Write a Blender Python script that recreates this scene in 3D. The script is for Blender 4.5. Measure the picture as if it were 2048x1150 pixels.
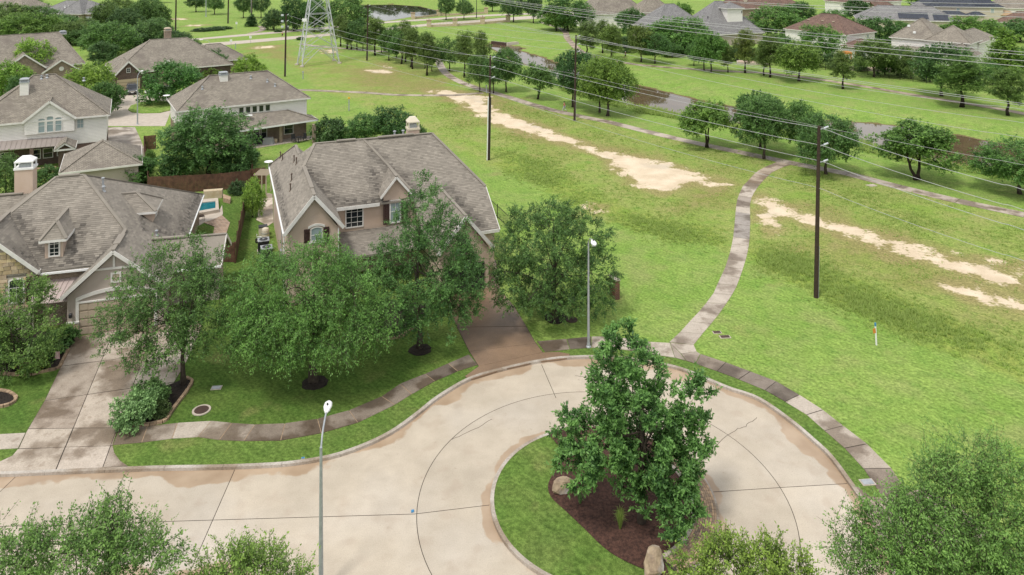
import bpy, bmesh, math, random
import numpy as np
from mathutils import Vector, Matrix, geometry

S = bpy.context.scene
for _o in list(bpy.data.objects):
    bpy.data.objects.remove(_o)
COL = S.collection
# ---------------------------------------------------------------- camera (level, shifted lens: verticals stay upright)
F, YH, CX, H = 1510.0, -105.0, 1024.0, 27.0
cam = bpy.data.objects.new('camera', bpy.data.cameras.new('camera'))
COL.objects.link(cam)
cam.location = (0, 0, H)
cam.rotation_euler = (math.radians(90), 0, 0)
cam.data.sensor_width = 36
cam.data.lens = 36 * F / 2048
cam.data.shift_y = (YH - 575) / 2048
cam.data.clip_start = 0.5
cam.data.clip_end = 6000
S.camera = cam
# ---------------------------------------------------------------- sky, sun, exposure
SUN_EL, SUN_AZ = math.radians(62), math.radians(215)
W = bpy.data.worlds.new('World'); S.world = W; W.use_nodes = True
nt = W.node_tree; nt.nodes.clear()
sky = nt.nodes.new('ShaderNodeTexSky'); sky.sky_type = 'NISHITA'; sky.sun_disc = False
sky.sun_elevation = SUN_EL; sky.sun_rotation = SUN_AZ; sky.dust_density = 4
tc = nt.nodes.new('ShaderNodeTexCoord')
cl = nt.nodes.new('ShaderNodeTexNoise'); cl.inputs['Scale'].default_value = 2.6; cl.inputs['Detail'].default_value = 5
cr = nt.nodes.new('ShaderNodeValToRGB')
cr.color_ramp.elements[0].position = .34; cr.color_ramp.elements[0].color = (4.9, 5.0, 5.15, 1)
cr.color_ramp.elements[1].position = .66; cr.color_ramp.elements[1].color = (10.5, 10.5, 10.6, 1)
mx = nt.nodes.new('ShaderNodeMix'); mx.data_type = 'RGBA'; mx.inputs[0].default_value = .82
bg = nt.nodes.new('ShaderNodeBackground'); bg.inputs[1].default_value = .092
wo = nt.nodes.new('ShaderNodeOutputWorld')
nt.links.new(tc.outputs['Generated'], cl.inputs['Vector'])
nt.links.new(cl.outputs['Fac'], cr.inputs[0])
nt.links.new(sky.outputs[0], mx.inputs[6]); nt.links.new(cr.outputs[0], mx.inputs[7])
nt.links.new(mx.outputs[2], bg.inputs[0]); nt.links.new(bg.outputs[0], wo.inputs[0])
sl = bpy.data.lights.new('sun', 'SUN'); sl.energy = 1.5; sl.angle = math.radians(10); sl.color = (1, .96, .9)
so = bpy.data.objects.new('sun', sl); COL.objects.link(so)
# sun stands behind the camera to the left, high; shadows fall short and away
_sd = Vector((math.sin(SUN_AZ) * math.cos(SUN_EL), math.cos(SUN_AZ) * math.cos(SUN_EL), math.sin(SUN_EL)))
so.rotation_euler = (-_sd).to_track_quat('-Z', 'Y').to_euler()
vs = S.view_settings; vs.view_transform = 'Standard'; vs.look = 'None'; vs.gamma = 1; vs.use_curve_mapping = False
vs.exposure = 0.66

# ---------------------------------------------------------------- photo -> ground helper: a point of the place at height z
def G(px, py, z=0.0):
    Y = F * (H - z) / (py - YH)
    return Vector(((px - CX) / F * Y, Y, z))
def G2(px, py, z=0.0):
    g = G(px, py, z); return (g.x, g.y)
class Fr:
    """a house's own frame: u along its front, v to the back"""
    def __init__(s, o, ang):
        s.o = o; s.a = math.radians(ang)
        s.u = Vector((math.cos(s.a), math.sin(s.a), 0)); s.v = Vector((-math.sin(s.a), math.cos(s.a), 0))
    def P(s, u, v, z):
        return Vector((s.o[0], s.o[1], 0)) + s.u * u + s.v * v + Vector((0, 0, z))
    def uv(s, px, py, z):
        g = G(px, py, z); d = Vector((g.x - s.o[0], g.y - s.o[1], 0)); return (d.dot(s.u), d.dot(s.v), z)
    def ray(s, px, py, n, d):
        lo, hi = -5.0, 26.5
        f = lambda z: sum(a * b for a, b in zip(n, s.uv(px, py, z))) - d
        a = f(lo)
        for _ in range(50):
            m = (lo + hi) / 2
            if (f(m) > 0) == (a > 0): lo = m
            else: hi = m
        return s.uv(px, py, lo)

# ---------------------------------------------------------------- materials
MATS = {}
def nodes(m):
    m.use_nodes = True; t = m.node_tree
    return t, t.nodes['Principled BSDF']
def mat(name, c1, c2=None, scale=3.0, rough=.85, bump=0.0, bscale=30.0, fine=.0, spec=.3, c3=None, pos=False, metal=0.0, detail=6, obtint=False, lo=.35, hi=.65):
    """principled with two or three colours mixed by noise, fine grain and a bump"""
    m = bpy.data.materials.new(name); MATS[name] = m
    t, b = nodes(m); L = t.links
    b.inputs['Roughness'].default_value = rough; b.inputs['Specular IOR Level'].default_value = spec; b.inputs['Metallic'].default_value = metal
    co = t.nodes.new('ShaderNodeNewGeometry').outputs['Position'] if pos else t.nodes.new('ShaderNodeTexCoord').outputs['Object']
    def noise(sc, d=detail):
        n = t.nodes.new('ShaderNodeTexNoise'); n.inputs['Scale'].default_value = sc; n.inputs['Detail'].default_value = d
        L.new(co, n.inputs['Vector']); return n.outputs['Fac']
    def mixc(f, a, bb, mode='MIX'):
        x = t.nodes.new('ShaderNodeMix'); x.data_type = 'RGBA'; x.blend_type = mode
        for i, q in ((0, f), (6, a), (7, bb)):
            if hasattr(q, 'is_linked'): L.new(q, x.inputs[i])
            elif i == 0: x.inputs[0].default_value = q
            else: x.inputs[i].default_value = tuple(q) + (1,) if len(q) == 3 else q
        return x.outputs[2]
    def ramp(v, a, bb):
        r = t.nodes.new('ShaderNodeMapRange'); r.inputs[1].default_value = a; r.inputs[2].default_value = bb; L.new(v, r.inputs[0]); return r.outputs[0]
    col = c1
    if c2: col = mixc(ramp(noise(scale), lo, hi), c1, c2)
    if c3: col = mixc(ramp(noise(scale * .27 + .013), .5, .68), col, c3)
    if fine:
        col = mixc(fine, col, mixc(ramp(noise(bscale * .8, 3), .3, .7), (.25, .25, .25), (1, 1, 1)), 'MULTIPLY')
    if obtint:
        oi = t.nodes.new('ShaderNodeObjectInfo'); col = mixc(1.0, col, oi.outputs['Color'], 'MULTIPLY')
    if hasattr(col, 'is_linked'): L.new(col, b.inputs['Base Color'])
    else: b.inputs['Base Color'].default_value = tuple(col) + (1,)
    if bump:
        bp = t.nodes.new('ShaderNodeBump'); bp.inputs['Strength'].default_value = bump; bp.inputs['Distance'].default_value = .03
        L.new(noise(bscale, 4), bp.inputs['Height']); L.new(bp.outputs[0], b.inputs['Normal'])
    m['_x'] = 0
    m_tools[name] = (t, b, L, noise, mixc, ramp, col)
    return m
m_tools = {}

def course_mat(name, c1, c2, mortar, bw, rh, ms, rough=.9, stain=None, bump=.6, offset=.5, var=(.55, 1.1)):
    """bricks / shingles / boards laid out in metres by the face's own uv"""
    m = mat(name, c1, c2, scale=.9, rough=rough)
    t, b, L, noise, mixc, ramp, col = m_tools[name]
    uvn = t.nodes.new('ShaderNodeUVMap'); uvn.uv_map = 'uv'
    br = t.nodes.new('ShaderNodeTexBrick'); br.offset = offset
    br.inputs['Scale'].default_value = 1; br.inputs['Brick Width'].default_value = bw; br.inputs['Row Height'].default_value = rh
    br.inputs['Mortar Size'].default_value = ms; br.inputs['Mortar Smooth'].default_value = .3
    br.inputs['Color1'].default_value = (var[0],) * 3 + (1,); br.inputs['Color2'].default_value = (var[1],) * 3 + (1,)
    L.new(uvn.outputs[0], br.inputs['Vector'])
    c = mixc(1.0, col, br.outputs['Color'], 'MULTIPLY') if mortar is None else mixc(br.outputs['Fac'], mixc(.75, col, br.outputs['Color'], 'MULTIPLY'), mortar)
    if stain:
        c = mixc(ramp(noise(.35, 5), .52, .72), c, stain)
    L.new(c, b.inputs['Base Color'])
    bp = t.nodes.new('ShaderNodeBump'); bp.inputs['Strength'].default_value = bump; bp.inputs['Distance'].default_value = .02; bp.invert = True
    L.new(br.outputs['Fac'], bp.inputs['Height']); L.new(bp.outputs[0], b.inputs['Normal'])
    return m

mat('white_trim', (.72, .70, .66), (.62, .60, .56), 2.0, .6)
mat('white_metal', (.78, .78, .77), None, rough=.45)
mat('cream_metal', (.62, .56, .44), None, rough=.5)
mat('galvanised', (.42, .44, .46), (.34, .36, .38), 6, .5, metal=.35)
mat('pylon_steel', (.56, .58, .59), (.44, .46, .47), 3, .55, metal=.2)
mat('dark_metal', (.035, .035, .038), None, rough=.45)
mat('black_plastic', (.02, .02, .022), None, rough=.5)
mat('rubber', (.018, .018, .018), None, rough=.8)
mat('pole_wood', (.060, .040, .028), (.035, .024, .018), 8, .9)
mat('wire', (.42, .42, .42), None, rough=.5)
mat('insulator', (.50, .53, .56), None, rough=.35)
mat('stucco', (.54, .425, .345), (.48, .365, .28), .8, .95, bump=.4, bscale=25, c3=(.54, .43, .35))
mat('stucco_grey', (.43, .37, .325), (.40, .34, .295), .8, .95, bump=.3, bscale=25)
mat('garage_tan', (.45, .37, .28), (.42, .345, .26), 1.2, .7)
mat('garage_yellow', (.46, .38, .24), None, rough=.7)
mat('shutter_wood', (.045, .024, .02), None, rough=.7)
mat('fence_wood', (.135, .070, .045), (.075, .040, .027), 2.5, .85, obtint=True)
mat('old_wood', (.13, .09, .065), (.07, .05, .04), 2.5, .9)
mat('concrete_slab', (.52, .462, .395), (.44, .385, .325), 1.1, .85, bump=.25, bscale=18, fine=.35, obtint=True, pos=True)
def _damp():
    # damp that has not dried yet: ragged darker islands running across the slabs
    t, b, L, noise, mixc, ramp, col = m_tools['concrete_slab']
    w = ramp(noise(.42, 7), .46, .56); w2 = ramp(noise(1.9, 6), .58, .66)
    c = mixc(w, col, mixc(1.0, col, (.50, .455, .41), 'MULTIPLY')); k = t.nodes.new('ShaderNodeMath'); k.operation = 'MULTIPLY'; L.new(w2, k.inputs[0]); k.inputs[1].default_value = .5
    c = mixc(k.outputs[0], c, mixc(1.0, c, (.62, .57, .52), 'MULTIPLY')); L.new(c, b.inputs['Base Color'])
    r = t.nodes.new('ShaderNodeMapRange'); r.inputs[3].default_value = .85; r.inputs[4].default_value = .45; L.new(w, r.inputs[0]); L.new(r.outputs[0], b.inputs['Roughness'])
mat('kerb_concrete', (.54, .49, .43), (.33, .265, .20), .45, .85, bump=.3, bscale=14, fine=.4, pos=True, lo=.4, hi=.6)
mat('joint_tar', (.055, .045, .035), None, rough=.9)
mat('pale_concrete', (.56, .49, .41), (.47, .41, .34), 1.5, .85, fine=.3, pos=True)
mat('mulch_black', (.018, .014, .012), (.035, .026, .02), 9, .95, bump=1, bscale=22, pos=True)
mat('mulch_brown', (.125, .062, .045), (.055, .028, .021), 7, .95, bump=1, bscale=26, fine=.6, pos=True)
mat('edging_stone', (.40, .29, .19), (.30, .21, .14), 5, .9, obtint=True)
mat('boulder_stone', (.46, .36, .24), (.24, .18, .125), 2.8, .9, bump=1, bscale=6, c3=(.55, .53, .49), fine=.4)
mat('stone_block', (.54, .455, .325), (.46, .36, .23), 3, .9, bump=.4, bscale=9, obtint=True)
mat('mortar', (.40, .36, .30), None, rough=.95)
mat('glass_dark', (.018, .022, .026), None, rough=.06, spec=.6)
mat('glass_blind', (.30, .36, .36), (.24, .31, .32), 1.5, .15, spec=.6)
mat('car_white', (.74, .74, .73), None, rough=.22, spec=.6)
mat('car_grey', (.055, .060, .068), None, rough=.2, spec=.6)
mat('chrome', (.55, .55, .56), None, rough=.2, metal=.8)
mat('lamp_glass', (.68, .70, .72), None, rough=.25)
mat('red_light', (.35, .02, .015), None, rough=.3)
mat('skin', (.42, .25, .17), None, rough=.6)
mat('hair', (.03, .02, .015), None, rough=.7)
mat('cloth_black', (.02, .02, .022), None, rough=.9)
mat('cloth_red', (.50, .06, .06), None, rough=.9)
mat('cloth_grey', (.42, .42, .46), None, rough=.9)
mat('cloth_white', (.7, .7, .7), None, rough=.9)
mat('orange_plastic', (.55, .20, .04), None, rough=.5)
mat('yellow_plastic', (.70, .42, .03), None, rough=.5)
mat('blue_plastic', (.05, .22, .42), None, rough=.4)
mat('pink_cloth', (.62, .30, .36), (.68, .58, .58), 14, .9)
mat('cushion', (.30, .30, .31), None, rough=.9)
mat('solar_glass', (.018, .022, .035), (.028, .034, .05), .6, .12, spec=.6)
mat('thatch', (.42, .30, .19), (.32, .22, .13), 6, .9)
mat('iron', (.012, .012, .013), None, rough=.5)
mat('manhole_iron', (.085, .05, .038), (.06, .04, .032), 8, .8)
mat('bark', (.045, .034, .026), (.085, .068, .052), 5, .95, bump=.8, bscale=12)
mat('bark_dark', (.028, .020, .015), (.05, .038, .028), 5, .95, bump=.8, bscale=12)
mat('metal_roof', (.44, .36, .33), (.40, .33, .30), .7, .5)
mat('metal_roof_grey', (.30, .26, .235), (.27, .235, .21), .7, .55)
course_mat('roof_brown', (.315, .280, .230), (.265, .234, .192), None, .33, .16, .012, stain=(.165, .142, .12), var=(.78, 1.12))
course_mat('roof_grey', (.27, .265, .262), (.225, .22, .218), None, .33, .16, .012, stain=(.20, .196, .192), var=(.78, 1.12))
course_mat('roof_red', (.225, .145, .112), (.175, .112, .09), None, .33, .16, .012, stain=(.105, .07, .057), var=(.78, 1.12))
course_mat('roof_slate', (.085, .095, .118), (.07, .08, .10), None, .33, .16, .012)
course_mat('brick_tan', (.34, .25, .185), (.28, .20, .145), (.34, .30, .25), .22, .075, .01)
course_mat('brick_brown', (.135, .075, .055), (.10, .055, .04), (.22, .19, .165), .22, .075, .01)
course_mat('brick_red', (.20, .075, .045), (.15, .055, .035), (.25, .2, .17), .22, .075, .01)
course_mat('siding_white', (.82, .79, .745), (.78, .75, .705), (.42, .41, .39), 60, .18, .012, rough=.6, var=(.97, 1.0))
course_mat('siding_cream', (.55, .49, .39), (.52, .46, .36), (.36, .32, .25), 60, .2, .012, rough=.6, var=(.97, 1.0))
course_mat('patio_brick', (.40, .28, .20), (.33, .23, .165), (.42, .36, .29), .4, .3, .02)

_damp()
def shingle_mat():
    m = mat('shingle', (.305, .276, .234), (.260, .235, .199), .7, .9, pos=True, fine=.25, bscale=40)
    t, b, L, noise, mixc, ramp, col = m_tools['shingle']
    a = t.nodes.new('ShaderNodeAttribute'); a.attribute_name = 'tone'
    c = mixc(1.0, col, mixc(a.outputs['Fac'], (.76, .75, .74), (1.18, 1.17, 1.16)), 'MULTIPLY')
    d = t.nodes.new('ShaderNodeAttribute'); d.attribute_name = 'stain'
    c = mixc(d.outputs['Fac'], c, (.045, .040, .036))
    L.new(c, b.inputs['Base Color'])
shingle_mat()
def paver_mat():
    m = mat('paver', (.42, .315, .225), (.35, .255, .18), 1.5, .9, pos=True)
    t, b, L, noise, mixc, ramp, col = m_tools['paver']
    a = t.nodes.new('ShaderNodeAttribute'); a.attribute_name = 'tone'
    L.new(mixc(1.0, col, mixc(a.outputs['Fac'], (.55, .58, .62), (1.35, 1.25, 1.1)), 'MULTIPLY'), b.inputs['Base Color'])
paver_mat()

def leaf_mat(name, dark, light, trans=.30, rough=.5):
    """leaf: colour by each leaf's own tone and the tree's tint, light passing through"""
    m = bpy.data.materials.new(name); MATS[name] = m
    t, b = nodes(m); L = t.links
    a = t.nodes.new('ShaderNodeAttribute'); a.attribute_name = 'tone'
    oi = t.nodes.new('ShaderNodeObjectInfo')
    x = t.nodes.new('ShaderNodeMix'); x.data_type = 'RGBA'; x.inputs[6].default_value = dark + (1,); x.inputs[7].default_value = light + (1,)
    L.new(a.outputs['Fac'], x.inputs[0])
    y = t.nodes.new('ShaderNodeMix'); y.data_type = 'RGBA'; y.blend_type = 'MULTIPLY'; y.inputs[0].default_value = 1
    L.new(x.outputs[2], y.inputs[6]); L.new(oi.outputs['Color'], y.inputs[7])
    L.new(y.outputs[2], b.inputs['Base Color']); b.inputs['Roughness'].default_value = rough; b.inputs['Specular IOR Level'].default_value = .35
    tr = t.nodes.new('ShaderNodeBsdfTranslucent'); L.new(y.outputs[2], tr.inputs[0])
    ms = t.nodes.new('ShaderNodeMixShader'); ms.inputs[0].default_value = trans
    out = t.nodes['Material Output']
    L.new(b.outputs[0], ms.inputs[1]); L.new(tr.outputs[0], ms.inputs[2]); L.new(ms.outputs[0], out.inputs[0])
    return m
leaf_mat('leaf', (.056, .124, .038), (.215, .365, .108), trans=.36)
leaf_mat('leaf_shrub', (.055, .11, .035), (.20, .33, .11))
leaf_mat('leaf_grass', (.24, .36, .075), (.42, .52, .15), trans=.55, rough=.6)
leaf_mat('petal', (.5, .28, .02), (.75, .45, .05), trans=.3)

# ---------------------------------------------------------------- mesh builder
ORG = {}
class MB:
    def __init__(s): s.v = []; s.f = []; s.m = []; s.tone = []
    def poly(s, pts, mi=0, tone=.5):
        i = len(s.v); s.v += [tuple(p) for p in pts]; s.f.append(tuple(range(i, i + len(pts)))); s.m.append(mi); s.tone.append(tone); return s
    def prism(s, pts, dz, mi=0, bottom=True):
        """polygon pushed by vector dz"""
        n = len(pts); dz = Vector(dz) if not isinstance(dz, (int, float)) else Vector((0, 0, dz))
        i = len(s.v); s.v += [tuple(p) for p in pts] + [tuple(Vector(p) + dz) for p in pts]
        fs = [tuple(range(i + n, i + 2 * n))] + ([tuple(range(i + n - 1, i - 1, -1))] if bottom else [])
        fs += [(i + k, i + (k + 1) % n, i + n + (k + 1) % n, i + n + k) for k in range(n)]
        s.f += fs; s.m += [mi] * len(fs); s.tone += [.5] * len(fs); return s
    def box(s, c, sx, sy, sz, rot=0.0, mi=0):
        """box standing on c"""
        cs, sn = math.cos(rot), math.sin(rot)
        q = [(-sx / 2, -sy / 2), (sx / 2, -sy / 2), (sx / 2, sy / 2), (-sx / 2, sy / 2)]
        return s.prism([(c[0] + a * cs - b * sn, c[1] + a * sn + b * cs, c[2]) for a, b in q], sz, mi)
    def obox(s, c, ax, ay, az, mi=0):
        """box centred on c with half axes given as vectors"""
        c = Vector(c)
        b = [c - ax - ay - az, c + ax - ay - az, c + ax + ay - az, c - ax + ay - az]
        return s.prism(b, az * 2, mi)
    def bar(s, a, b, w, h=None, mi=0, up=Vector((0, 0, 1))):
        a, b = Vector(a), Vector(b); d = (b - a)
        if d.length < 1e-6: return s
        dn = d.normalized(); x = dn.cross(up)
        if x.length < 1e-4: x = dn.cross(Vector((1, 0, 0)))
        x.normalize(); y = x.cross(dn); h = h or w
        return s.obox((a + b) / 2, x * w / 2, y * h / 2, d / 2, mi)
    def tube(s, pts, rs, n=8, mi=0, cap=True):
        pts = [Vector(p) for p in pts]; rs = rs if isinstance(rs, (list, tuple)) else [rs] * len(pts)
        base = len(s.v); ref = None
        for k, p in enumerate(pts):
            d = (pts[min(k + 1, len(pts) - 1)] - pts[max(k - 1, 0)]).normalized()
            if ref is None: ref = d.orthogonal().normalized()
            x = (ref - d * ref.dot(d))
            x = x.normalized() if x.length > 1e-5 else d.orthogonal().normalized()
            ref = x; y = d.cross(x)
            for j in range(n):
                a = 2 * math.pi * j / n; s.v.append(tuple(p + (x * math.cos(a) + y * math.sin(a)) * rs[k]))
        fs = []
        for k in range(len(pts) - 1):
            for j in range(n):
                a, b2 = base + k * n + j, base + k * n + (j + 1) % n
                fs.append((a, b2, b2 + n, a + n))
        if cap:
            fs.append(tuple(base + j for j in range(n - 1, -1, -1))); e = base + (len(pts) - 1) * n; fs.append(tuple(e + j for j in range(n)))
        s.f += fs; s.m += [mi] * len(fs); s.tone += [.5] * len(fs); return s
    def lathe(s, c, prof, n=16, mi=0):
        """profile (r,z) turned about the vertical through c"""
        base = len(s.v)
        for r, z in prof:
            for j in range(n):
                a = 2 * math.pi * j / n; s.v.append((c[0] + r * math.cos(a), c[1] + r * math.sin(a), c[2] + z))
        fs = []
        for k in range(len(prof) - 1):
            for j in range(n):
                a, b2 = base + k * n + j, base + k * n + (j + 1) % n
                fs.append((a, b2, b2 + n, a + n))
        fs.append(tuple(base + j for j in range(n - 1, -1, -1))); e = base + (len(prof) - 1) * n; fs.append(tuple(e + j for j in range(n)))
        s.f += fs; s.m += [mi] * len(fs); s.tone += [.5] * len(fs); return s
    def build(s, name, mats, parent=None, tone=False, smooth=False, kind=None):
        o = Vector(ORG.get(parent.name, (0, 0, 0))) if parent else Vector((0, 0, 0))
        me = bpy.data.meshes.new(name)
        vv = [(a - o.x, b - o.y, c - o.z) for a, b, c in s.v]
        me.from_pydata(vv, [], s.f)
        for q in (mats if isinstance(mats, (list, tuple)) else [mats]): me.materials.append(MATS[q])
        me.polygons.foreach_set('material_index', s.m)
        # uv in metres along / up each face
        uv = me.uv_layers.new(name='uv'); data = np.zeros(len(me.loops) * 2)
        co = np.array(s.v)
        for p in me.polygons:
            n = p.normal
            if abs(n.z) > .97: hx, hy = Vector((1, 0, 0)), Vector((0, 1, 0))
            else:
                hx = Vector((0, 0, 1)).cross(n).normalized(); hy = n.cross(hx)
            for li in p.loop_indices:
                q = Vector(co[me.loops[li].vertex_index]); data[2 * li] = q.dot(hx); data[2 * li + 1] = q.dot(hy)
        uv.data.foreach_set('uv', data)
        if tone or 'shingle' in mats:
            at = me.attributes.new('tone', 'FLOAT', 'FACE'); at.data.foreach_set('value', np.array(s.tone, dtype=np.float32))
        if smooth: me.polygons.foreach_set('use_smooth', [True] * len(me.polygons))
        me.validate()
        ob = bpy.data.objects.new(name, me); COL.objects.link(ob)
        if parent: ob.parent = parent; ORG[ob.name] = tuple(o)
        if kind: ob['kind'] = kind
        return ob
def thing(name, label, cat, loc=(0, 0, 0), group=None, kind=None):
    o = bpy.data.objects.new(name, None); COL.objects.link(o); o.location = loc; o.empty_display_size = .3
    ORG[o.name] = tuple(loc)
    if kind: o['kind'] = kind
    else: o['label'] = label; o['category'] = cat
    if group: o['group'] = group
    return o
def tag(o, label, cat, group=None):
    o['label'] = label; o['category'] = cat
    if group: o['group'] = group
    return o
def copy_tree(o, parent=None):
    c = o.copy(); COL.objects.link(c)
    if parent: c.parent = parent
    for ch in list(o.children): copy_tree(ch, c)
    return c
def inside(pts, poly):
    """numpy point-in-polygon"""
    x, y = pts[:, 0], pts[:, 1]; r = np.zeros(len(pts), bool); n = len(poly)
    for i in range(n):
        x1, y1 = poly[i]; x2, y2 = poly[(i + 1) % n]
        if y1 == y2: continue
        c = ((y1 > y) != (y2 > y)) & (x < (x2 - x1) * (y - y1) / (y2 - y1) + x1); r ^= c
    return r
def pdist(pts, poly, closed=True):
    d = np.full(len(pts), 1e9); n = len(poly)
    for i in range(n if closed else n - 1):
        a = np.array(poly[i]); b = np.array(poly[(i + 1) % n]); ab = b - a; l2 = max(1e-9, ab @ ab)
        t = np.clip(((pts - a) @ ab) / l2, 0, 1); q = a + t[:, None] * ab
        d = np.minimum(d, np.hypot(*(pts - q).T))
    return d
def sdist(pts, poly):
    """positive inside"""
    d = pdist(pts, poly); return np.where(inside(pts, poly), d, -d)
def smooth_line(p, k=3):
    """catmull-rom through points"""
    p = [Vector(q) for q in p]; out = []
    for i in range(len(p) - 1):
        a, b, c, d = p[max(0, i - 1)], p[i], p[i + 1], p[min(len(p) - 1, i + 2)]
        for j in range(k):
            t = j / k
            out.append(.5 * ((2 * b) + (c - a) * t + (2 * a - 5 * b + 4 * c - d) * t * t + (3 * b - a - 3 * c + d) * t ** 3))
    out.append(p[-1]); return out
def resample(p, step=None, n=None):
    p = [Vector(q) for q in p]; L = [0]
    for a, b in zip(p, p[1:]): L.append(L[-1] + (b - a).length)
    n = n or max(1, round(L[-1] / step)); out = []; k = 0
    for i in range(n + 1):
        t = L[-1] * i / n
        while k < len(p) - 2 and L[k + 1] < t: k += 1
        d = L[k + 1] - L[k]; out.append(p[k].lerp(p[k + 1], 0 if d < 1e-9 else min(1, (t - L[k]) / d)))
    return out
# ================================================================ THE GROUND, WATER, ROAD AND PATHS
RZ = -0.10                                     # road surface lies below the lawns
def W2(pts, z=0.0): return [G2(x, y, z) for x, y in pts]
kerb_px = [(0, 954), (122, 949), (304, 942), (420, 940), (512, 937), (591, 931), (683, 913), (774, 875), (835, 833), (876, 800), (938, 763), (1000, 744), (1075, 727), (1140, 719), (1230, 719), (1326, 733), (1376, 747), (1426, 768), (1463, 783), (1515, 801), (1576, 843), (1622, 882), (1658, 916), (1695, 966), (1719, 1001)]
kerb_w = [Vector((x, y, 0)) for x, y in W2(kerb_px, RZ)]
CC = Vector((4.45, 37.0, 0)); R1, R2, R3 = 5.5, 9.05, 12.75
_a0 = math.atan2(kerb_w[-1].y - CC.y, kerb_w[-1].x - CC.x)
_arc = [CC + Vector((math.cos(a), math.sin(a), 0)) * R3 for a in np.linspace(_a0 - .12, math.radians(-122), 22)]
north = [Vector((-75, 36.9, 0))] + smooth_line(kerb_w, 4)
south = _arc + [Vector(p) for p in ((-4.2, 28.6, 0), (-6.5, 30.8, 0), (-9.5, 31.9, 0), (-14, 32.2, 0), (-75, 30.6, 0))]
ROAD = [(p.x, p.y) for p in north + south]
near = [Vector((1060, 0, 0))]
creek_near = [(975, 92), (1000, 105), (1030, 120), (1060, 132), (1100, 152), (1140, 172), (1190, 190), (1250, 208), (1300, 218), (1350, 227), (1400, 234), (1460, 246), (1540, 258), (1620, 268), (1700, 279), (1741, 293), (1800, 307), (1885, 326), (1950, 333), (2000, 343), (2070, 352)]
creek_far = [(2095, 318), (2030, 293), (1979, 284), (1928, 273), (1875, 265), (1781, 251), (1709, 245), (1600, 236), (1520, 225), (1463, 213), (1426, 207), (1386, 198), (1313, 180), (1275, 171), (1200, 152), (1150, 138), (1115, 127), (1089, 117), (1060, 108), (1038, 101), (1045, 96), (1010, 90), (985, 86)]
WZ = -1.0
CREEK = [(v.x, v.y) for v in smooth_line([Vector((*p, 0)) for p in W2(creek_near, WZ)], 3) + smooth_line([Vector((*p, 0)) for p in W2(creek_far, WZ)], 3)]
POND = W2([(700, 11), (722, 10), (780, 9), (838, 13), (872, 21), (884, 28), (855, 31), (819, 34), (785, 40), (771, 42), (745, 36), (720, 24)], WZ)
def hgt_arr(pts):
    z = np.zeros(len(pts))
    for poly, w in ((CREEK, 9.0), (POND, 12.0)):
        s = sdist(pts, poly); t = np.clip(-s / w, 0, 1)
        zz = np.where(s > 0, WZ - .45 * np.clip(s / 1.5, 0, 1), WZ * (1 - t * t * (3 - 2 * t)))
        z = np.minimum(z, zz)
    return z
def hgt(x, y): return float(hgt_arr(np.array([[x, y]]))[0])
def GG(px, py):
    """ground point seen at a place of the photo, following the creek banks"""
    z = 0.0
    for _ in range(6):
        g = G(px, py, z); z = .5 * z + .5 * hgt(g.x, g.y)
    g = G(px, py, z); return Vector((g.x, g.y, z))

dirt_polys = [
    [(850, 178), (890, 180), (935, 186), (985, 195), (975, 205), (1000, 224), (1060, 243), (1110, 262), (1180, 289), (1230, 305), (1330, 322), (1400, 347), (1465, 370), (1440, 378), (1400, 368), (1372, 368), (1350, 388), (1320, 390), (1270, 371), (1240, 346), (1205, 320), (1180, 304), (1110, 283), (1060, 270), (1000, 254), (960, 234), (925, 210), (890, 194), (860, 187)],
    [(1512, 390), (1545, 398), (1625, 428), (1700, 452), (1780, 473), (1850, 494), (1930, 519), (2060, 550), (2060, 580), (1950, 554), (1850, 524), (1780, 504), (1700, 475), (1640, 456), (1590, 440), (1560, 432), (1558, 446), (1550, 466), (1530, 460), (1515, 430)],
    [(1875, 573), (1930, 565), (2000, 585), (2060, 602), (2060, 625), (1990, 612), (1930, 595)],
    [(728, 139), (760, 137), (790, 145), (775, 150), (735, 144)], [(500, 95), (530, 91), (555, 91), (550, 96), (505, 98)],
    [(1172, 408), (1190, 408), (1210, 417), (1196, 430), (1180, 424)], [(337, 37), (365, 36), (383, 40), (345, 40)], [(370, 50), (415, 49), (414, 52), (372, 53)],
    [(640, 100), (662, 97), (680, 105), (650, 108)], [(755, 124), (770, 126), (795, 143), (770, 140)], [(1905, 505), (1960, 520), (2060, 545), (2060, 535), (1960, 512)]]
dry_polys = [
    [(840, 165), (1000, 190), (1200, 275), (1420, 325), (1500, 360), (1500, 400), (1350, 420), (1180, 330), (1000, 280), (880, 215)],
    [(1500, 375), (1700, 430), (2060, 520), (2060, 680), (1900, 620), (1700, 540), (1560, 500)],
    [(640, 130), (830, 140), (960, 185), (880, 200), (700, 180)], [(480, 85), (600, 88), (590, 130), (480, 105)]]
lush_polys = [
    [(1500, 505), (1560, 500), (1640, 535), (1760, 575), (1860, 620), (2060, 705), (2060, 770), (1950, 722), (1800, 662), (1660, 602), (1560, 548)],
    [(1000, 300), (1100, 330), (1200, 395), (1330, 440), (1440, 460), (1440, 490), (1330, 480), (1190, 430), (1060, 360), (990, 330)]]
meadow_px = [(560, 110), (870, 118), (1000, 192), (1300, 268), (1580, 325), (1700, 350), (2300, 500), (2300, 850), (1800, 660), (1660, 600), (1540, 545), (1400, 470), (1250, 440), (1120, 370), (960, 330), (830, 250), (640, 180)]
yard_px = [(-200, 700), (150, 640), (480, 330), (540, 320), (560, 500), (900, 620), (940, 700), (930, 745), (700, 880), (250, 940), (-200, 960)]
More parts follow.
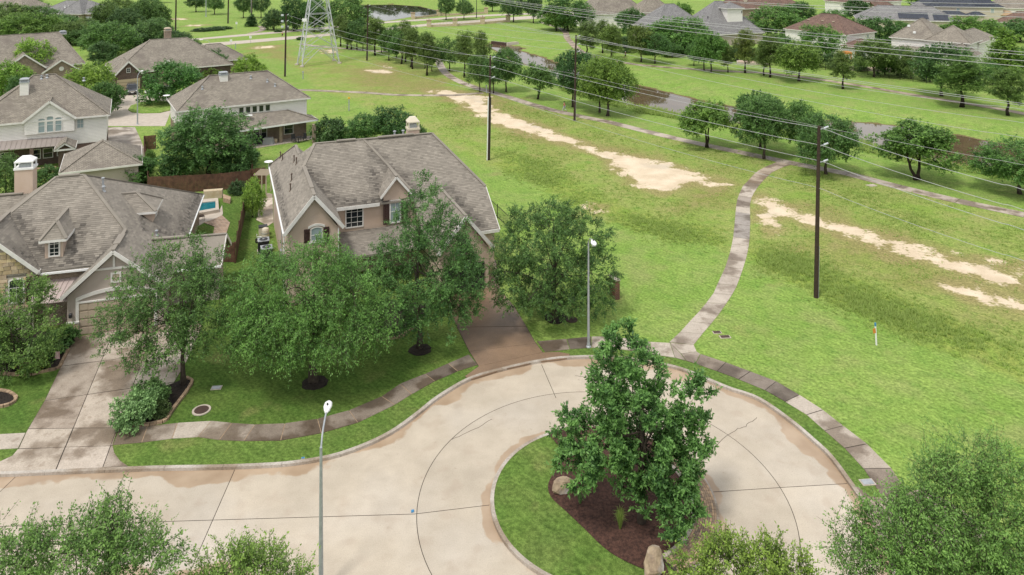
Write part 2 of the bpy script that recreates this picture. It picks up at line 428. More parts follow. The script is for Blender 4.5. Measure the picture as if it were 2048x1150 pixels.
def build_ground():
    pts = []
    Y = 17.0
    while Y < 430:
        st = max(.42, .0125 * Y); w = .78 * Y + 9
        xs = np.arange(-w, w + st, st)
        pts.append(np.column_stack([xs + np.random.uniform(-.2, .2, len(xs)) * st, np.full(len(xs), Y) + np.random.uniform(-.2, .2, len(xs)) * st]))
        Y += st
    for R, n in ((520, 40), (900, 40), (2200, 40)):
        a = np.linspace(0, 2 * math.pi, n, endpoint=False); pts.append(np.column_stack([R * np.cos(a), R * np.sin(a) + 60]))
    gx, gy = np.meshgrid(np.arange(-460, 461, 40), np.arange(-300, 16, 30)); pts.append(np.column_stack([gx.ravel(), gy.ravel()]))
    for sx in (-1, 1):
        gx, gy = np.meshgrid(np.arange(20, 400, 12), np.arange(18, 460, 12)); q = np.column_stack([gx.ravel() * sx, gy.ravel()])
        pts.append(q[np.abs(q[:, 0]) > .78 * q[:, 1] + 14])
    P = np.vstack(pts)
    cons = [ROAD, CREEK, POND]
    keep = np.ones(len(P), bool)
    for c in cons: keep &= pdist(P, c) > .22
    keep &= ~(inside(P, ROAD))
    P = P[keep]
    vs_ = [Vector(p) for p in P]; ed = []
    for c in cons:
        b = len(vs_); vs_ += [Vector(p) for p in c]; ed += [(b + i, b + (i + 1) % len(c)) for i in range(len(c))]
    ov, oe, of, _, _, _ = geometry.delaunay_2d_cdt(vs_, ed, [], 0, 1e-5)
    V = np.array([(v.x, v.y) for v in ov]); Fc = np.array([f for f in of if len(f) == 3])
    cen = V[Fc].mean(axis=1); Fc = Fc[~inside(cen, ROAD)]
    Z = hgt_arr(V)
    far = np.hypot(V[:, 0], V[:, 1]) > 60
    me = bpy.data.meshes.new('ground'); me.from_pydata(np.column_stack([V, Z]).tolist(), [], Fc.tolist())
    def attr(name, polys, soft):
        r = np.full(len(V), -99.0)
        for q in polys: r = np.maximum(r, sdist(V, W2(q)))
        at = me.attributes.new(name, 'FLOAT', 'POINT'); at.data.foreach_set('value', np.clip(.5 + r / (2 * soft), 0, 1).astype(np.float32))
    attr('dirt', dirt_polys, 2.3); attr('dry', dry_polys, 9); attr('lush', lush_polys, 4.0); attr('meadow', [meadow_px], 2.5); yd = np.maximum(np.clip(.5 + sdist(V, W2(yard_px)) / 6, 0, 1), np.clip((2.6 - pdist(V, ROAD)) / 1.0, 0, .8)); at = me.attributes.new('yard', 'FLOAT', 'POINT'); at.data.foreach_set('value', yd.astype(np.float32))
    bank = np.maximum(sdist(V, CREEK), sdist(V, POND)); at = me.attributes.new('bank', 'FLOAT', 'POINT'); at.data.foreach_set('value', np.clip(1 + (bank - .1) / 1.2, 0, 1).astype(np.float32))
    me.polygons.foreach_set('use_smooth', [True] * len(me.polygons))
    ob = bpy.data.objects.new('ground', me); COL.objects.link(ob); ob['kind'] = 'structure'
    # turf and bare earth
    m = mat('turf', (.068, .128, .014), None, rough=.95, pos=True, spec=.1)
    t, b, L, noise, mixc, ramp, col = m_tools['turf']
    def A(n): a = t.nodes.new('ShaderNodeAttribute'); a.attribute_name = n; return a.outputs['Fac']
    def mth(op, x, y):
        n = t.nodes.new('ShaderNodeMath'); n.operation = op
        for i, q in enumerate((x, y)):
            if hasattr(q, 'is_linked'): L.new(q, n.inputs[i])
            else: n.inputs[i].default_value = q
        return n.outputs[0]
    def wob(a, sc, amp, d=8, lo=.42, hi=.58):       # ragged edge: the region's margin broken up by noise
        v = mth('ADD', a, mth('MULTIPLY', mth('SUBTRACT', noise(sc, d), .5), amp)); return ramp(v, lo, hi)
    c = mixc(ramp(noise(.16, 5), .38, .62), (.178, .292, .064), (.222, .328, .084))
    c = mixc(mth('MULTIPLY', ramp(noise(.42, 6), .45, .66), .7), c, (.240, .308, .104))
    c = mixc(mth('MULTIPLY', ramp(noise(1.1, 6), .5, .7), .55), c, (.122, .232, .050))
    c = mixc(mth('MULTIPLY', ramp(noise(.23, 5), .54, .68), .5), c, (.262, .285, .122))
    c = mixc(mth('MULTIPLY', A('yard'), .95), c, mixc(ramp(noise(.5, 6), .35, .7), (.068, .135, .028), (.108, .166, .042)))
    md = mixc(ramp(noise(.3, 7), .35, .62), (.206, .302, .068), (.268, .304, .108))
    md = mixc(mth('MULTIPLY', ramp(noise(.9, 6), .55, .7), .8), md, (.135, .252, .048))
    c = mixc(wob(A('meadow'), .4, .5, 6, .3, .7), c, md)
    dr = mixc(ramp(noise(.7, 7), .35, .65), (.262, .222, .112), (.205, .225, .070))
    c = mixc(mth('MULTIPLY', wob(A('dry'), .16, 1.5, 8, .40, .85), .85), c, dr)
    c = mixc(mth('MULTIPLY', wob(A('lush'), .6, .8, 6), .85), c, mixc(ramp(noise(.9, 5), .35, .65), (.165, .265, .048), (.245, .295, .078)))
    so_ = mixc(ramp(noise(.5, 6), .35, .65), (.69, .585, .45), (.57, .465, .34))
    so_ = mixc(ramp(noise(.12, 4), .55, .7), so_, (.52, .46, .38))
    dm = mth('ADD', wob(A('dirt'), .45, 1.5, 8, .40, .80), mth('MULTIPLY', mth('SUBTRACT', noise(3.2, 8), .5), 1.5)); dm = mth('MULTIPLY', ramp(dm, .40, .78), wob(A('dirt'), .45, 1.5, 8, .34, .46))
    c = mixc(mth('MULTIPLY', wob(A('dirt'), .35, 1.5, 8, .15, .55), .7), c, (.285, .235, .125))
    c = mixc(dm, c, so_)
    c = mixc(wob(A('bank'), .8, .6, 5), c, (.16, .13, .07))
    # blade texture: streaky fine noise, two sizes
    m0 = t.nodes.new('ShaderNodeMapping'); m0.inputs['Rotation'].default_value = (0, 0, .80); L.new(t.nodes['Geometry'].outputs['Position'], m0.inputs['Vector'])
    mp = t.nodes.new('ShaderNodeMapping'); mp.inputs['Scale'].default_value = (1.3, 5.5, 4); L.new(m0.outputs[0], mp.inputs['Vector'])
    def sn(sc, d):
        n = t.nodes.new('ShaderNodeTexNoise'); n.inputs['Scale'].default_value = sc; n.inputs['Detail'].default_value = d; L.new(mp.outputs[0], n.inputs['Vector']); return n.outputs['Fac']
    inv = mth('SUBTRACT', 1.0, dm)
    c = mixc(mth('MULTIPLY', inv, .85), c, mixc(1.0, c, mixc(ramp(sn(.8, 5), .3, .7), (.76, .78, .74), (1.24, 1.21, 1.20)), 'MULTIPLY'))
    c = mixc(mth('MULTIPLY', inv, .9), c, mixc(1.0, c, mixc(ramp(noise(5.5, 4), .32, .68), (.62, .64, .55), (1.36, 1.32, 1.25)), 'MULTIPLY'))
    c = mixc(.5, c, mixc(1.0, c, mixc(ramp(noise(22, 2), .3, .7), (.6, .62, .55), (1.4, 1.36, 1.3)), 'MULTIPLY'))
    L.new(c, b.inputs['Base Color'])
    bp = t.nodes.new('ShaderNodeBump'); bp.inputs['Strength'].default_value = .7; bp.inputs['Distance'].default_value = .06
    L.new(mth('ADD', mth('MULTIPLY', noise(1.3, 5), 2.0), noise(16, 3)), bp.inputs['Height']); L.new(bp.outputs[0], b.inputs['Normal'])
    me.materials.append(m)
    return V, Z
np.random.seed(3); random.seed(3)
build_ground()

def water(name, poly, shallow):
    m = mat('mat_' + name, shallow, tuple(.7 * c for c in shallow), .3, .03, pos=True, spec=.2, bump=.02, bscale=1.6)
    n = MB(); q = [Vector((x, y, WZ)) for x, y in poly]
    ob = n.poly(q).build(name, 'mat_' + name, kind='structure'); return ob
def grow(poly, d):
    c = np.array(poly); out = []
    n = len(c)
    for i in range(n):
        e = c[(i + 1) % n] - c[i - 1]; nn = np.array([e[1], -e[0]]) / (np.hypot(*e) + 1e-9); q = c[i] + nn * d
        out.append((q[0], q[1]))
    return out
water('creek_water', CREEK, (.125, .088, .052))
water('pond_water', POND, (.06, .058, .036))

# ---------------------------------------------------------------- concrete street of separate slabs
def ring_pts(r, n=120): return [(CC.x + r * math.cos(a), CC.y + r * math.sin(a)) for a in np.linspace(0, 2 * math.pi, n, endpoint=False)]
def build_road():
    root = thing('road', '', '', (0, 0, RZ), kind='structure')
    g = lambda x, y: np.array(G2(x, y, RZ))
    joints = [[g(-3, 1053), g(829, 1028)], [g(829, 1028), g(979, 1010)], [g(1424, 984), g(1562, 975)], [g(1562, 975), g(1698, 967)], [g(1083, 729), g(1112, 796)], [g(471, 936), g(390, 1121)]]
    joints[0][0] = joints[0][1] + (joints[0][0] - joints[0][1]) * 3.2
    e = joints[5][1] - joints[5][0]; joints[5][1] = joints[5][0] + e * 1.9; joints[5][0] = joints[5][0] - e * .03
    for a in (55, -50, -115, 205):       # radial joints beyond the tree and out of the frame
        u = np.array([math.cos(math.radians(a)), math.sin(math.radians(a))]); c = np.array([CC.x, CC.y])
        if a != 205: joints.append([c + u * R1, c + u * (R3 + .2)])
    joints.append([np.array([-26., 30.9]), np.array([-25.4, 38.9])])
    hw = .016
    gx, gy = np.meshgrid(np.arange(-74, 18, .40), np.arange(23, 51, .40)); P = np.column_stack([gx.ravel(), gy.ravel()])
    P += np.random.uniform(-.08, .08, P.shape)
    P = P[inside(P, ROAD) & (pdist(P, ROAD) > .12) & ((P[:, 0] > -30) | ((np.arange(len(P)) % 7) == 0))]
    rr = np.hypot(P[:, 0] - CC.x, P[:, 1] - CC.y); P = P[(rr > R1 - .3) & (np.abs(rr - R2) > .12) & (np.abs(rr - R1) > .1)]
    vv = [Vector(p) for p in P]; ed = []
    def addc(c, closed=True):
        b = len(vv); vv.extend(Vector(p) for p in c); n = len(c); ed.extend((b + i, b + (i + 1) % n) for i in range(n if closed else n - 1))
    addc(ROAD); addc(ring_pts(R1 - .12))
    # the lane ring is a joint all round except where the street leaves it
    addc(ring_pts(R2 - hw)); addc(ring_pts(R2 + hw))
    for a, b in joints:
        d = (b - a) / np.hypot(*(b - a)); nrm = np.array([-d[1], d[0]]) * hw
        addc([a + nrm, b + nrm, b - nrm, a - nrm])
    ov, oe, of, _, _, _ = geometry.delaunay_2d_cdt(vv, ed, [], 0, 1e-6)
    V = np.array([(v.x, v.y) for v in ov]); Fc = np.array([f for f in of if len(f) == 3]); cen = V[Fc].mean(axis=1)
    rc = np.hypot(cen[:, 0] - CC.x, cen[:, 1] - CC.y)
    ok = inside(cen, ROAD) & (rc > R1 - .13) & (np.abs(rc - R2) > hw * 1.001)
    for a, b in joints:
        d = (b - a); l = np.hypot(*d); d = d / l; q = cen - a; tt = q @ d; s = np.abs(q @ np.array([-d[1], d[0]]))
        ok &= ~((tt > 0) & (tt < l) & (s < hw))
    Fc = Fc[ok]
    # connected pieces
    par = np.arange(len(V))
    def find(i):
        while par[i] != i: par[i] = par[par[i]]; i = par[i]
        return i
    edge = {}
    for f in Fc:
        a, b, c = (find(int(k)) for k in f); par[a] = b; par[find(b)] = find(c)
    comp = {}
    for f in Fc: comp.setdefault(find(int(f[0])), []).append(f)
    gut = np.minimum(pdist(V, ROAD), np.abs(np.hypot(V[:, 0] - CC.x, V[:, 1] - CC.y) - R1) * 1.8)
    m = mat('street_concrete', (.575, .500, .402), (.50, .434, .348), .35, .8, pos=True, bump=.18, bscale=25, fine=.22, c3=(.575, .515, .44))
    t, b, L, noise, mixc, ramp, col = m_tools['street_concrete']
    at = t.nodes.new('ShaderNodeAttribute'); at.attribute_name = 'gutter'
    oi = t.nodes.new('ShaderNodeObjectInfo')
    mt = lambda op, x, y: (lambda n: ([L.new(q, n.inputs[i]) if hasattr(q, 'is_linked') else setattr(n.inputs[i], 'default_value', q) for i, q in enumerate((x, y))], n.outputs[0])[1])(t.nodes.new('ShaderNodeMath'), ) if False else None
    def mth(op, x, y):
        n = t.nodes.new('ShaderNodeMath'); n.operation = op
        for i, q in enumerate((x, y)):
            if hasattr(q, 'is_linked'): L.new(q, n.inputs[i])
            else: n.inputs[i].default_value = q
        return n.outputs[0]
    # silt and standing wet along the gutter, ragged inner edge
    wd = mth('ADD', at.outputs['Fac'], mth('MULTIPLY', mth('SUBTRACT', noise(.28, 3), .5), 3.6))
    wd = mth('ADD', wd, mth('MULTIPLY', mth('SUBTRACT', noise(1.6, 5), .5), .7))
    wet = mth('SUBTRACT', 1.0, ramp(wd, .55, .70))
    col = mixc(1.0, col, mixc(ramp(noise(1.3, 8), .36, .64), (.955, .95, .945), (1.03, 1.03, 1.03)), 'MULTIPLY'); col = mixc(mth('MULTIPLY', ramp(noise(9, 5), .62, .70), .35), col, (.36, .30, .245))
    c = mixc(mth('MULTIPLY', ramp(noise(.8, 7), .56, .68), .35), col, (.40, .32, .25))
    c = mixc(wet, c, mixc(ramp(noise(.7, 5), .35, .65), (.455, .345, .245), (.365, .265, .180)))
    sp = mth('MULTIPLY', ramp(noise(3.2, 6), .70, .76), .4); c = mixc(sp, c, (.30, .235, .18))
    # a few dark oily patches
    c = mixc(mth('MULTIPLY', ramp(noise(.21, 4), .64, .74), .45), c, (.27, .225, .185))
    c = mixc(1.0, c, oi.outputs['Color'], 'MULTIPLY')
    L.new(c, b.inputs['Base Color'])
    r = t.nodes.new('ShaderNodeMapRange'); r.inputs[3].default_value = .82; r.inputs[4].default_value = .38; L.new(wet, r.inputs[0]); L.new(r.outputs[0], b.inputs['Roughness'])
    for k, fs in enumerate(sorted(comp.values(), key=len, reverse=True)):
        if len(fs) < 3: continue
        fs = np.array(fs); ids, inv = np.unique(fs, return_inverse=True); inv = inv.reshape(-1, 3)
        me = bpy.data.meshes.new('road_slab'); me.from_pydata([(V[i, 0], V[i, 1], 0) for i in ids], [], inv.tolist())
        a2 = me.attributes.new('gutter', 'FLOAT', 'POINT'); a2.data.foreach_set('value', gut[ids].astype(np.float32)); me.materials.append(m)
        ob = bpy.data.objects.new('road_slab', me); COL.objects.link(ob); ob.parent = root; tn = random.uniform(.90, 1.05); ob.color = (tn, tn, tn * .99, 1)
    base = MB().poly([(x, y, RZ - .03) for x, y in ROAD]); base.build('joint_filler', 'joint_tar', root)
build_road()
def ribbon(mb, line, w0, w1, z0, z1, closed=False, mi=0):
    """rectangular section swept along a flat line, from offset w0 to w1 (left positive), z0 to z1"""
    n = len(line); N = []
    for i in range(n):
        a = line[i - 1] if (i or closed) else line[0]; b = line[(i + 1) % n] if (i < n - 1 or closed) else line[-1]
        d = (Vector(b) - Vector(a)); d.z = 0; d.normalize(); N.append(Vector((-d.y, d.x, 0)))
    b0 = len(mb.v)
    for p, q in zip(line, N):
        p = Vector(p)
        for w, z in ((w0, z0), (w0, z1), (w1, z1), (w1, z0)): mb.v.append(tuple(p + q * w + Vector((0, 0, z))))
    for i in range(n if closed else n - 1):
        j = (i + 1) % n
        for k in range(4):
            mb.f.append((b0 + 4 * i + k, b0 + 4 * i + (k + 1) % 4, b0 + 4 * j + (k + 1) % 4, b0 + 4 * j + k)); mb.m.append(mi); mb.tone.append(.5)
    if not closed:
        for i, rv in ((0, 1), (n - 1, 0)):
            q = [b0 + 4 * i + k for k in range(4)]; mb.f.append(tuple(q[::-1] if rv else q)); mb.m.append(mi); mb.tone.append(.5)
    return mb
def kerb(line, seg=3.0, height=.05):
    root = thing('kerb', '', '', line[0], kind='structure')
    L = resample(line, .5); k = max(1, int(seg / .5))
    for i in range(0, len(L) - 1, k):
        part = L[i:i + k + 1]
        if len(part) < 2: continue
        part = [Vector(p) for p in part]
        part[-1] = part[-1].lerp(part[-2], .03)
        ribbon(MB(), part, .20, -.02, RZ - .1, height).build('kerb_stone', 'kerb_concrete', root)
kerb(north)
kerb(south)
# turning-circle island: kerb ring, turf, mulch bed, brick apron
def build_island():
    ring = [Vector((x, y, 0)) for x, y in ring_pts(R1, 72)]
    root = thing('island_kerb', '', '', (CC.x, CC.y, RZ), kind='structure')
    for i in range(0, 72, 6):
        part = [ring[(i + k) % 72] for k in range(7)]; part[-1] = part[-1].lerp(part[-2], .03)
        ribbon(MB(), part, .17, -.02, RZ - .1, .06).build('kerb_stone', 'kerb_concrete', root)
    cut = [(1121, 900), (1117, 925), (1111, 945), (1101, 962), (1096, 978), (1102, 1000), (1128, 1025), (1170, 1065), (1201, 1095), (1231, 1117), (1274, 1138), (1310, 1151), (1345, 1165)]
    cw = smooth_line([Vector((*p, 0)) for p in W2(cut)], 3)
    n = MB(); n.poly([(x, y, .045) for x, y in ring_pts(R1 - .1, 72)])
    bm = bmesh.new(); me = bpy.data.meshes.new('island_lawn')
    R = R1 - .14
    vs_ = [Vector((CC.x + R * math.cos(a), CC.y + R * math.sin(a))) for a in np.linspace(0, 2 * math.pi, 90, endpoint=False)]
    gx, gy = np.meshgrid(np.arange(-6, 6, .3), np.arange(-6, 6, .3)); q = np.column_stack([gx.ravel(), gy.ravel()]); q = q[np.hypot(q[:, 0], q[:, 1]) < R - .15]
    allv = vs_ + [Vector((CC.x + a, CC.y + b)) for a, b in q]
    ov, oe, of, _, _, _ = geometry.delaunay_2d_cdt(allv, [(i, (i + 1) % 90) for i in range(90)], [], 0, 1e-5)
    me.from_pydata([(v.x, v.y, .05 + .10 * (1 - ((v.x - CC.x) ** 2 + (v.y - CC.y) ** 2) / R / R)) for v in ov], [], [tuple(f) for f in of])
    for nm in ('dirt', 'dry', 'lush', 'meadow', 'bank'): me.attributes.new(nm, 'FLOAT', 'POINT')
    a = me.attributes.new('yard', 'FLOAT', 'POINT'); a.data.foreach_set('value', np.full(len(me.vertices), .8, np.float32))
    me.materials.append(MATS['turf']); ob = bpy.data.objects.new('island_lawn', me); COL.objects.link(ob); ob['kind'] = 'structure'
    # mulch, mounded
    e0 = cw[0] - CC; e1 = cw[-1] - CC
    a0, a1 = math.atan2(e0.y, e0.x), math.atan2(e1.y, e1.x)
    rim = []
    for a in np.linspace(a1, a0, 40):
        d = math.degrees(a); r = R1 - .16
        if -62 < d < 48: r = 4.32
        rim.append(CC + Vector((math.cos(a), math.sin(a), 0)) * r)
    poly = [(p.x, p.y) for p in cw + rim]
    P = np.column_stack([CC.x + gx.ravel(), CC.y + gy.ravel()]); P = P[inside(P, poly) & (pdist(P, poly) > .12)]
    P2 = P + np.random.uniform(-.1, .1, P.shape)
    allv = [Vector(p) for p in poly] + [Vector(p) for p in P2]; k = len(poly)
    ov, oe, of, _, _, _ = geometry.delaunay_2d_cdt(allv, [(i, (i + 1) % k) for i in range(k)], [], 1, 1e-5)
    V = np.array([(v.x, v.y) for v in ov]); d = pdist(V, poly); z = .12 + .16 * (1 - np.exp(-d / .5)) + np.random.uniform(-.02, .02, len(V)) * (d > .05)
    zl = .05 + .10 * (1 - ((V[:, 0] - CC.x) ** 2 + (V[:, 1] - CC.y) ** 2) / R / R); z = np.maximum(z, zl + .02)
    me = bpy.data.meshes.new('mulch_bed'); me.from_pydata(np.column_stack([V, z]).tolist(), [], [tuple(f) for f in of]); me.materials.append(MATS['mulch_brown'])
    ob = bpy.data.objects.new('mulch_bed', me); COL.objects.link(ob); ob['kind'] = 'structure'
    # brick apron
    root = thing('brick_apron', '', '', (CC.x + 4.9, CC.y, .02), kind='structure')
    pv = MB(); a_lo, a_hi = math.radians(-60), math.radians(46)
    ribbon(MB(), [CC + Vector((math.cos(a), math.sin(a), 0)) * 4.34 for a in np.linspace(a_lo, a_hi, 30)], .1, -.1, -.05, .20).build('kerb_stone', 'pale_concrete', root)
    bed = MB(); ribbon(bed, [CC + Vector((math.cos(a), math.sin(a), 0)) * 4.9 for a in np.linspace(a_lo, a_hi, 40)], .47, -.47, -.05, .125); bed.build('mortar_bed', 'joint_tar', root)
    r = 4.46
    while r < 5.32:
        st = .205 / r; a = a_lo + random.random() * st
        while a < a_hi:
            b = min(a + st * .91, a_hi); z = .150 + random.uniform(-.006, .006); tn = random.random()
            q = [CC + Vector((math.cos(x), math.sin(x), 0)) * y for x, y in ((a, r), (a, r + .090), (b, r + .090), (b, r))]
            i = len(pv.v); pv.prism([Vector((p.x, p.y, .10)) for p in q][::-1], z - .10, bottom=False)
            for j in range(len(pv.tone) - 5, len(pv.tone)): pv.tone[j] = tn
            a += st
        r += .104
    pv.build('paving_bricks', 'paver', root, tone=True, kind='stuff')
build_island()
# ---------------------------------------------------------------- pavements, paths and driveways laid as separate slabs
def slab(root, pts, name='slab', z=.025, m='concrete_slab', tone=None, gap=.032, low=-.06):
    c = sum((Vector(p) for p in pts), Vector()) / len(pts)
    q = []
    for p in pts:
        p = Vector(p); d = c - p; l = d.length; q.append(p + d * (gap / max(l, .05)))
    zz = z + random.uniform(-.006, .006)
    def zat(p): return hgt(p.x, p.y) if abs(p.y) > 70 else 0.0
    area = sum(q[i].x * q[(i + 1) % len(q)].y - q[(i + 1) % len(q)].x * q[i].y for i in range(len(q)))
    if area < 0: q = q[::-1]
    zs = [zat(p) for p in q]
    mb = MB(); mb.prism([Vector((p.x, p.y, h + low)) for p, h in zip(q, zs)], zz - low)
    ob = mb.build(name, m, root); t = tone if tone else random.uniform(.72, 1.12)
    if isinstance(t, (int, float)): t = (t, t * .985, t * .97)
    ob.color = (*t, 1); return ob
WET, DRY, MID = (.56, .52, .485), (1.06, 1.05, 1.03), (.78, .75, .72)
# street pavement, west part: far edge, near edge, tone of the slab that starts here
pav = [((239, 856), (225, 891), MID), ((295, 853), (283, 886), MID), ((355, 846), (344, 878), DRY), ((423, 842), (396, 875), DRY), ((464, 846), (438, 881), MID), ((510, 849), (487, 883), WET), ((570, 847), (561, 882), WET), ((635, 838), (643, 867), WET), ((698, 821), (716, 846), WET), ((763, 793), (790, 810), WET), ((800, 768), (824, 789), WET), ((850, 748), (870, 763), (.36, .33, .31)), ((896, 727), (916, 743), WET), ((938, 709), (956, 730), None)]
root = thing('pavement', '', '', G(600, 860), kind='structure')
for (a, b, t), (c, d, _) in zip(pav, pav[1:]):
    slab(root, [G(*a), G(*c), G(*d), G(*b)], tone=t)
for a, b, _ in pav[1:-1]: MB().bar(G(*a, .010).lerp(G(*b, .010), .04), G(*a, .010).lerp(G(*b, .010), .96), .04, .03).build('joint_strip', 'edging_stone', root)
slab(root, [G(-60, 872), G(52, 866), G(37, 897), G(-60, 903)], tone=DRY)
pav2 = [((1073, 683), (1090, 705), WET), ((1133, 678), (1140, 699), (.36, .33, .31)), ((1183, 673), (1182, 696), DRY), ((1225, 673), (1226, 697), DRY), ((1262, 678), (1262, 702), MID), ((1300, 684), (1304, 709), DRY), ((1340, 686), (1350, 716), MID)]
for (a, b, t), (c, d, _) in zip(pav2, pav2[1:]): slab(root, [G(*a), G(*c), G(*d), G(*b)], tone=t)
# the junction with the footpath, pale triangles between wet joints
slab(root, [G(1340, 686), G(1362, 708), G(1372, 722), G(1350, 716)], tone=MID)
slab(root, [G(1340, 686), G(1388, 690), G(1394, 704), G(1362, 708)], tone=DRY)
slab(root, [G(1362, 708), G(1394, 704), G(1401, 708), G(1391, 728), G(1372, 722)], tone=(.8, .77, .74))
pav3 = [((1401, 708), (1391, 728), WET), ((1452, 725), (1434, 743), (.5, .47, .45)), ((1501, 743), (1477, 759), (.5, .47, .45)), ((1553, 763), (1530, 781), (.42, .4, .38)), ((1599, 790), (1570, 804), DRY), ((1646, 820), (1613, 830), DRY), ((1687, 852), (1649, 862), DRY), ((1734, 888), (1689, 897), (.9, .87, .84)), ((1783, 937), (1727, 938), WET), ((1815, 985), (1765, 995), MID), ((1850, 1050), (1795, 1060), None)]
for (a, b, t), (c, d, _) in zip(pav3, pav3[1:]): slab(root, [G(*a), G(*c), G(*d), G(*b)], tone=t)
for a, b, _ in pav3[1:-1]: MB().bar(G(*a, .008).lerp(G(*b, .008), .04), G(*a, .008).lerp(G(*b, .008), .96), .04, .03).build('joint_strip', 'joint_tar', root)
# curving footpath through the grass
fl = [(1338, 685), (1351, 678), (1363, 660), (1381, 641), (1398, 623), (1413, 605), (1426, 588), (1437, 563), (1451, 533), (1461, 500), (1466, 475), (1469, 445), (1471, 420), (1474, 398), (1485, 373), (1512, 344), (1530, 334), (1556, 323)]
fr = [(1388, 690), (1401, 673), (1421, 650), (1441, 625), (1456, 603), (1471, 580), (1478, 562), (1489, 530), (1497, 500), (1500, 475), (1501, 440), (1500, 410), (1504, 393), (1512, 380), (1524, 364), (1545, 344), (1570, 333), (1586, 329)]
root = thing('footpath', '', '', G(1480, 480), kind='structure')
A_ = resample([G(*p) for p in fl], n=28); B_ = resample([G(*p) for p in fr], n=28)
for i in range(28):
    t = DRY if i % 3 else (.94, .92, .90)
    if i in (12, 13, 14, 15): t = (.72, .73, .76)
    if i in (17, 18): t = (.80, .78, .77)
    if i > 21: t = (1.0, .93, .86)
    slab(root, [A_[i], A_[i + 1], B_[i + 1], B_[i]], tone=t)
def trail(px, w, seg, label, tones):
    ln = resample(smooth_line([GG(*p) for p in px], 4), seg)
    root = thing('trail', '', '', ln[0], kind='structure'); n = len(ln); L = []; R = []
    for i in range(n):
        d = ln[min(i + 1, n - 1)] - ln[max(i - 1, 0)]; d.z = 0; d.normalize(); q = Vector((-d.y, d.x, 0)) * w / 2
        L.append(ln[i] + q); R.append(ln[i] - q)
    for i in range(n - 1): slab(root, [L[i], L[i + 1], R[i + 1], R[i]], tone=tones[random.randrange(len(tones))], z=.04, gap=.03)
trail([(600, 88), (640, 93), (700, 98), (742, 102), (790, 104), (830, 108), (862, 113), (877, 122), (882, 134), (893, 148), (918, 163), (945, 173), (970, 182), (1000, 189), (1064, 209), (1130, 227), (1200, 240), (1300, 265), (1400, 288), (1500, 309), (1570, 324), (1640, 337), (1720, 353), (1800, 375), (1900, 399), (2048, 430), (2200, 465)], 1.75, 6, '', [(1.02, .99, .97), (.92, .91, .92), (1.1, 1.07, 1.04), (.82, .78, .75)])
trail([(560, 179), (598, 180), (650, 182), (725, 185), (788, 190), (851, 191), (926, 190), (966, 186)], 1.5, 6, '', [(.95, .92, .86), (.8, .77, .72)])
trail([(1080, 44), (1099, 50), (1122, 57), (1132, 66), (1134, 76), (1143, 86), (1155, 98), (1176, 111), (1213, 119), (1250, 126), (1288, 131), (1351, 136), (1426, 141), (1512, 145), (1580, 151), (1660, 162), (1741, 175), (1821, 189), (1901, 202), (1982, 215), (2060, 230), (2200, 262)], 1.9, 7, '', [(.95, .88, .80), (.85, .78, .72), (1.02, .95, .86)])
trail([(520, 52), (528, 58), (515, 64), (500, 67)], 2, 8, '', [(.9, .85, .8)])
def up2(p):
    a = sum(p[i].x * p[(i + 1) % len(p)].y - p[(i + 1) % len(p)].x * p[i].y for i in range(len(p))); return p if a > 0 else p[::-1]
def cut_slabs(root, poly, cuts, tones, z=.02, m='concrete_slab'):
    """a paved area cut into slabs along straight joints"""
    bm = bmesh.new(); bm.faces.new([bm.verts.new((p.x, p.y, 0)) for p in poly])
    for a, b in cuts:
        d = (b - a).normalized(); nn = Vector((-d.y, d.x, 0))
        for s in (1,):
            geom = bm.verts[:] + bm.edges[:] + bm.faces[:]
            bmesh.ops.bisect_plane(bm, geom=geom, dist=1e-5, plane_co=a, plane_no=nn)
    fs = [[Vector(v.co) for v in f.verts] for f in bm.faces]; bm.free()
    MB().poly([(p.x, p.y, .006) for p in up2(poly)]).build('joint_filler', 'joint_tar', root)
    fs.sort(key=lambda f: -sum(v.y for v in f) / len(f))
    for i, f in enumerate(fs): slab(root, f, tone=tones[i % len(tones)], z=z, m=m, gap=.035)
root = thing('driveway', '', '', G(160, 800), kind='structure')
dA = [(150, 674), (300, 650), (404, 642), (403, 657), (374, 722), (345, 770), (320, 800), (236, 855), (225, 891), (228, 905), (240, 922), (256, 933), (-60, 950), (-60, 930), (0, 923), (25, 911), (37, 897), (52, 865), (90, 800)]
cut_slabs(root, [G(*p) for p in dA], [(G(212, 700), G(113, 937)), (G(283, 725), G(258, 793)), (G(120, 733), G(243, 717)), (G(88, 802), G(283, 774)), (G(62, 858), G(234, 856)), (G(37, 898), G(225, 892))],
          [(1.1, 1.07, 1.04), (1.05, 1.02, .98), (.9, .86, .83), (1.15, 1.12, 1.1), (1.05, 1.02, .98), (.82, .78, .74), (1.18, 1.16, 1.13), (1.1, 1.06, 1.02), (.85, .8, .76), (1.0, .96, .92)])
mat('wet_drive', (.300, .200, .128), (.225, .150, .096), .6, .42, pos=True, bump=.2, bscale=20, c3=(.14, .10, .075), fine=.3)
root = thing('driveway', '', '', G(1000, 680), kind='structure')
dB = [(938, 520), (992, 520), (1000, 579), (1030, 615), (1053, 653), (1070, 683), (1086, 705), (1118, 704), (1140, 708), (1140, 716), (1075, 724), (1000, 741), (938, 760), (929, 753), (957, 733), (938, 703), (913, 653), (895, 610), (925, 560)]
cut_slabs(root, [G(*p) for p in dB], [(G(913, 655), G(1054, 653)), (G(938, 703), G(1080, 686)), (G(957, 733), G(1086, 705))], [(1, 1, 1), (1.1, 1.08, 1.05), (1.25, 1.22, 1.2), (1.7, 1.65, 1.6)], m='wet_drive')
root = thing('driveway', '', '', G(1800, 1040), kind='structure')
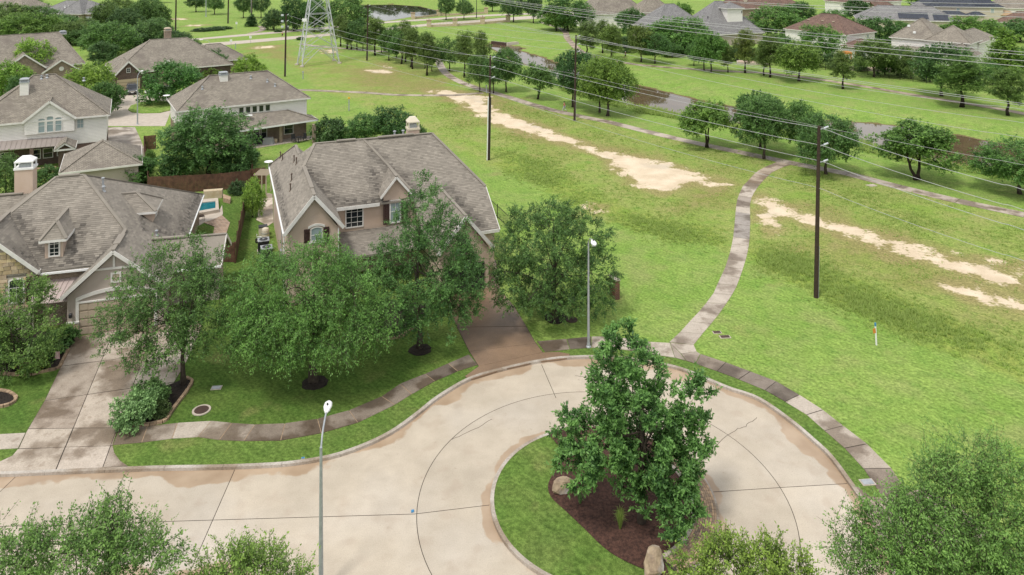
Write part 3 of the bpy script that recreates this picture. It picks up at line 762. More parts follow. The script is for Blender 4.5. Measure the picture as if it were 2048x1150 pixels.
cut_slabs(root, [G(*p) for p in [(1700, 968), (1718, 975), (1740, 993), (1765, 995), (1815, 985), (1850, 975), (1990, 1060), (1900, 1120), (1770, 1110), (1722, 1003)]], [(G(1765, 995), G(1800, 1080))], [(.8, .75, .7), (.9, .85, .8)])
# the next street over: cul-de-sac with its round lawn, seen between the houses
root = thing('side_street', '', '', G(245, 230), kind='structure')
MB().poly([G(x, y, .02) for x, y in [(205, 252), (330, 252), (345, 215), (335, 195), (300, 189), (270, 192), (243, 198), (225, 207), (150, 215), (60, 225), (60, 240)]]).build('street_surface', 'pale_concrete', root)
MB().poly([G(x, y, .03) for x, y in [(214, 254), (270, 254), (284, 285), (300, 330), (210, 330)]]).build('drive_surface', 'concrete_slab', root)
MB().poly([G(x, y, .03) for x, y in [(224, 174), (268, 172), (284, 192), (243, 201)]]).build('drive_surface', 'pale_concrete', root)
ob = MB().prism([G(x, y, .02) for x, y in [(256, 220), (262, 212), (280, 206), (310, 202), (340, 204), (345, 220), (320, 226), (285, 227), (264, 225)]][::-1], .12).build('round_lawn', 'turf', None, kind='structure')
# far divided road
def strip(name, top, bot, m, z=.03):
    a = [G(*p) for p in top]; b = [G(*p) for p in bot]
    a = resample(smooth_line(a, 4), n=24); b = resample(smooth_line(b, 4), n=24)
    mb = MB(); q = a + b[::-1]; mb.poly([(p.x, p.y, z) for p in q][::-1]); return mb.build(name, m, kind='structure')
strip('far_road', [(300, 83), (380, 78), (480, 69), (574, 61), (660, 53), (775, 43), (860, 37), (943, 31), (1008, 28), (1090, 25), (1160, 22)], [(300, 87), (381, 81), (480, 73), (574, 65), (660, 57), (775, 46), (860, 40.5), (943, 34.5), (1008, 31), (1090, 28), (1160, 25)], 'pale_concrete')
strip('far_road', [(330, 93), (393, 88), (500, 80), (579, 73), (645, 68), (760, 57), (872, 46), (957, 40), (1016, 35), (1095, 30), (1200, 24)], [(330, 100), (393, 95), (500, 86), (579, 79), (645, 73), (760, 62), (872, 50.5), (957, 45), (1016, 41), (1095, 36), (1200, 30)], 'pale_concrete')
# ================================================================ TREES AND SHRUBS
def nrm(a): return a / (np.linalg.norm(a, axis=-1, keepdims=True) + 1e-9)
def crown_mesh(name, lobes, nc, tw, lp, ll, lw, tl, seed, droop=.15, up=.15, spread=.9, stems=False, flat=.6, tb=.45, lm='leaf', zmin=.15, shell=.26, tipb=.55, ctv=.16):
    """a crown of single leaves: clumps spread through the lobes, twigs from the clumps, leaves along the twigs"""
    rg = np.random.default_rng(seed); lb = np.array([l[:6] for l in lobes], float)
    w = (lb[:, 3] * lb[:, 4] * lb[:, 5]) ** (2 / 3); w /= w.sum()
    C = []; O = []
    while len(C) < nc:
        k = rg.choice(len(lb), p=w); d = nrm(rg.normal(size=3)); r = np.clip(1 - abs(rg.normal(0, shell)), .1, 1)
        p = lb[k, :3] + d * lb[k, 3:] * r
        if p[2] < zmin: continue
        q = (p - lb[:, :3]) / lb[:, 3:]; ins = (np.linalg.norm(q, axis=1) < .62).sum()
        if ins and rg.random() < .72: continue
        C.append(p); O.append(nrm(d / lb[k, 3:]))
    C = np.array(C); O = np.array(O); ct = rg.normal(0, ctv, len(C))
    n = len(C) * tw
    ci = np.repeat(np.arange(len(C)), tw)
    D = nrm(.8 * O[ci] + spread * rg.normal(size=(n, 3)) * .7 + np.array([0, 0, up])); TL = tl * rg.uniform(.55, 1.35, n)
    S0 = C[ci] + rg.normal(size=(n, 3)) * tl * .28
    m = n * lp; ti = np.repeat(np.arange(n), lp); t = rg.uniform(.08, 1.0, m)
    P = S0[ti] + D[ti] * (TL[ti] * t)[:, None]; P[:, 2] -= droop * TL[ti] * t * t
    P += rg.normal(size=(m, 3)) * tl * .07
    ax = nrm(D[ti] * .55 + rg.normal(size=(m, 3)) * .6 - np.array([0, 0, .15 + droop * .5]))
    nn = nrm(rg.normal(size=(m, 3)) * flat + np.array([0, 0, 1.0]) + .45 * O[ci[ti]])
    sd = nrm(np.cross(ax, nn)); sc = rg.uniform(.65, 1.25, m)[:, None]
    l2 = ll * sc; w2 = lw * sc
    V = np.stack([P, P + ax * l2 * .45 + sd * w2 * .5, P + ax * l2, P + ax * l2 * .45 - sd * w2 * .5], 1).reshape(-1, 3)
    tone = np.clip(tb + ct[ci[ti]] + rg.normal(0, .15, m) + tipb * (t - .55), 0, 1)
    Fq = np.arange(m * 4).reshape(-1, 4); mi = np.zeros(m, np.int32)
    if stems:
        a = S0; b = S0 + D * TL[:, None]; b = b - np.array([0, 0, 1]) * (droop * TL)[:, None]
        sd = nrm(np.cross(D, rg.normal(size=(n, 3)))) * .008
        V2 = np.stack([a - sd, a + sd, b + sd * .4, b - sd * .4], 1).reshape(-1, 3)
        Fq = np.vstack([Fq, np.arange(n * 4).reshape(-1, 4) + len(V)]); V = np.vstack([V, V2]); mi = np.concatenate([mi, np.ones(n, np.int32)]); tone = np.concatenate([tone, np.full(n, .5)])
    me = bpy.data.meshes.new(name); me.vertices.add(len(V)); me.vertices.foreach_set('co', V.astype(np.float32).ravel())
    nf = len(Fq); me.loops.add(nf * 4); me.loops.foreach_set('vertex_index', Fq.astype(np.int32).ravel())
    me.polygons.add(nf); me.polygons.foreach_set('loop_start', (np.arange(nf) * 4).astype(np.int32)); me.polygons.foreach_set('loop_total', np.full(nf, 4, np.int32))
    me.update(calc_edges=True)
    at = me.attributes.new('tone', 'FLOAT', 'FACE'); at.data.foreach_set('value', tone.astype(np.float32))
    me.materials.append(MATS[lm]); me.materials.append(MATS['bark']); me.polygons.foreach_set('material_index', mi)
    return me, C, O
def trunk_mb(h, r, C, seed, clear=.22, nl=9, nb=60, lean=(0, 0), multi=1):
    rg = random.Random(seed); mb = MB(); stems = []
    for s in range(multi):
        a0 = rg.random() * 6.28; off = Vector((math.cos(a0), math.sin(a0), 0)) * (r * 1.2 if multi > 1 else 0); sp = .18 * h if multi > 1 else 0
        pts = []; rs = []
        for i in range(9):
            t = i / 8; wob = Vector((rg.uniform(-1, 1), rg.uniform(-1, 1), 0)) * h * .012 * (i > 0)
            pts.append(off + Vector((lean[0] * t, lean[1] * t, 0)) * h + Vector((math.cos(a0), math.sin(a0), 0)) * sp * t + Vector((0, 0, -.12 + t * h * .84)) + wob)
            rs.append(r * (1.55 if i == 0 else (1.0 - .9 * t)) if i else r * 1.5)
        rs[1] = r * .98
        mb.tube(pts, rs, 9); stems.append(pts)
    nodes_ = []
    C = [Vector(c) for c in C]
    for i in range(nl):
        pts = stems[i % multi]; tgt = rg.choice(C); zf = clear + (0.62 - clear) * rg.random()
        k = min(7, int(zf / .84 * 8)); a = pts[k].lerp(pts[k + 1], zf / .84 * 8 - k if k < 7 else 0)
        tgt = a + (tgt - a) * .85; mid = a.lerp(tgt, .5) + Vector((0, 0, .06 * h * rg.uniform(-.6, 1.2)))
        r0 = r * (1 - zf) * .55
        q = smooth_line([a, mid, tgt], 4); mb.tube(q, [r0 * (1 - .8 * j / (len(q) - 1)) for j in range(len(q))], 6)
        nodes_ += q[2:]
    nodes_ += [p for st in stems for p in st[4:]]
    for c in rg.sample(C, min(nb, len(C))):
        a = min(nodes_, key=lambda p: (p - c).length + .3 * max(0, p.z - c.z)); mid = a.lerp(c, .55) + Vector((rg.uniform(-.1, .1), rg.uniform(-.1, .1), .05)) * (a - c).length
        mb.tube([a, mid, c], [r * .09, r * .06, r * .03], 4, cap=False)
    return mb
def near_tree(name, base, lobes_px, trunk_r, label, tint, seed, nc=330, tw=9, lp=11, ll=.17, lw=.075, tl=.62, droop=.2, up=.12, z0=0.0, h=None, group=None, bark='bark', lean=(0, 0), multi=1, clear=.2, tb=.45, stems=True, nb=90, **kw):
    """lobes: photo x, y, half width, half height (pixels at the trunk's distance), metres nearer(-)/farther(+), depth factor"""
    b = Vector(base) if len(base) == 3 else G(*base, z0); k = b.y / F
    lobes = []
    for l in lobes_px:
        px, py, rx, ry, dy = l[:5]; dp = l[5] if len(l) > 5 else 1.0
        Y = b.y + dy; x = (px - CX) / F * Y; z = H - (py - YH) / F * Y
        lobes.append((x - b.x, dy, z - b.z, rx * k, rx * k * dp, ry * k))
    top = max(l[2] + l[5] for l in lobes); h = h or top
    me, C, O = crown_mesh('crown', lobes, nc, tw, int(lp * 1.35), ll * .90, lw * .95, tl, seed, droop=droop, up=up, stems=stems, tb=tb, **kw)
    root = thing(name, label, 'tree', b, group)
    tr = trunk_mb(h, trunk_r, C, seed, clear, nl=14, nb=nb, lean=lean, multi=multi).build('trunk', bark, None, smooth=True); tr.parent = root
    cr = bpy.data.objects.new('crown', me); COL.objects.link(cr); cr.parent = root; cr.color = (*tint, 1)
    return root
PROTO = {}
def proto(kind, seed):
    key = (kind, seed)
    if key in PROTO: return PROTO[key]
    rg = random.Random(seed * 77 + len(kind))
    if kind == 'oak':       # open-grown round crown, clear short trunk
        w, h = 8.0, 8.0; lob = [(0, 0, 5.0, 3.2, 3.2, 2.6)]
        for i in range(9):
            a = i * 2.4 + rg.random(); z = rg.uniform(3.1, 6.4); rr = (2.4 if z < 5.4 else 1.5) * rg.uniform(.75, 1.1); s = rg.uniform(1.15, 1.75); lob.append((rr * math.cos(a), rr * math.sin(a), z, s, s, s * .8))
        args = dict(nc=300, tw=7, lp=6, ll=.30, lw=.15, tl=.62, droop=.2); tr = dict(h=h, r=.17, clear=.22); bark = 'bark'
    elif kind == 'pine':    # loblolly: tall bare stem, tufted irregular crown
        w, h = 5.4, 10.0; lob = []
        for i in range(15):
            z = 3.6 + 6.0 * i / 14; a = i * 2.4 + rg.random() * .8; rr = (1.75 - .23 * max(0, z - 5) if z > 4.6 else 1.3) * rg.uniform(.6, 1.1); s = rg.uniform(.75, 1.25); lob.append((rr * math.cos(a), rr * math.sin(a), z, s, s, s * .75))
        args = dict(nc=280, tw=8, lp=6, ll=.32, lw=.075, tl=.45, droop=-.05, up=.3, spread=1.2, shell=.35); tr = dict(h=h * 1.12, r=.17, clear=.34); bark = 'bark_dark'
    elif kind == 'dense':   # backyard tree, leafy nearly to the ground
        w, h = 8.0, 8.0; lob = [(0, 0, 4.2, 3.0, 3.0, 3.2)]
        for i in range(12):
            a = i * 2.4 + rg.random(); z = rg.uniform(1.6, 6.6); rr = (2.6 if z < 5 else 1.6) * rg.uniform(.75, 1.1); s = rg.uniform(1.1, 1.8); lob.append((rr * math.cos(a), rr * math.sin(a), z, s, s, s * .85))
        args = dict(nc=330, tw=7, lp=6, ll=.30, lw=.16, tl=.6, droop=.12); tr = dict(h=h, r=.16, clear=.15); bark = 'bark'
    elif kind == 'young':   # small open tree with forked trunk
        w, h = 6.0, 6.5; lob = []
        for i in range(11):
            a = i * 2.4 + rg.random(); z = rg.uniform(2.9, 5.4); rr = (1.9 if z < 4.6 else 1.0) * rg.uniform(.5, 1.1); s = rg.uniform(.85, 1.3); lob.append((rr * math.cos(a), rr * math.sin(a), z, s, s, s * .8))
        args = dict(nc=190, tw=7, lp=7, ll=.28, lw=.15, tl=.55, droop=.15); tr = dict(h=h, r=.13, clear=.24, multi=2); bark = 'bark_dark'
    elif kind == 'cone':    # broad cone clothed to the ground
        w, h = 5.0, 9.0; lob = []
        for i in range(16):
            z = .9 + 7.4 * i / 15; R = 2.3 * (1 - .105 * z); a = i * 2.4; s = R * .62 + .25; lob.append((R * .5 * math.cos(a), R * .5 * math.sin(a), z, s, s, s))
        args = dict(nc=330, tw=7, lp=6, ll=.28, lw=.15, tl=.5, droop=.1, up=.3); tr = dict(h=h, r=.16, clear=.1); bark = 'bark'
    else:                   # shrub
        w, h = 3.0, 2.0; lob = [(0, 0, .9, 1.15, 1.15, .85)]
        for i in range(6):
            a = i * 1.05 + rg.random(); s = rg.uniform(.5, .8); lob.append((.8 * math.cos(a), .8 * math.sin(a), rg.uniform(.5, 1.2), s, s, s * .9))
        args = dict(nc=150, tw=7, lp=6, ll=.17, lw=.09, tl=.3, droop=.08, up=.25, lm='leaf_shrub', zmin=.04); tr = dict(h=h, r=.06, clear=.05); bark = 'bark'
    if seed >= 5 and kind in ('dense', 'oak', 'young'): args.update(nc=int(args['nc'] * 1.5), lp=args['lp'] + 3, ll=.21, lw=.11)
    me, C, O = crown_mesh('crown', lob, seed=seed, **args)
    tm = trunk_mb(C=C, seed=seed, nl=8, nb=26, **tr).build('trunk', bark, None, smooth=True)
    tme = tm.data; bpy.data.objects.remove(tm)
    PROTO[key] = (me, tme, w, h); return PROTO[key]
_tc = [0]
def tree(kind, x, y, l, r, top, tint, label, name=None, group=None, var=None, hmin=None, cat=None, deep=None):
    """x, y: foot of the trunk in the photo; l, r, top: crown limits there"""
    _tc[0] += 1; i = _tc[0]
    me, tme, w, h = proto(kind, var if var is not None else 1 + i % 2)
    b = GG(x, y); k = b.y / F; H_ = (y - top) * k; w_ = (r - l) * k
    nm = name or {'pine': 'pine_tree', 'shrub': 'shrub', 'cone': 'broad_cone_tree'}.get(kind, 'shade_tree')
    root = thing(nm, label, cat or ('shrub' if kind == 'shrub' else 'tree'), b, group)
    root.rotation_euler = (0, 0, (i * 2.39) % 6.28); sxy = w_ / w * 1.16; root.scale = (sxy, sxy * (deep or 1), H_ / h)
    a = bpy.data.objects.new('trunk', tme); COL.objects.link(a); a.parent = root
    c = bpy.data.objects.new('crown', me); COL.objects.link(c); c.parent = root
    j = random.uniform(.9, 1.1); c.color = (tint[0] * j, tint[1] * j, tint[2] * j, 1)
    return root
DK, MD, LT, YL, BR, OL = (.72, .74, .80), (1.0, 1.0, 1.0), (1.45, 1.35, 1.0), (1.9, 1.5, .85), (1.9, 1.55, 1.0), (1.15, .98, .85)
PN = (1.05, .88, .72)
# ---- the big trees of the foreground
near_tree('red_oak_tree', (1283, 1055), [(1248, 700, 46, 46, .2), (1215, 758, 42, 38, .3), (1295, 756, 36, 40, .4), (1255, 795, 70, 52, .2), (1383, 805, 36, 50, .3), (1368, 862, 46, 44, .8), (1388, 908, 30, 34, -.1), (1155, 865, 42, 46, 0), (1195, 895, 56, 48, -.4), (1162, 925, 46, 36, .1), (1228, 928, 46, 30, -.6), (1275, 855, 72, 52, 0), (1300, 910, 66, 44, -.2), (1348, 945, 48, 34, -.4), (1308, 990, 46, 34, -.9), (1362, 1008, 36, 32, -.9), (1340, 1042, 32, 22, -1.2), (1395, 960, 22, 20, -.2), (1285, 860, 80, 60, 1.6), (1250, 965, 30, 20, -.8)],
          .17, 'tall pointed red oak standing in the mulch bed of the turning circle', (1.0, 1.14, 1.0), 11, nc=330, tw=11, lp=12, ll=.20, lw=.085, tl=.40, droop=-.02, up=.55, clear=.12, stems=False, tb=.42, tipb=.9, ctv=.2, shell=.2)
near_tree('live_oak_tree', (628, 764), [(615, 560, 105, 62, 0), (530, 575, 62, 55, -.3), (700, 570, 62, 55, -.3), (500, 640, 52, 60, -.6), (570, 640, 80, 62, -1.4), (660, 630, 85, 62, -1.5), (735, 640, 45, 60, -.6), (520, 672, 52, 34, -1.2), (590, 668, 60, 34, -2.0), (680, 658, 62, 30, -1.6), (600, 590, 120, 70, 2.2), (630, 520, 70, 28, .4), (475, 672, 25, 28, -.6), (740, 655, 28, 24, -.5)],
          .26, 'broad light green live oak on the lawn with the branch tips drooping low', (1.02, 1.16, .86), 12, nc=560, tw=10, lp=12, ll=.15, lw=.06, tl=.75, droop=.35, up=.02, tb=.52)
near_tree('live_oak_tree', (838, 698), [(850, 425, 45, 55, .3), (815, 460, 48, 50, .2), (890, 470, 50, 48, .4), (920, 480, 30, 45, .3), (800, 520, 62, 52, -.2), (870, 530, 80, 60, -.4), (925, 560, 45, 60, .2), (770, 560, 42, 45, 0), (820, 590, 75, 52, -.8), (900, 590, 55, 55, -.5), (790, 635, 48, 32, -.7), (870, 635, 60, 30, -1.0), (850, 380, 22, 28, .4), (860, 520, 90, 90, 2.0), (945, 600, 18, 22, .1)],
          .17, 'tall narrow dark green live oak in front of the grey roofed tan house', (.82, .98, .84), 13, nc=430, tw=9, lp=12, ll=.15, lw=.065, tl=.62, droop=.15, up=.15, tb=.42)
near_tree('live_oak_tree', (1108, 640), [(1105, 480, 95, 72, 0), (1060, 470, 65, 55, .4), (1160, 475, 62, 55, .2), (1020, 520, 45, 52, .2), (1190, 540, 48, 65, 0), (1100, 440, 70, 42, .3), (1060, 560, 75, 52, -.8), (1140, 565, 70, 52, -.9), (1100, 595, 60, 32, -1.4), (1200, 590, 34, 36, -.5), (1030, 585, 42, 30, -.4), (1105, 520, 110, 80, 2.0), (1165, 600, 40, 25, -1.0), (1110, 610, 35, 18, -1.6)],
          .21, 'dense rounded live oak beside the driveway, behind the slim lamp post', (.86, .92, .78), 14, nc=520, tw=9, lp=12, ll=.14, lw=.065, tl=.5, droop=.2, up=.1, tb=.4)
near_tree('live_oak_tree', (367, 772), [(355, 535, 62, 45, .2), (300, 560, 58, 40, .1), (410, 545, 48, 45, .2), (270, 600, 45, 35, -.2), (340, 600, 75, 48, -.4), (410, 610, 52, 52, 0), (240, 645, 38, 30, -.2), (310, 650, 62, 38, -.8), (390, 660, 50, 38, -.4), (260, 690, 45, 24, -.7), (335, 690, 52, 28, -1.0), (425, 660, 28, 30, .4), (290, 720, 40, 18, -1.0), (350, 580, 80, 60, 1.6), (380, 505, 24, 24, .2)],
          .15, 'airy live oak over the concrete driveway with its trunk in the edged black bed', (.95, 1.0, .86), 15, nc=330, tw=9, lp=11, ll=.15, lw=.065, tl=.66, droop=.15, up=.1)
near_tree('crape_myrtle', (45, 742), [(40, 610, 60, 42, 0), (-10, 640, 55, 55, 0), (85, 630, 40, 42, 0), (50, 670, 65, 42, -.5), (100, 665, 28, 32, -.2), (-20, 690, 50, 35, -.4), (55, 575, 30, 18, .2), (40, 710, 60, 25, -.6)],
          .08, 'loose pale green crape myrtle at the left edge beside the garage wall', (1.30, 1.22, 1.0), 16, nc=230, tw=9, lp=10, ll=.14, lw=.07, tl=.5, droop=.1, up=.25, multi=3, clear=.1)
# crowns that rise into the bottom of the frame
def low_tree(x, top, z, lobes, label, tint, seed, name='live_oak_tree', **kw):
    Y = (H - z) * F / (top - YH); X = (x - CX) / F * Y
    return near_tree(name, (X, Y, 0), lobes, .17, label, tint, seed, **kw)
low_tree(165, 1010, 8.3, [(215, 1062, 48, 40, 0), (120, 1092, 55, 34, 0), (265, 1078, 48, 40, 0), (320, 1082, 28, 26, 0), (40, 1122, 50, 40, 0), (170, 1120, 80, 45, -.5), (290, 1140, 55, 40, -.3), (-10, 1130, 45, 45, 0), (140, 1190, 150, 60, .2)],
         'feathery treetop in the bottom left corner, the larger one', (1.2, 1.18, 1.0), 21, nc=210, tw=9, lp=12, ll=.12, lw=.052, tl=.62, droop=.0, up=.45, tb=.5, shell=.4)
low_tree(470, 1090, 6.3, [(460, 1135, 45, 26, 0), (525, 1142, 45, 26, 0), (400, 1155, 40, 24, 0), (585, 1156, 34, 22, 0), (480, 1190, 110, 40, -.3)],
         'yellow-green treetop at the bottom edge beside the near lamp post', (1.45, 1.30, .90), 22, nc=130, tw=9, lp=12, ll=.115, lw=.05, tl=.55, droop=.0, up=.45, tb=.55, shell=.4)
low_tree(1900, 860, 9.3, [(1940, 940, 45, 55, .6), (1870, 965, 40, 36, .4), (1995, 950, 50, 60, .8), (1850, 1005, 52, 42, 0), (1935, 1020, 75, 55, 0), (2025, 1000, 55, 70, .4), (1775, 1045, 40, 32, -.2), (1800, 1080, 70, 42, -.5), (1900, 1095, 95, 55, -.6), (2005, 1085, 85, 60, -.3), (1705, 1085, 32, 22, -.4), (1715, 1128, 50, 32, -.8), (1790, 1150, 85, 45, -.8), (1945, 1175, 130, 60, 0)],
         'big feathery treetop filling the bottom right corner', (1.25, 1.28, 1.0), 23, nc=400, tw=10, lp=12, ll=.125, lw=.052, tl=.75, droop=.02, up=.4, tb=.5, shell=.38)
low_tree(1480, 1085, 6.5, [(1455, 1130, 48, 30, 0), (1530, 1126, 46, 28, 0), (1400, 1142, 40, 28, 0), (1590, 1145, 30, 28, 0), (1368, 1140, 22, 18, 0), (1500, 1180, 115, 50, -.3)],
         'yellowish treetop at the bottom edge under the brick apron', (1.55, 1.30, .75), 24, nc=170, tw=9, lp=11, ll=.115, lw=.056, tl=.5, droop=.0, up=.45, tb=.55, shell=.4)
# ---- trees of the middle distance: back gardens, creek side, far bank
R_ = 'trees along the near trail'; R2_ = 'trees on the far bank'; R3_ = 'trees around the back street'
tree('dense', 418, 352, 332, 496, 208, (.82, .92, .86), 'big dark round tree behind the wooden fence in the back garden', var=5)
tree('dense', 478, 352, 432, 512, 292, (.66, .76, .74), 'low dark tree under the fence corner behind the brick porch house')
tree('dense', 345, 360, 318, 372, 308, (.66, .8, .74), 'dark bushy tree at the fence, left of the biggest garden tree')
tree('shrub', 658, 282, 628, 690, 232, (.62, .70, .62), 'dark round shrub at the end of the covered porch', deep=1.5)
tree('dense', 728, 285, 688, 765, 224, (.85, .95, .82), 'mid green bushy tree behind the ridge of the tan house')
tree('dense', 783, 285, 745, 822, 212, (.68, .80, .78), 'dark bushy tree touching the stucco chimney with white cap')
tree('shrub', 838, 282, 822, 852, 248, (.7, .8, .7), 'small dark shrub peeping out right of the stucco chimney')
tree('dense', 505, 434, 486, 526, 355, (2.0, 1.75, 1.0), 'bright green columnar shrub by the side fence of the tan house', name='tall_shrub', cat='shrub')
tree('shrub', 475, 387, 459, 492, 359, (.55, .62, .60), 'clipped dark green round shrub in the corner of the wooden fence')
tree('dense', 182, 215, 138, 226, 124, (1.75, 1.5, .85), 'yellow-green tree beside the white sided house')
tree('dense', 212, 232, 172, 242, 158, (.78, .88, .75), 'dark tree behind the right corner of the white sided house')
tree('dense', 67, 172, 27, 108, 75, (1.75, 1.6, .85), 'bright green rounded tree in front of the house with a brick gable')
tree('dense', 18, 200, -22, 52, 117, (1.6, 1.5, .9), 'bright green tree cut by the left edge below the gabled roof')
tree('dense', 50, 215, 18, 84, 150, (.72, .82, .74), 'dark shrubby tree behind the white siding chimney')
tree('dense', 112, 168, 98, 128, 133, (1.9, 1.6, .8), 'small lime green tree above the white sided house roof')
tree('dense', 12, 392, -22, 38, 308, (.95, .92, .85), 'dull green crape myrtle left of the stucco chimney', name='crape_myrtle')
tree('dense', 92, 388, 62, 124, 328, (.8, .88, .78), 'dark green tree between the stucco chimney and the hip roofed garage')
tree('shrub', 182, 352, 152, 216, 322, (.75, .9, .75), 'dark shrub showing over the ridge of the stone gabled house')
tree('dense', 270, 368, 232, 306, 308, (.78, .92, .76), 'dark green leafy tree beside the hip roofed garage')
tree('dense', 300, 345, 282, 306, 298, (1.2, 1.2, .9), 'slim green tree at the garage corner by the lawn')
for a in [(20, 60, -24, 62, 2, OL, 'olive tree above the leftmost light green crown'), (75, 58, 40, 112, 10, MD, 'dark tree showing above the light green pair at the top left'), (128, 72, 96, 160, 26, MD, 'green tree just below the eave of the grey hip roof'), (172, 76, 146, 202, 36, OL, 'olive tree under the right part of the grey hip roof'), (262, 100, 232, 300, 54, DK, 'dark tree filling the gap left of the far brick chimney roof'),
          (160, 90, 136, 190, 58, MD, 'dark green tree right behind the white chimney of the gabled house'), (205, 128, 176, 232, 80, DK, 'dark tree between the gabled brick house and the tan garage house'), (318, 84, 296, 344, 34, MD, 'tree just left of the brick chimney top'), (350, 96, 330, 384, 58, DK, 'dark tree directly behind the far brick chimney'), (240, 44, 216, 268, -8, OL, 'olive tree at the top edge in the belt, middle'), (300, 40, 278, 326, -10, MD, 'tree at the top edge near the right end of the belt'),
          (55, 30, 24, 92, -6, MD, 'dark tree at the top edge between two far roofs'), (2, 85, -32, 32, 15, OL, 'olive green tree at the top left edge'), (42, 88, 3, 82, 23, LT, 'light green broad tree below the tan roof in the top left corner'),
          (100, 84, 72, 128, 26, LT, 'light green tree in front of the grey hip roof'), (140, 88, 108, 172, 42, OL, 'olive tree behind the ridge with the white chimney'), (190, 96, 164, 216, 38, MD, 'dark green tree right of the grey hip roofed house'),
          (226, 112, 182, 270, 42, (1.05, 1.1, .9), 'large green tree behind the house with the tan garage'), (214, 62, 186, 244, -2, (.95, .85, .75), 'brownish green tree at the top edge beside the grey roof'), (252, 74, 222, 284, 15, DK, 'very dark tree among the lighter crowns at the top left'),
          (285, 58, 262, 312, -6, (.82, .82, .7), 'dark olive tree at the top edge of the tree belt'), (300, 94, 266, 334, 36, MD, 'green tree left of the brick chimney far house'), (322, 58, 300, 338, 6, (.85, .85, .72), 'dark olive tree at the right end of the tree belt'),
          (376, 112, 350, 400, 76, DK, 'dark tree beside the far brick chimney'), (340, 205, 286, 392, 116, (.78, .98, .80), 'dark green round tree over the parked white car'), (292, 158, 262, 332, 98, (.85, .95, .78), 'green tree half hiding the house with the tan garage'),
          (356, 150, 322, 394, 96, (.75, .85, .75), 'dark tree behind the round tree near the white car'), (418, 152, 388, 446, 97, (.70, .82, .78), 'dark tree with a small lamp post in front of it')]:
    tree('dense', a[0], a[1], a[2], a[3], a[4], a[5], a[6], group=R3_)
tree('shrub', 422, 160, 402, 444, 131, (1.6, 1.4, .8), 'bright lime shrub left of the white chimney roof')
tree('dense', 495, 162, 468, 522, 108, (2.0, 1.75, .95), 'bright green bush standing behind the white chimney roof')
# top edge, beyond the divided road
for a in [('oak', 392, 24, 372, 412, -14, DK, 'dark tree at the top edge left of the far utility poles'), ('oak', 429, 29, 410, 448, -12, MD, 'tree on the far grass between two utility poles'), ('oak', 487, 36, 470, 506, -12, MD, 'tree at the top edge beside the dark cypress'),
          ('oak', 522, 36, 506, 540, -14, DK, 'dark tree right behind the cypress'), ('dense', 548, 60, 526, 572, 15, DK, 'low dark tree at the kink of the far path'), ('dense', 588, 62, 562, 616, -8, (.6, .72, .66), 'large dark tree behind the pylon, left one'),
          ('dense', 628, 64, 602, 652, -12, (.62, .75, .66), 'large dark tree behind the pylon, right one'), ('dense', 692, 62, 650, 732, -10, (.95, 1.0, .85), 'big leafy tree left of the pond'), ('oak', 892, 40, 876, 912, -14, MD, 'tree on the road verge in front of the pond corner'),
          ('oak', 928, 39, 910, 944, -2, MD, 'small round tree on the verge right of the pond'), ('oak', 985, 23, 960, 1004, -14, DK, 'dark tree beyond the stone bridge wall'), ('oak', 1027, 44, 1000, 1048, -10, DK, 'dark tree on the roadside past the last bridge pillar'),
          ('oak', 1067, 46, 1048, 1088, -12, DK, 'dark roadside tree, second past the last bridge pillar'), ('dense', 1135, 62, 1088, 1185, -8, (.85, .95, .8), 'large spreading tree at the bend of the far bank path'), ('dense', 1192, 40, 1172, 1210, -8, DK, 'dark tree at the top edge beside the far wooden fence'),
          ('oak', 1113, 62, 1092, 1146, 20, LT, 'light green tree standing alone at the top of the far bank path'), ('oak', 314, 6, 296, 332, -30, DK, 'dark tree at the very top edge over the far field')]:
    tree(*a)
for i, x in enumerate((690, 735, 778, 822, 868, 905)): tree('dense', x, -6 - (i % 2) * 3, x - 30, x + 30, -34 - (i * 5) % 9, DK, 'dark tree of the belt beyond the pond, %s from the left' % ('first', 'second', 'third', 'fourth', 'fifth', 'sixth')[i], group='tree belt beyond the pond')
tree('cone', 503, 53, 493, 516, 26, (.42, .52, .5), 'dark columnar cypress in a round bed by the far road', name='cypress_tree')
for x, y, l, r, t, lb in [(405, 62, 388, 424, 55, 'left part of the low hedge on the far field'), (432, 60, 414, 450, 53, 'middle part of the low hedge on the far field'), (452, 58, 440, 462, 52, 'right end of the low hedge on the far field'), (600, 80, 594, 607, 73, 'small dark shrub beside the road at the pylon'), (556, 64, 546, 560, 60, 'flat dark planting on the far road median')]:
    tree('shrub', x, y, l, r, t, (.5, .58, .5), lb)
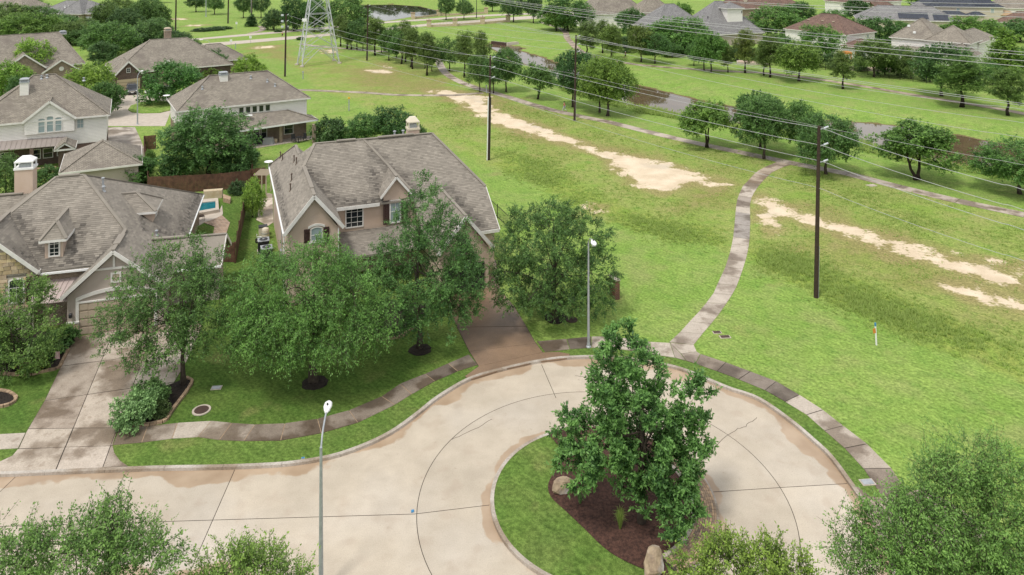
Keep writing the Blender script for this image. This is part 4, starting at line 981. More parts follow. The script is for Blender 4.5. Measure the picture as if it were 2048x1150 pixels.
# near trail, from the pylon down to the right edge
rows = [('pine', 681, 93, 668, 706, 30, 'pine nearest the pylon in the trail row'), ('pine', 694, 98, 676, 716, 42, 'second pine right of the pylon, near its foot'), ('oak', 714, 99, 694, 742, 36, 'leafy tree behind the second pine by the pylon'), ('pine', 702, 99, 688, 722, 50, 'short pine squeezed between the pylon and the wooden pole'),
        ('oak', 726, 101, 712, 752, 52, 'small pale tree left of the wooden pole behind the trail'), ('pine', 750, 111, 728, 778, 36, 'broad pine right of the wooden pole'), ('oak', 763, 106, 750, 786, 52, 'tree half hidden behind the broad pine'), ('oak', 778, 121, 764, 806, 56, 'round tree in the dense part of the trail row'),
        ('oak', 793, 116, 782, 818, 50, 'tree standing behind the forked one on the trail'), ('young', 802, 128, 776, 826, 62, 'tree with a forked trunk in the trail row'), ('pine', 811, 124, 796, 834, 42, 'tall pine behind the forked tree'), ('pine', 822, 134, 800, 846, 54, 'pine with twin stems beside the trail'),
        ('pine', 825, 138, 812, 850, 60, 'pine just in front of the twin stemmed one'), ('oak', 850, 137, 838, 872, 62, 'tree left of the point where the trail meets the row'), ('pine', 854, 151, 832, 878, 68, 'pine in front of the spot where the trail comes through'), ('oak', 864, 143, 854, 886, 84, 'small tree at the left edge of the trail'),
        ('oak', 899, 142, 872, 926, 74, 'round tree on the right edge of the trail by its bend'), ('pine', 929, 155, 905, 952, 64, 'tall pine standing alone right of the trail bend'), ('pine', 962, 164, 946, 988, 64, 'pine with a ragged top beside the creek end'), ('oak', 959, 183, 936, 986, 108, 'tree left of the tall bare pole by the trail'),
        ('oak', 987, 187, 962, 1010, 112, 'tree right behind the tall bare pole'), ('oak', 1012, 184, 988, 1052, 94, 'wide tree over the trail right of the tall bare pole'), ('young', 1074, 198, 1040, 1102, 122, 'small open tree against the creek water'), ('oak', 1146, 214, 1102, 1184, 96, 'dark leafy tree behind the second wooden pole')]
tin = {'pine nearest the pylon in the trail row': PN}
for k, a in enumerate(rows):
    tint = PN if a[0] == 'pine' else [(.85, .92, .8), (1.0, 1.0, .85), (.78, .86, .8)][k % 3]
    if a[6].startswith('dark'): tint = (.62, .74, .74)
    tree(*a[:6], tint, a[6], group=R_)
tree('oak', 1199, 225, 1156, 1236, 122, (1.25, 1.15, .75), 'yellow-green tree behind the large one on the creek bank', group=R_)
tree('oak', 1215, 232, 1166, 1274, 110, (1.35, 1.2, .72), 'large yellow-green tree with a forked trunk on the creek bank', group=R_, var=5)
tree('young', 1414, 294, 1354, 1454, 198, (1.25, 1.2, .8), 'bright rounded tree by the trail left of the footpath junction', group=R_, var=7)
tree('oak', 1520, 298, 1460, 1556, 180, (.82, .90, .80), 'tall tree behind the one at the footpath junction', group=R_)
tree('oak', 1528, 318, 1486, 1588, 188, (.88, .95, .82), 'tall tree standing at the footpath junction', group=R_, var=5)
tree('oak', 1602, 313, 1566, 1642, 200, (.92, .98, .85), 'tree on the creek side between the junction and the tall dark pole', group=R_)
tree('oak', 1652, 348, 1600, 1714, 222, (.85, .93, .82), 'leafy tree just behind the tall dark pole', group=R_, var=6)
tree('young', 1836, 360, 1760, 1900, 246, (1.1, 1.15, .82), 'rounded tree on the bank in front of the wide water', group=R_, var=8)
tree('oak', 2040, 388, 1968, 2115, 274, (.92, 1.02, .82), 'tree cut by the right edge beside the wide water', group=R_, var=6)
far = [('pine', 1174, 115, 1142, 1192, 44, OL, 'brownish pine above the second wooden pole'), ('pine', 1205, 106, 1188, 1226, 40, PN, 'pine standing behind the far bank path'), ('pine', 1222, 122, 1198, 1244, 50, (1.25, 1.05, .75), 'pine on the inner edge of the far bank path'), ('oak', 1226, 117, 1212, 1250, 56, PN, 'tree close behind the pine on the far bank path'),
       ('oak', 1282, 124, 1250, 1312, 48, (1.15, .92, .68), 'brownish oak left of the walker on the far bank'), ('oak', 1310, 127, 1280, 1336, 66, (.78, .9, .8), 'dark oak right of the brownish one on the far bank'), ('dense', 1262, 78, 1232, 1292, 12, (.72, .85, .72), 'dark green tree in front of the brown roofed far house'),
       ('dense', 1362, 102, 1312, 1418, 32, (1.0, 1.12, .82), 'broad light tree before the grey house with turret'), ('dense', 1318, 96, 1290, 1344, 40, (.75, .85, .72), 'dark tree beside the white walled far house'), ('shrub', 1362, 32, 1342, 1382, 4, (1.2, 1.3, .8), 'bright shrub between the two nearest far roofs'),
       ('shrub', 1372, 106, 1340, 1400, 78, (.75, .85, .7), 'low shrubs along the back of the far bank lawn'), ('oak', 1408, 142, 1386, 1440, 66, (.95, 1.08, .78), 'green tree, left of a pair on the far bank path'), ('oak', 1422, 145, 1396, 1458, 60, (1.0, 1.1, .78), 'green tree, right of a pair on the far bank path'), ('oak', 1388, 132, 1370, 1404, 84, (.8, .9, .75), 'small tree behind the green pair on the far bank'),
       ('pine', 1456, 145, 1442, 1472, 94, PN, 'little slim pine on the far bank path'), ('pine', 1490, 146, 1464, 1512, 60, (1.35, .98, .70), 'rusty pine standing on the far bank path'), ('pine', 1528, 151, 1506, 1544, 82, PN, 'slim pine of a pair right of the rusty pine'), ('pine', 1540, 155, 1514, 1566, 70, PN, 'broader pine of a pair right of the rusty pine'),
       ('oak', 1598, 162, 1556, 1648, 80, (1.3, 1.15, .75), 'yellowish full tree on the far bank path'), ('dense', 1640, 122, 1598, 1678, 48, (1.05, 1.2, .8), 'bright leafy tree in front of the brown hip roof'), ('dense', 1560, 120, 1530, 1592, 64, (.9, 1, .8), 'green tree left of the brown hip roof'), ('pine', 1686, 178, 1658, 1712, 104, PN, 'small pine in front of the orange play frame'),
       ('oak', 1748, 154, 1702, 1784, 76, (1.0, .88, .72), 'dull oak behind the iron fence right of the play frame'), ('dense', 1795, 150, 1764, 1820, 90, (.85, .85, .75), 'grey-green tree behind the iron fence'), ('oak', 1883, 192, 1804, 1912, 84, (.66, .74, .70), 'wide dark oak leaning over the far bank path'), ('pine', 1924, 214, 1874, 1974, 114, (1.0, .98, .72), 'bushy pine on the far bank path right of the dark oak'),
       ('pine', 2016, 231, 1972, 2048, 138, (1.15, 1.05, .78), 'pine near the right edge of the far bank path'), ('cone', 2010, 152, 1970, 2046, 50, (1.5, 1.4, .8), 'tall full tree with yellow top by the white gabled wall'), ('dense', 2048, 140, 2020, 2080, 92, (.7, .85, .72), 'dark tree at the right edge behind the yellow topped one'),
       ('dense', 1552, 78, 1498, 1606, 10, (.98, 1.05, .82), 'large round tree right of the turret house'), ('dense', 1600, 46, 1570, 1632, 0, (.72, .82, .75), 'dark tree at the top edge behind the round one'), ('dense', 1665, 60, 1636, 1694, 18, (.85, 1.0, .8), 'green tree above the brown hip roof'), ('dense', 1712, 42, 1688, 1738, -6, (.6, .72, .68), 'dark tree at the top edge left of the solar roof'),
       ('dense', 1752, 98, 1708, 1796, 32, (.66, .78, .68), 'dark tree between the brown roof and the pale brown roof'), ('dense', 1800, 70, 1782, 1820, 40, (.9, 1.05, .8), 'green tree against the left hip of the pale brown roof'), ('dense', 1950, 86, 1896, 2002, 32, (1.25, 1.3, .85), 'bright spreading tree behind the pale brown roof'), ('dense', 2040, 84, 2012, 2080, 34, (.85, .95, .9), 'grey-green tree below the thatched roof'),
       ('dense', 1850, 22, 1818, 1878, -12, (1.1, 1.1, .7), 'olive tree at the top edge left of the slate roof'), ('dense', 1990, 30, 1968, 2016, 12, (.8, .95, .75), 'small tree between the slate roof and the thatched roof'), ('dense', 1470, 10, 1448, 1496, -20, (.8, .9, .75), 'tree at the top edge behind the turret')]
for a in far: tree(*a, group=R2_)
gx_ = [(1250, 104, 40, 34), (1300, 108, 44, 40), (1345, 114, 40, 30), (1440, 120, 40, 44), (1476, 122, 36, 36), (1515, 126, 34, 30), (1580, 130, 44, 44), (1625, 133, 40, 40), (1665, 137, 36, 34), (1722, 142, 34, 30), (1770, 150, 40, 52), (1822, 158, 44, 60), (1860, 164, 40, 46), (1945, 168, 44, 46), (1985, 170, 40, 50)]
for i, (x, y, w, h) in enumerate(gx_): tree('dense', x, y, x - w / 2, x + w / 2, y - h, [DK, MD, (.85, .95, .8), OL][i % 4], 'low garden tree behind the iron fence on the far bank, %s from the left' % ('first', 'second', 'third', 'fourth', 'fifth', 'sixth', 'seventh', 'eighth', 'ninth', 'tenth', 'eleventh', 'twelfth', 'thirteenth', 'fourteenth', 'fifteenth')[i], group='low garden trees behind the far bank fence')
# beds' small plants
def blades(name, base, n, hgt_, spread, m, label, cat, seed, w=.025, arch=.5, tb=.4):
    rg = random.Random(seed); mb = MB()
    for i in range(n):
        a = rg.random() * 6.28; l = hgt_ * rg.uniform(.6, 1.1); s = spread * rg.uniform(.3, 1); d = Vector((math.cos(a), math.sin(a), 0)); q = Vector((-d.y, d.x, 0)) * w / 2; t = min(1, max(0, rg.gauss(tb, .2)))
        p0 = d * .03; p1 = d * s * .45 + Vector((0, 0, l * .7)); p2 = d * s + Vector((0, 0, l * (1 - arch * .4)))
        mb.poly([base + p0 - q, base + p0 + q, base + p1 + q * .7, base + p1 - q * .7], tone=t); mb.poly([base + p1 - q * .7, base + p1 + q * .7, base + p2], tone=t)
    return tag(mb.build(name, m, None, tone=True), label, cat)
blades('yucca', G(1160, 1008, .2), 34, .75, .45, 'leaf_shrub', 'small spiky yucca in the mulch beside the pale boulder', 'plant', 5, .035)
blades('ornamental_grass', G(1240, 1058, .25), 150, 1.25, .45, 'leaf_grass', 'upright ornamental grass clump in the middle of the mulch bed', 'plant', 6, .02, .8)
def shrub_at(x, y, l, r, top, tint, label, **k): return tree('shrub', x, y, l, r, top, tint, label, **k)
shrub_at(268, 850, 234, 302, 786, (1.9, 1.85, 2.1), 'pale variegated round shrub at the corner of the driveway bed', deep=1.1, var=3)
shrub_at(300, 812, 268, 336, 760, (1.05, 1.12, 1.05), 'grey-green round shrub behind the variegated one by the driveway', var=4)
shrub_at(125, 688, 102, 152, 654, (.8, 1.0, .75), 'clipped green shrub beside the garage door frame')
shrub_at(75, 712, 30, 120, 682, (.75, .9, .7), 'low dark green border shrub under the crape myrtle')
shrub_at(62, 742, 32, 84, 715, (1.3, 1.25, .7), 'low yellow flowering plant in the black bed')
shrub_at(318, 832, 300, 338, 798, (.9, .8, .75), 'small shrub with pink blooms in the driveway bed')
# ================================================================ HOUSES
def shingles(root_part, planes, seed=1, expo=.17, wid=.34, stain_polys=()):
    """courses of single tabs laid over roof planes, one joined part"""
    rg = np.random.default_rng(seed); Vs = []; Fs = []; T = []; ST = []; base = 0
    for pl in planes:
        p = [Vector(q) for q in pl]; n = Vector((0, 0, 0))
        for i in range(len(p)): n += (p[i] - p[0]).cross(p[(i + 1) % len(p)] - p[0])
        n.normalize()
        if n.z < 0: n = -n
        hx = Vector((0, 0, 1)).cross(n)
        if hx.length < .05: continue
        hx.normalize(); hs = n.cross(hx)
        q = [((a - p[0]).dot(hx), (a - p[0]).dot(hs)) for a in p]
        b0 = min(y for _, y in q); b1 = max(y for _, y in q)
        def span(y):
            xs = []
            for i in range(len(q)):
                (x1, y1), (x2, y2) = q[i], q[(i + 1) % len(q)]
                if (y1 > y) != (y2 > y): xs.append(x1 + (y - y1) / (y2 - y1) * (x2 - x1))
            xs.sort(); return list(zip(xs[::2], xs[1::2]))
        y = b0; row = 0
        while y < b1 - .02:
            y2 = min(y + expo, b1 - .001); lo = span(y + .004); hi = span(y2 - .004)
            if len(lo) == len(hi):
                for (l0, l1), (h0, h1) in zip(lo, hi):
                    x = min(l0, h0) - rg.random() * wid; mx_ = max(l1, h1)
                    while x < mx_:
                        e = x + wid * rg.uniform(.7, 1.2)
                        a0, a1 = max(x, l0), min(e, l1); c0, c1 = max(x, h0), min(e, h1); x = e
                        if a1 - a0 < .01 and c1 - c0 < .01: continue
                        if a1 < a0: a0 = a1 = (a0 + a1) / 2
                        if c1 < c0: c0 = c1 = (c0 + c1) / 2
                        o1 = .022 + rg.random() * .012; o2 = .006
                        P4 = [p[0] + hx * X + hs * Yy + n * o for X, Yy, o in ((a0, y, o1), (a1 - .006, y, o1), (c1 - .006, y2 + .01, o2), (c0, y2 + .01, o2), (a0, y, .0), (a1 - .006, y, .0))]
                        Vs += [tuple(v) for v in P4]; Fs += [(base, base + 1, base + 2, base + 3), (base + 4, base + 5, base + 1, base)]; base += 6
                        t = float(np.clip(rg.normal(.5, .22), 0, 1)); T += [t, t * .6]
                        c = P4[0]; s = 0
                        for (ax, ay, bx, by, w) in stain_polys:      # black algae streaks under valleys and dormers
                            d = pdist(np.array([[c.x, c.y]]), [(ax, ay), (bx, by)], False)[0]; s = max(s, max(0, 1 - d / w))
                        s = min(1, s * rg.uniform(.2, 1.25)) * .75; ST += [s, s]
            y += expo; row += 1
    o = Vector(ORG[root_part.name]); me = bpy.data.meshes.new('shingles')
    me.from_pydata([(a - o.x, b - o.y, c - o.z) for a, b, c in Vs], [], Fs)
    for nm, d in (('tone', T), ('stain', ST)):
        at = me.attributes.new(nm, 'FLOAT', 'FACE'); at.data.foreach_set('value', np.array(d, dtype=np.float32))
    me.materials.append(MATS['shingle'])
    ob = bpy.data.objects.new('shingles', me); COL.objects.link(ob); ob.parent = root_part; ORG[ob.name] = tuple(o); ob['kind'] = 'stuff'
    return ob
def up_poly(p):
    p = [Vector(q) for q in p]; n = Vector((0, 0, 0))
    for i in range(1, len(p) - 1): n += (p[i] - p[0]).cross(p[i + 1] - p[0])
    return p if n.z > 0 else p[::-1]
def roof(root, planes, m, th=.14, name='roof'):
    mb = MB()
    for p in planes:
        q = up_poly(p); mb.prism([v - Vector((0, 0, th)) for v in q], th)
    return mb.build(name, m, root)
def caps(root, lines, m, w=.24, h=.07):
    for a, b in lines: MB().bar(Vector(a) + Vector((0, 0, .03)), Vector(b) + Vector((0, 0, .03)), w, h).build('ridge_cap', m, root)
def trim(root, lines, m='white_trim', h=.20, w=.05, name='fascia', drop=.09):
    for a, b in lines: MB().bar(Vector(a) - Vector((0, 0, drop)), Vector(b) - Vector((0, 0, drop)), w, h).build(name, m, root)
def wall_block(root, fr, u0, u1, v0, v1, z0, z1, m, name='wall'):
    mb = MB(); mb.prism([fr.P(u0, v0, z0), fr.P(u1, v0, z0), fr.P(u1, v1, z0), fr.P(u0, v1, z0)], z1 - z0); return mb.build(name, m, root)
def window(root, c, hd, nd, w, h, nx=2, ny=2, glass='glass_dark', arch=0.0, frame='white_trim', fw=.09, bar=.03, bars=True):
    """c: bottom centre on the wall; hd along the wall, nd outward"""
    c = Vector(c); hd = Vector(hd); nd = Vector(nd); Z = Vector((0, 0, 1)); mb = MB()
    def bx(x0, x1, z0, z1, d0=-.02, d1=.06): mb.obox(c + hd * (x0 + x1) / 2 + Z * (z0 + z1) / 2 + nd * (d0 + d1) / 2, hd * (x1 - x0) / 2, nd * (d1 - d0) / 2, Z * (z1 - z0) / 2)
    bx(-w / 2, -w / 2 + fw, 0, h); bx(w / 2 - fw, w / 2, 0, h); bx(-w / 2 + fw, w / 2 - fw, 0, fw)
    if arch:
        n = 8
        for i in range(n):
            x0, x1 = -w / 2 + w * i / n, -w / 2 + w * (i + 1) / n; f = lambda x: h - fw + arch * (1 - (2 * x / w) ** 2)
            q = [c + hd * x0 + Z * f(x0) - nd * .02, c + hd * x1 + Z * f(x1) - nd * .02, c + hd * x1 + Z * (f(x1) + fw) - nd * .02, c + hd * x0 + Z * (f(x0) + fw) - nd * .02]
            mb.prism(q, nd * .08)
    else: bx(-w / 2 + fw, w / 2 - fw, h - fw, h)
    if bars:
        for i in range(1, nx): x = -w / 2 + w * i / nx; bx(x - bar / 2, x + bar / 2, fw, h - fw, .0, .045)
        for i in range(1, ny): z = h * i / ny; bx(-w / 2 + fw, w / 2 - fw, z - bar / 2, z + bar / 2, .0, .048)
    wi = mb.build('window', frame, root)
    pb = MB(); pts = [c + hd * (-w / 2 + .02) + Z * .02, c + hd * (w / 2 - .02) + Z * .02]
    if arch:
        pts += [c + hd * (w / 2 - .02 - (w - .04) * i / 8) + Z * (h - .03 + arch * (1 - (1 - 2 * i / 8) ** 2)) for i in range(9)]
    else: pts += [c + hd * (w / 2 - .02) + Z * (h - .02), c + hd * (-w / 2 + .02) + Z * (h - .02)]
    pb.prism([p + nd * .004 for p in pts], nd * .014); pb.build('pane', glass, wi)
    return wi
def shutter(root, c, hd, nd, w, h):
    c = Vector(c); Z = Vector((0, 0, 1)); mb = MB(); k = 4
    for i in range(k): mb.obox(c + hd * (-w / 2 + w * (i + .5) / k) + Z * h / 2 + nd * .04, hd * (w / k / 2 - .008), nd * .02, Z * h / 2)
    for z in (.18 * h, .82 * h): mb.obox(c + Z * z + nd * .07, hd * w / 2 * .96, nd * .012, Z * .07)
    mb.build('shutter', 'shutter_wood', root)
def chimney(root, p, w, d, z0, z1, rot, m, cap='white_metal', caph=.9):
    b = MB(); b.box((p.x, p.y, z0), w, d, z1 - z0, rot); ch = b.build('chimney', m, root)
    c = MB(); c.box((p.x, p.y, z1), w + .12, d + .12, .16, rot)
    cs, sn = math.cos(rot), math.sin(rot)
    for a, q in ((-1, -1), (1, -1), (1, 1), (-1, 1)):
        x, y = a * (w / 2 - .05), q * (d / 2 - .05); c.box((p.x + x * cs - y * sn, p.y + x * sn + y * cs, z1 + .16), .10, .10, caph * .45, rot)
    zb = z1 + .16 + caph * .45
    q = [Vector((p.x + x * cs - y * sn, p.y + x * sn + y * cs, 0)) for x, y in ((-w / 2 - .03, -d / 2 - .03), (w / 2 + .03, -d / 2 - .03), (w / 2 + .03, d / 2 + .03), (-w / 2 - .03, d / 2 + .03))]
    t = [p.lerp(Vector((v.x, v.y, p.z)), .45) for v in q]
    c.prism([Vector((v.x, v.y, zb)) for v in q], .10)
    for i in range(4):
        j = (i + 1) % 4; c.poly([(q[i].x, q[i].y, zb + .1), (q[j].x, q[j].y, zb + .1), (t[j].x, t[j].y, zb + caph * .45), (t[i].x, t[i].y, zb + caph * .45)])
    c.poly([(v.x, v.y, zb + caph * .45) for v in t]); c.build('chimney_cap', cap, ch)
    f = MB(); f.box((p.x, p.y, z1 + .16), w * .6, d * .6, caph * .3, rot); f.build('flue', 'galvanised', ch)
    return ch
def vent(root, p, h=.5, r=.06, m='galvanised', rim=True):
    mb = MB(); mb.tube([p - Vector((0, 0, .15)), p + Vector((0, 0, h))], r, 8)
    if rim: mb.lathe(p + Vector((0, 0, h)), [(r * 1.7, 0), (r * 1.7, .07), (.01, .12)], 8); mb.lathe(p, [(r * 2.4, -.06), (r * 1.5, .06)], 8)
    mb.build('roof_vent', m, root)
def ridge_vent(root, a, b, m='shingle', w=.34):
    MB().bar(Vector(a) + Vector((0, 0, .07)), Vector(b) + Vector((0, 0, .07)), w, .09).build('ridge_vent', m, root)
def dormer(root, rf, fr, axis, plane, lc, hw, d0, zt, zr, wallm, gable=False, roofm='shingle', ov=.28, sh=None):
    """small roof house: l lateral, d depth inward; plane(d) gives main roof height there (rising with d)"""
    Lp = (lambda l, d, z: fr.P(l, d, z)) if axis == 'front' else (lambda l, d, z: fr.P(-d, l, z))
    inv = lambda z: next(d for d in np.arange(d0, d0 + 12, .01) if plane(d) >= z)
    dz = inv(zt); dr = inv(zr)
    zb = plane(d0) - .1
    mb = MB(); mb.prism([Lp(lc - hw, d0, zb), Lp(lc + hw, d0, zb), Lp(lc + hw, dz + .3, zb), Lp(lc - hw, dz + .3, zb)], zt - zb)
    if gable: mb.prism([Lp(lc - hw, d0, zt), Lp(lc + hw, d0, zt), Lp(lc, d0, zr - .16)], (Lp(0, d0 + .6, 0) - Lp(0, d0, 0)))
    mb.build('dormer_wall', wallm, root)
    e0 = d0 - ov; zt2 = zt - .02
    if gable:
        pl = [[Lp(lc - hw - ov, e0, zt2 - .1), Lp(lc, e0, zr), Lp(lc, dr, zr), Lp(lc - hw - ov, inv(zt2 - .1), zt2 - .1)], [Lp(lc + hw + ov, e0, zt2 - .1), Lp(lc, e0, zr), Lp(lc, dr, zr), Lp(lc + hw + ov, inv(zt2 - .1), zt2 - .1)]]
        lines = [(Lp(lc - hw - ov, e0 - .02, zt2 - .1), Lp(lc, e0 - .02, zr)), (Lp(lc + hw + ov, e0 - .02, zt2 - .1), Lp(lc, e0 - .02, zr))]
    else:
        hd = e0 + (hw + ov) * 1.05
        pl = [[Lp(lc - hw - ov, e0, zt2), Lp(lc + hw + ov, e0, zt2), Lp(lc, hd, zr)], [Lp(lc - hw - ov, e0, zt2), Lp(lc, hd, zr), Lp(lc, max(dr, hd), zr), Lp(lc - hw - ov, inv(zt2), zt2)], [Lp(lc + hw + ov, e0, zt2), Lp(lc, hd, zr), Lp(lc, max(dr, hd), zr), Lp(lc + hw + ov, inv(zt2), zt2)]]
        lines = [(Lp(lc - hw - ov, e0 - .02, zt2), Lp(lc + hw + ov, e0 - .02, zt2)), (Lp(lc - hw - ov - .02, e0, zt2), Lp(lc - hw - ov - .02, inv(zt2), zt2)), (Lp(lc + hw + ov + .02, e0, zt2), Lp(lc + hw + ov + .02, inv(zt2), zt2))]
    r = roof(root, pl, roofm, .1, 'dormer_roof'); trim(root, lines, h=.17)
    if sh: shingles(r, pl, seed=sh)
    caps(r, [(Lp(lc, max(e0, 0 if gable else e0), zr), Lp(lc, dr, zr))] if gable else [(Lp(lc, hd, zr), Lp(lc, max(dr, hd + .05), zr)), (Lp(lc - hw - ov, e0, zt2), Lp(lc, hd, zr)), (Lp(lc + hw + ov, e0, zt2), Lp(lc, hd, zr))], roofm)
    return Lp

# ---------------------------------------------------------------- the tan stucco house in the middle
B = Fr(G2(569, 468, 5.6), 21); P = B.P
hb = thing('tan_house', 'two storey tan stucco house with grey brown shingled roof in the middle of the photo', 'house', P(8, 6, 0))
zB = lambda v: 5.6 + .7 * (v - 4.2)
plB = [[P(0, 0, 5.6), P(2.17, 0, 8.24), P(2.17, 8, 8.24), P(3.3, 9.95, 9.63), P(2.17, 11.9, 8.24), P(2.17, 15.5, 8.24), P(0, 19.1, 5.6)],
       [P(4.34, 0, 5.6), P(2.17, 0, 8.24), P(2.17, 8, 8.24), P(4.34, 4.2, 5.6)],
       [P(4.34, 4.2, 5.6), P(2.17, 8, 8.24), P(3.3, 9.95, 9.63), P(7.6, 9.95, 9.63), P(10.85, 4.9, 6.09), P(10.85, 4.2, 5.6)],
       [P(10.85, 1.0, 3.27), P(10.85, 4.9, 6.02), P(7.6, 9.9, 9.53), P(14, 9.9, 9.53), P(17.45, 4.6, 5.82), P(17.45, 1.0, 3.27)],
       [P(14, 9.95, 9.6), P(17.45, 4.55, 5.8), P(17.45, 15.6, 5.8)],
       [P(3.3, 9.95, 9.63), P(14, 9.95, 9.6), P(17.45, 15.6, 5.7), P(4.3, 15.6, 5.65), P(2.17, 11.9, 8.24)],
       [P(2.17, 15.5, 8.24), P(0, 19.1, 5.6), P(4.3, 19.1, 5.6)], [P(2.17, 11.9, 8.24), P(2.17, 15.5, 8.24), P(4.3, 19.1, 5.6), P(4.3, 15.6, 5.65)],
       # garage gable
       [P(13.4, 4.9, 6.07), P(13.4, -2.5, 6.07), P(15.65, -2.5, 3.38), P(15.65, 1.15, 3.38)], [P(13.4, 4.9, 6.07), P(13.4, -2.5, 6.07), P(11.15, -2.5, 3.38), P(11.15, 1.15, 3.38)],
       # low roof over the entry
       [P(4.5, 4.3, 3.55), P(11.0, 4.3, 3.55), P(11.0, .9, 2.75), P(4.5, .9, 2.75)]]
rB = roof(hb, plB, 'shingle')
st = [(*P(2.3, 7.6, 0).xy, *P(4.2, 4.5, 0).xy, 1.0), (*P(8.2, 8.6, 0).xy, *P(10.7, 4.9, 0).xy, 1.0), (*P(7.7, 6.6, 0).xy, *P(7.9, 4.4, 0).xy, .9), (*P(10.5, 6.2, 0).xy, *P(9.9, 4.4, 0).xy, .7), (*P(13.9, 4.6, 0).xy, *P(15.7, 1.3, 0).xy, 1.0), (*P(5, 4.4, 0).xy, *P(9, 4.4, 0).xy, .8), (*P(.2, 1, 0).xy, *P(.2, 15, 0).xy, .35)]
shingles(rB, plB[:5] + plB[8:], seed=4, stain_polys=st)
caps(rB, [(P(2.17, 0, 8.24), P(2.17, 8, 8.24)), (P(2.17, 8, 8.24), P(3.3, 9.95, 9.63)), (P(3.3, 9.95, 9.63), P(14, 9.95, 9.62)), (P(14, 9.95, 9.6), P(17.45, 4.6, 5.84)), (P(13.4, 4.9, 6.07), P(13.4, -2.5, 6.07)), (P(7.6, 9.95, 9.63), P(10.85, 4.9, 6.12)), (P(2.17, 15.5, 8.24), P(0, 19.1, 5.6)), (P(2.17, 12.2, 8.24), P(2.17, 15.5, 8.24))], 'shingle')
ridge_vent(rB, P(5.2, 9.9, 9.66), P(6.9, 9.9, 9.66)); ridge_vent(rB, P(8.9, 9.9, 9.66), P(12.2, 9.9, 9.66)); ridge_vent(rB, P(2.17, 1.6, 8.26), P(2.17, 7.6, 8.26), w=.3)
trim(hb, [(P(-.04, -.05, 5.6), P(2.17, -.05, 8.24)), (P(4.38, -.05, 5.6), P(2.17, -.05, 8.24)), (P(4.4, 4.17, 5.6), P(7.95, 4.17, 5.6)), (P(15.7, 1.0, 3.27), P(17.45, 1.0, 3.27)), (P(11.12, -2.55, 3.38), P(13.4, -2.55, 6.07)), (P(15.68, -2.55, 3.38), P(13.4, -2.55, 6.07)), (P(17.48, 1.0, 3.27), P(17.48, 4.6, 5.8)), (P(17.48, 4.6, 5.75), P(17.48, 15.6, 5.7))], h=.26, w=.06)
trim(hb, [(P(-.06, .05, 5.56), P(-.06, 19.1, 5.56))], 'white_metal', h=.14, w=.12, name='gutter')
for u, v in ((-.02, .32), (4.0, .18)): MB().tube([P(u, v, 0.1), P(u, v, 5.45)], .045, 6).build('downspout', 'white_metal', hb)
wall_block(hb, B, .35, 3.99, .3, 18.8, 0, 5.5, 'stucco'); wall_block(hb, B, 3.99, 17.1, 4.5, 15.3, 0, 5.55, 'stucco'); wall_block(hb, B, 11.4, 15.4, -2.2, 4.5, 0, 3.3, 'stucco'); wall_block(hb, B, 15.4, 17.1, 1.3, 4.5, 0, 3.2, 'stucco')
mb = MB(); mb.prism([P(.35, .3, 5.5), P(3.99, .3, 5.5), P(2.17, .3, 7.92)], B.v * .3); mb.build('gable_wall', 'stucco', hb); mb = MB(); mb.prism([P(11.5, -2.2, 3.3), P(15.3, -2.2, 3.3), P(13.4, -2.2, 5.8)], B.v * .3); mb.build('gable_wall', 'stucco', hb); mb = MB(); mb.prism([P(17.1, 1.3, 3.1), P(17.1, 4.5, 3.1), P(17.1, 4.5, 5.5)], B.u * -.3); mb.build('gable_wall', 'stucco', hb)
F_ = -B.v
c = B.ray(633, 482, (0, 1, 0), .3); window(hb, P(c[0], .3, c[2]), B.u, F_, .92, .95, 1, 2, 'glass_blind', arch=.16, fw=.08)
shutter(hb, P(c[0] - .72, .3, c[2] - .05), B.u, F_, .42, 1.05); shutter(hb, P(c[0] + .74, .3, c[2] - .05), B.u, F_, .42, 1.05)
mb = MB(); n = 8
for i in range(n):
    x0, x1 = -.62 + 1.24 * i / n, -.62 + 1.24 * (i + 1) / n; f = lambda x: c[2] + 1.0 + .18 * (1 - (x / .62) ** 2)
    mb.prism([P(c[0] + x0, .3, f(x0)), P(c[0] + x1, .3, f(x1)), P(c[0] + x1, .3, f(x1) + .16), P(c[0] + x0, .3, f(x0) + .16)], F_ * .07)
mb.obox(P(c[0], .27, c[2] - .07), B.u * .58, B.v * .06, Vector((0, 0, .06))); mb.build('window_surround', 'white_trim', hb)
window(hb, P(5.9, 4.5, 3.75), B.u, F_, 1.5, 1.75, 3, 4, 'glass_dark')
# wall dormer with shuttered window
Lp = dormer(hb, rB, B, 'front', zB, 9.35, 1.05, 4.32, 6.25, 7.75, 'stucco', gable=True, ov=.3, sh=9)
window(hb, P(9.3, 4.32, 3.75), B.u, F_, .98, 1.95, 2, 2, 'glass_blind'); shutter(hb, P(8.52, 4.32, 3.7), B.u, F_, .5, 2.0); shutter(hb, P(10.08, 4.32, 3.7), B.u, F_, .5, 2.0)
chp = G(820, 300, 7.0); c = B.uv(820, 268, 9.2); chimney(hb, P(c[0], 10.9, 0), 1.05, .95, 7.5, 9.95, B.a, 'stucco', 'cream_metal', caph=1.1)
for u, v in ((.9, 17.2), (1.0, 16.0), (1.2, 8.3), (.95, 6.5), (1.8, 10.6), (1.7, 11.8)): vent(rB, P(u, v, 5.6 + 1.2 * u), .55, .05, 'old_wood')
for u in (10.6, 11.4): vent(rB, P(u, 10.6, 9.1), .8, .09)
d = MB(); dp = P(13.4, -2.15, 0)
gd = MB(); gd.obox(P(13.4, -2.24, 1.1), B.u * 1.6, B.v * .04, Vector((0, 0, 1.1))); gd.build('garage_door', 'black_plastic', hb)
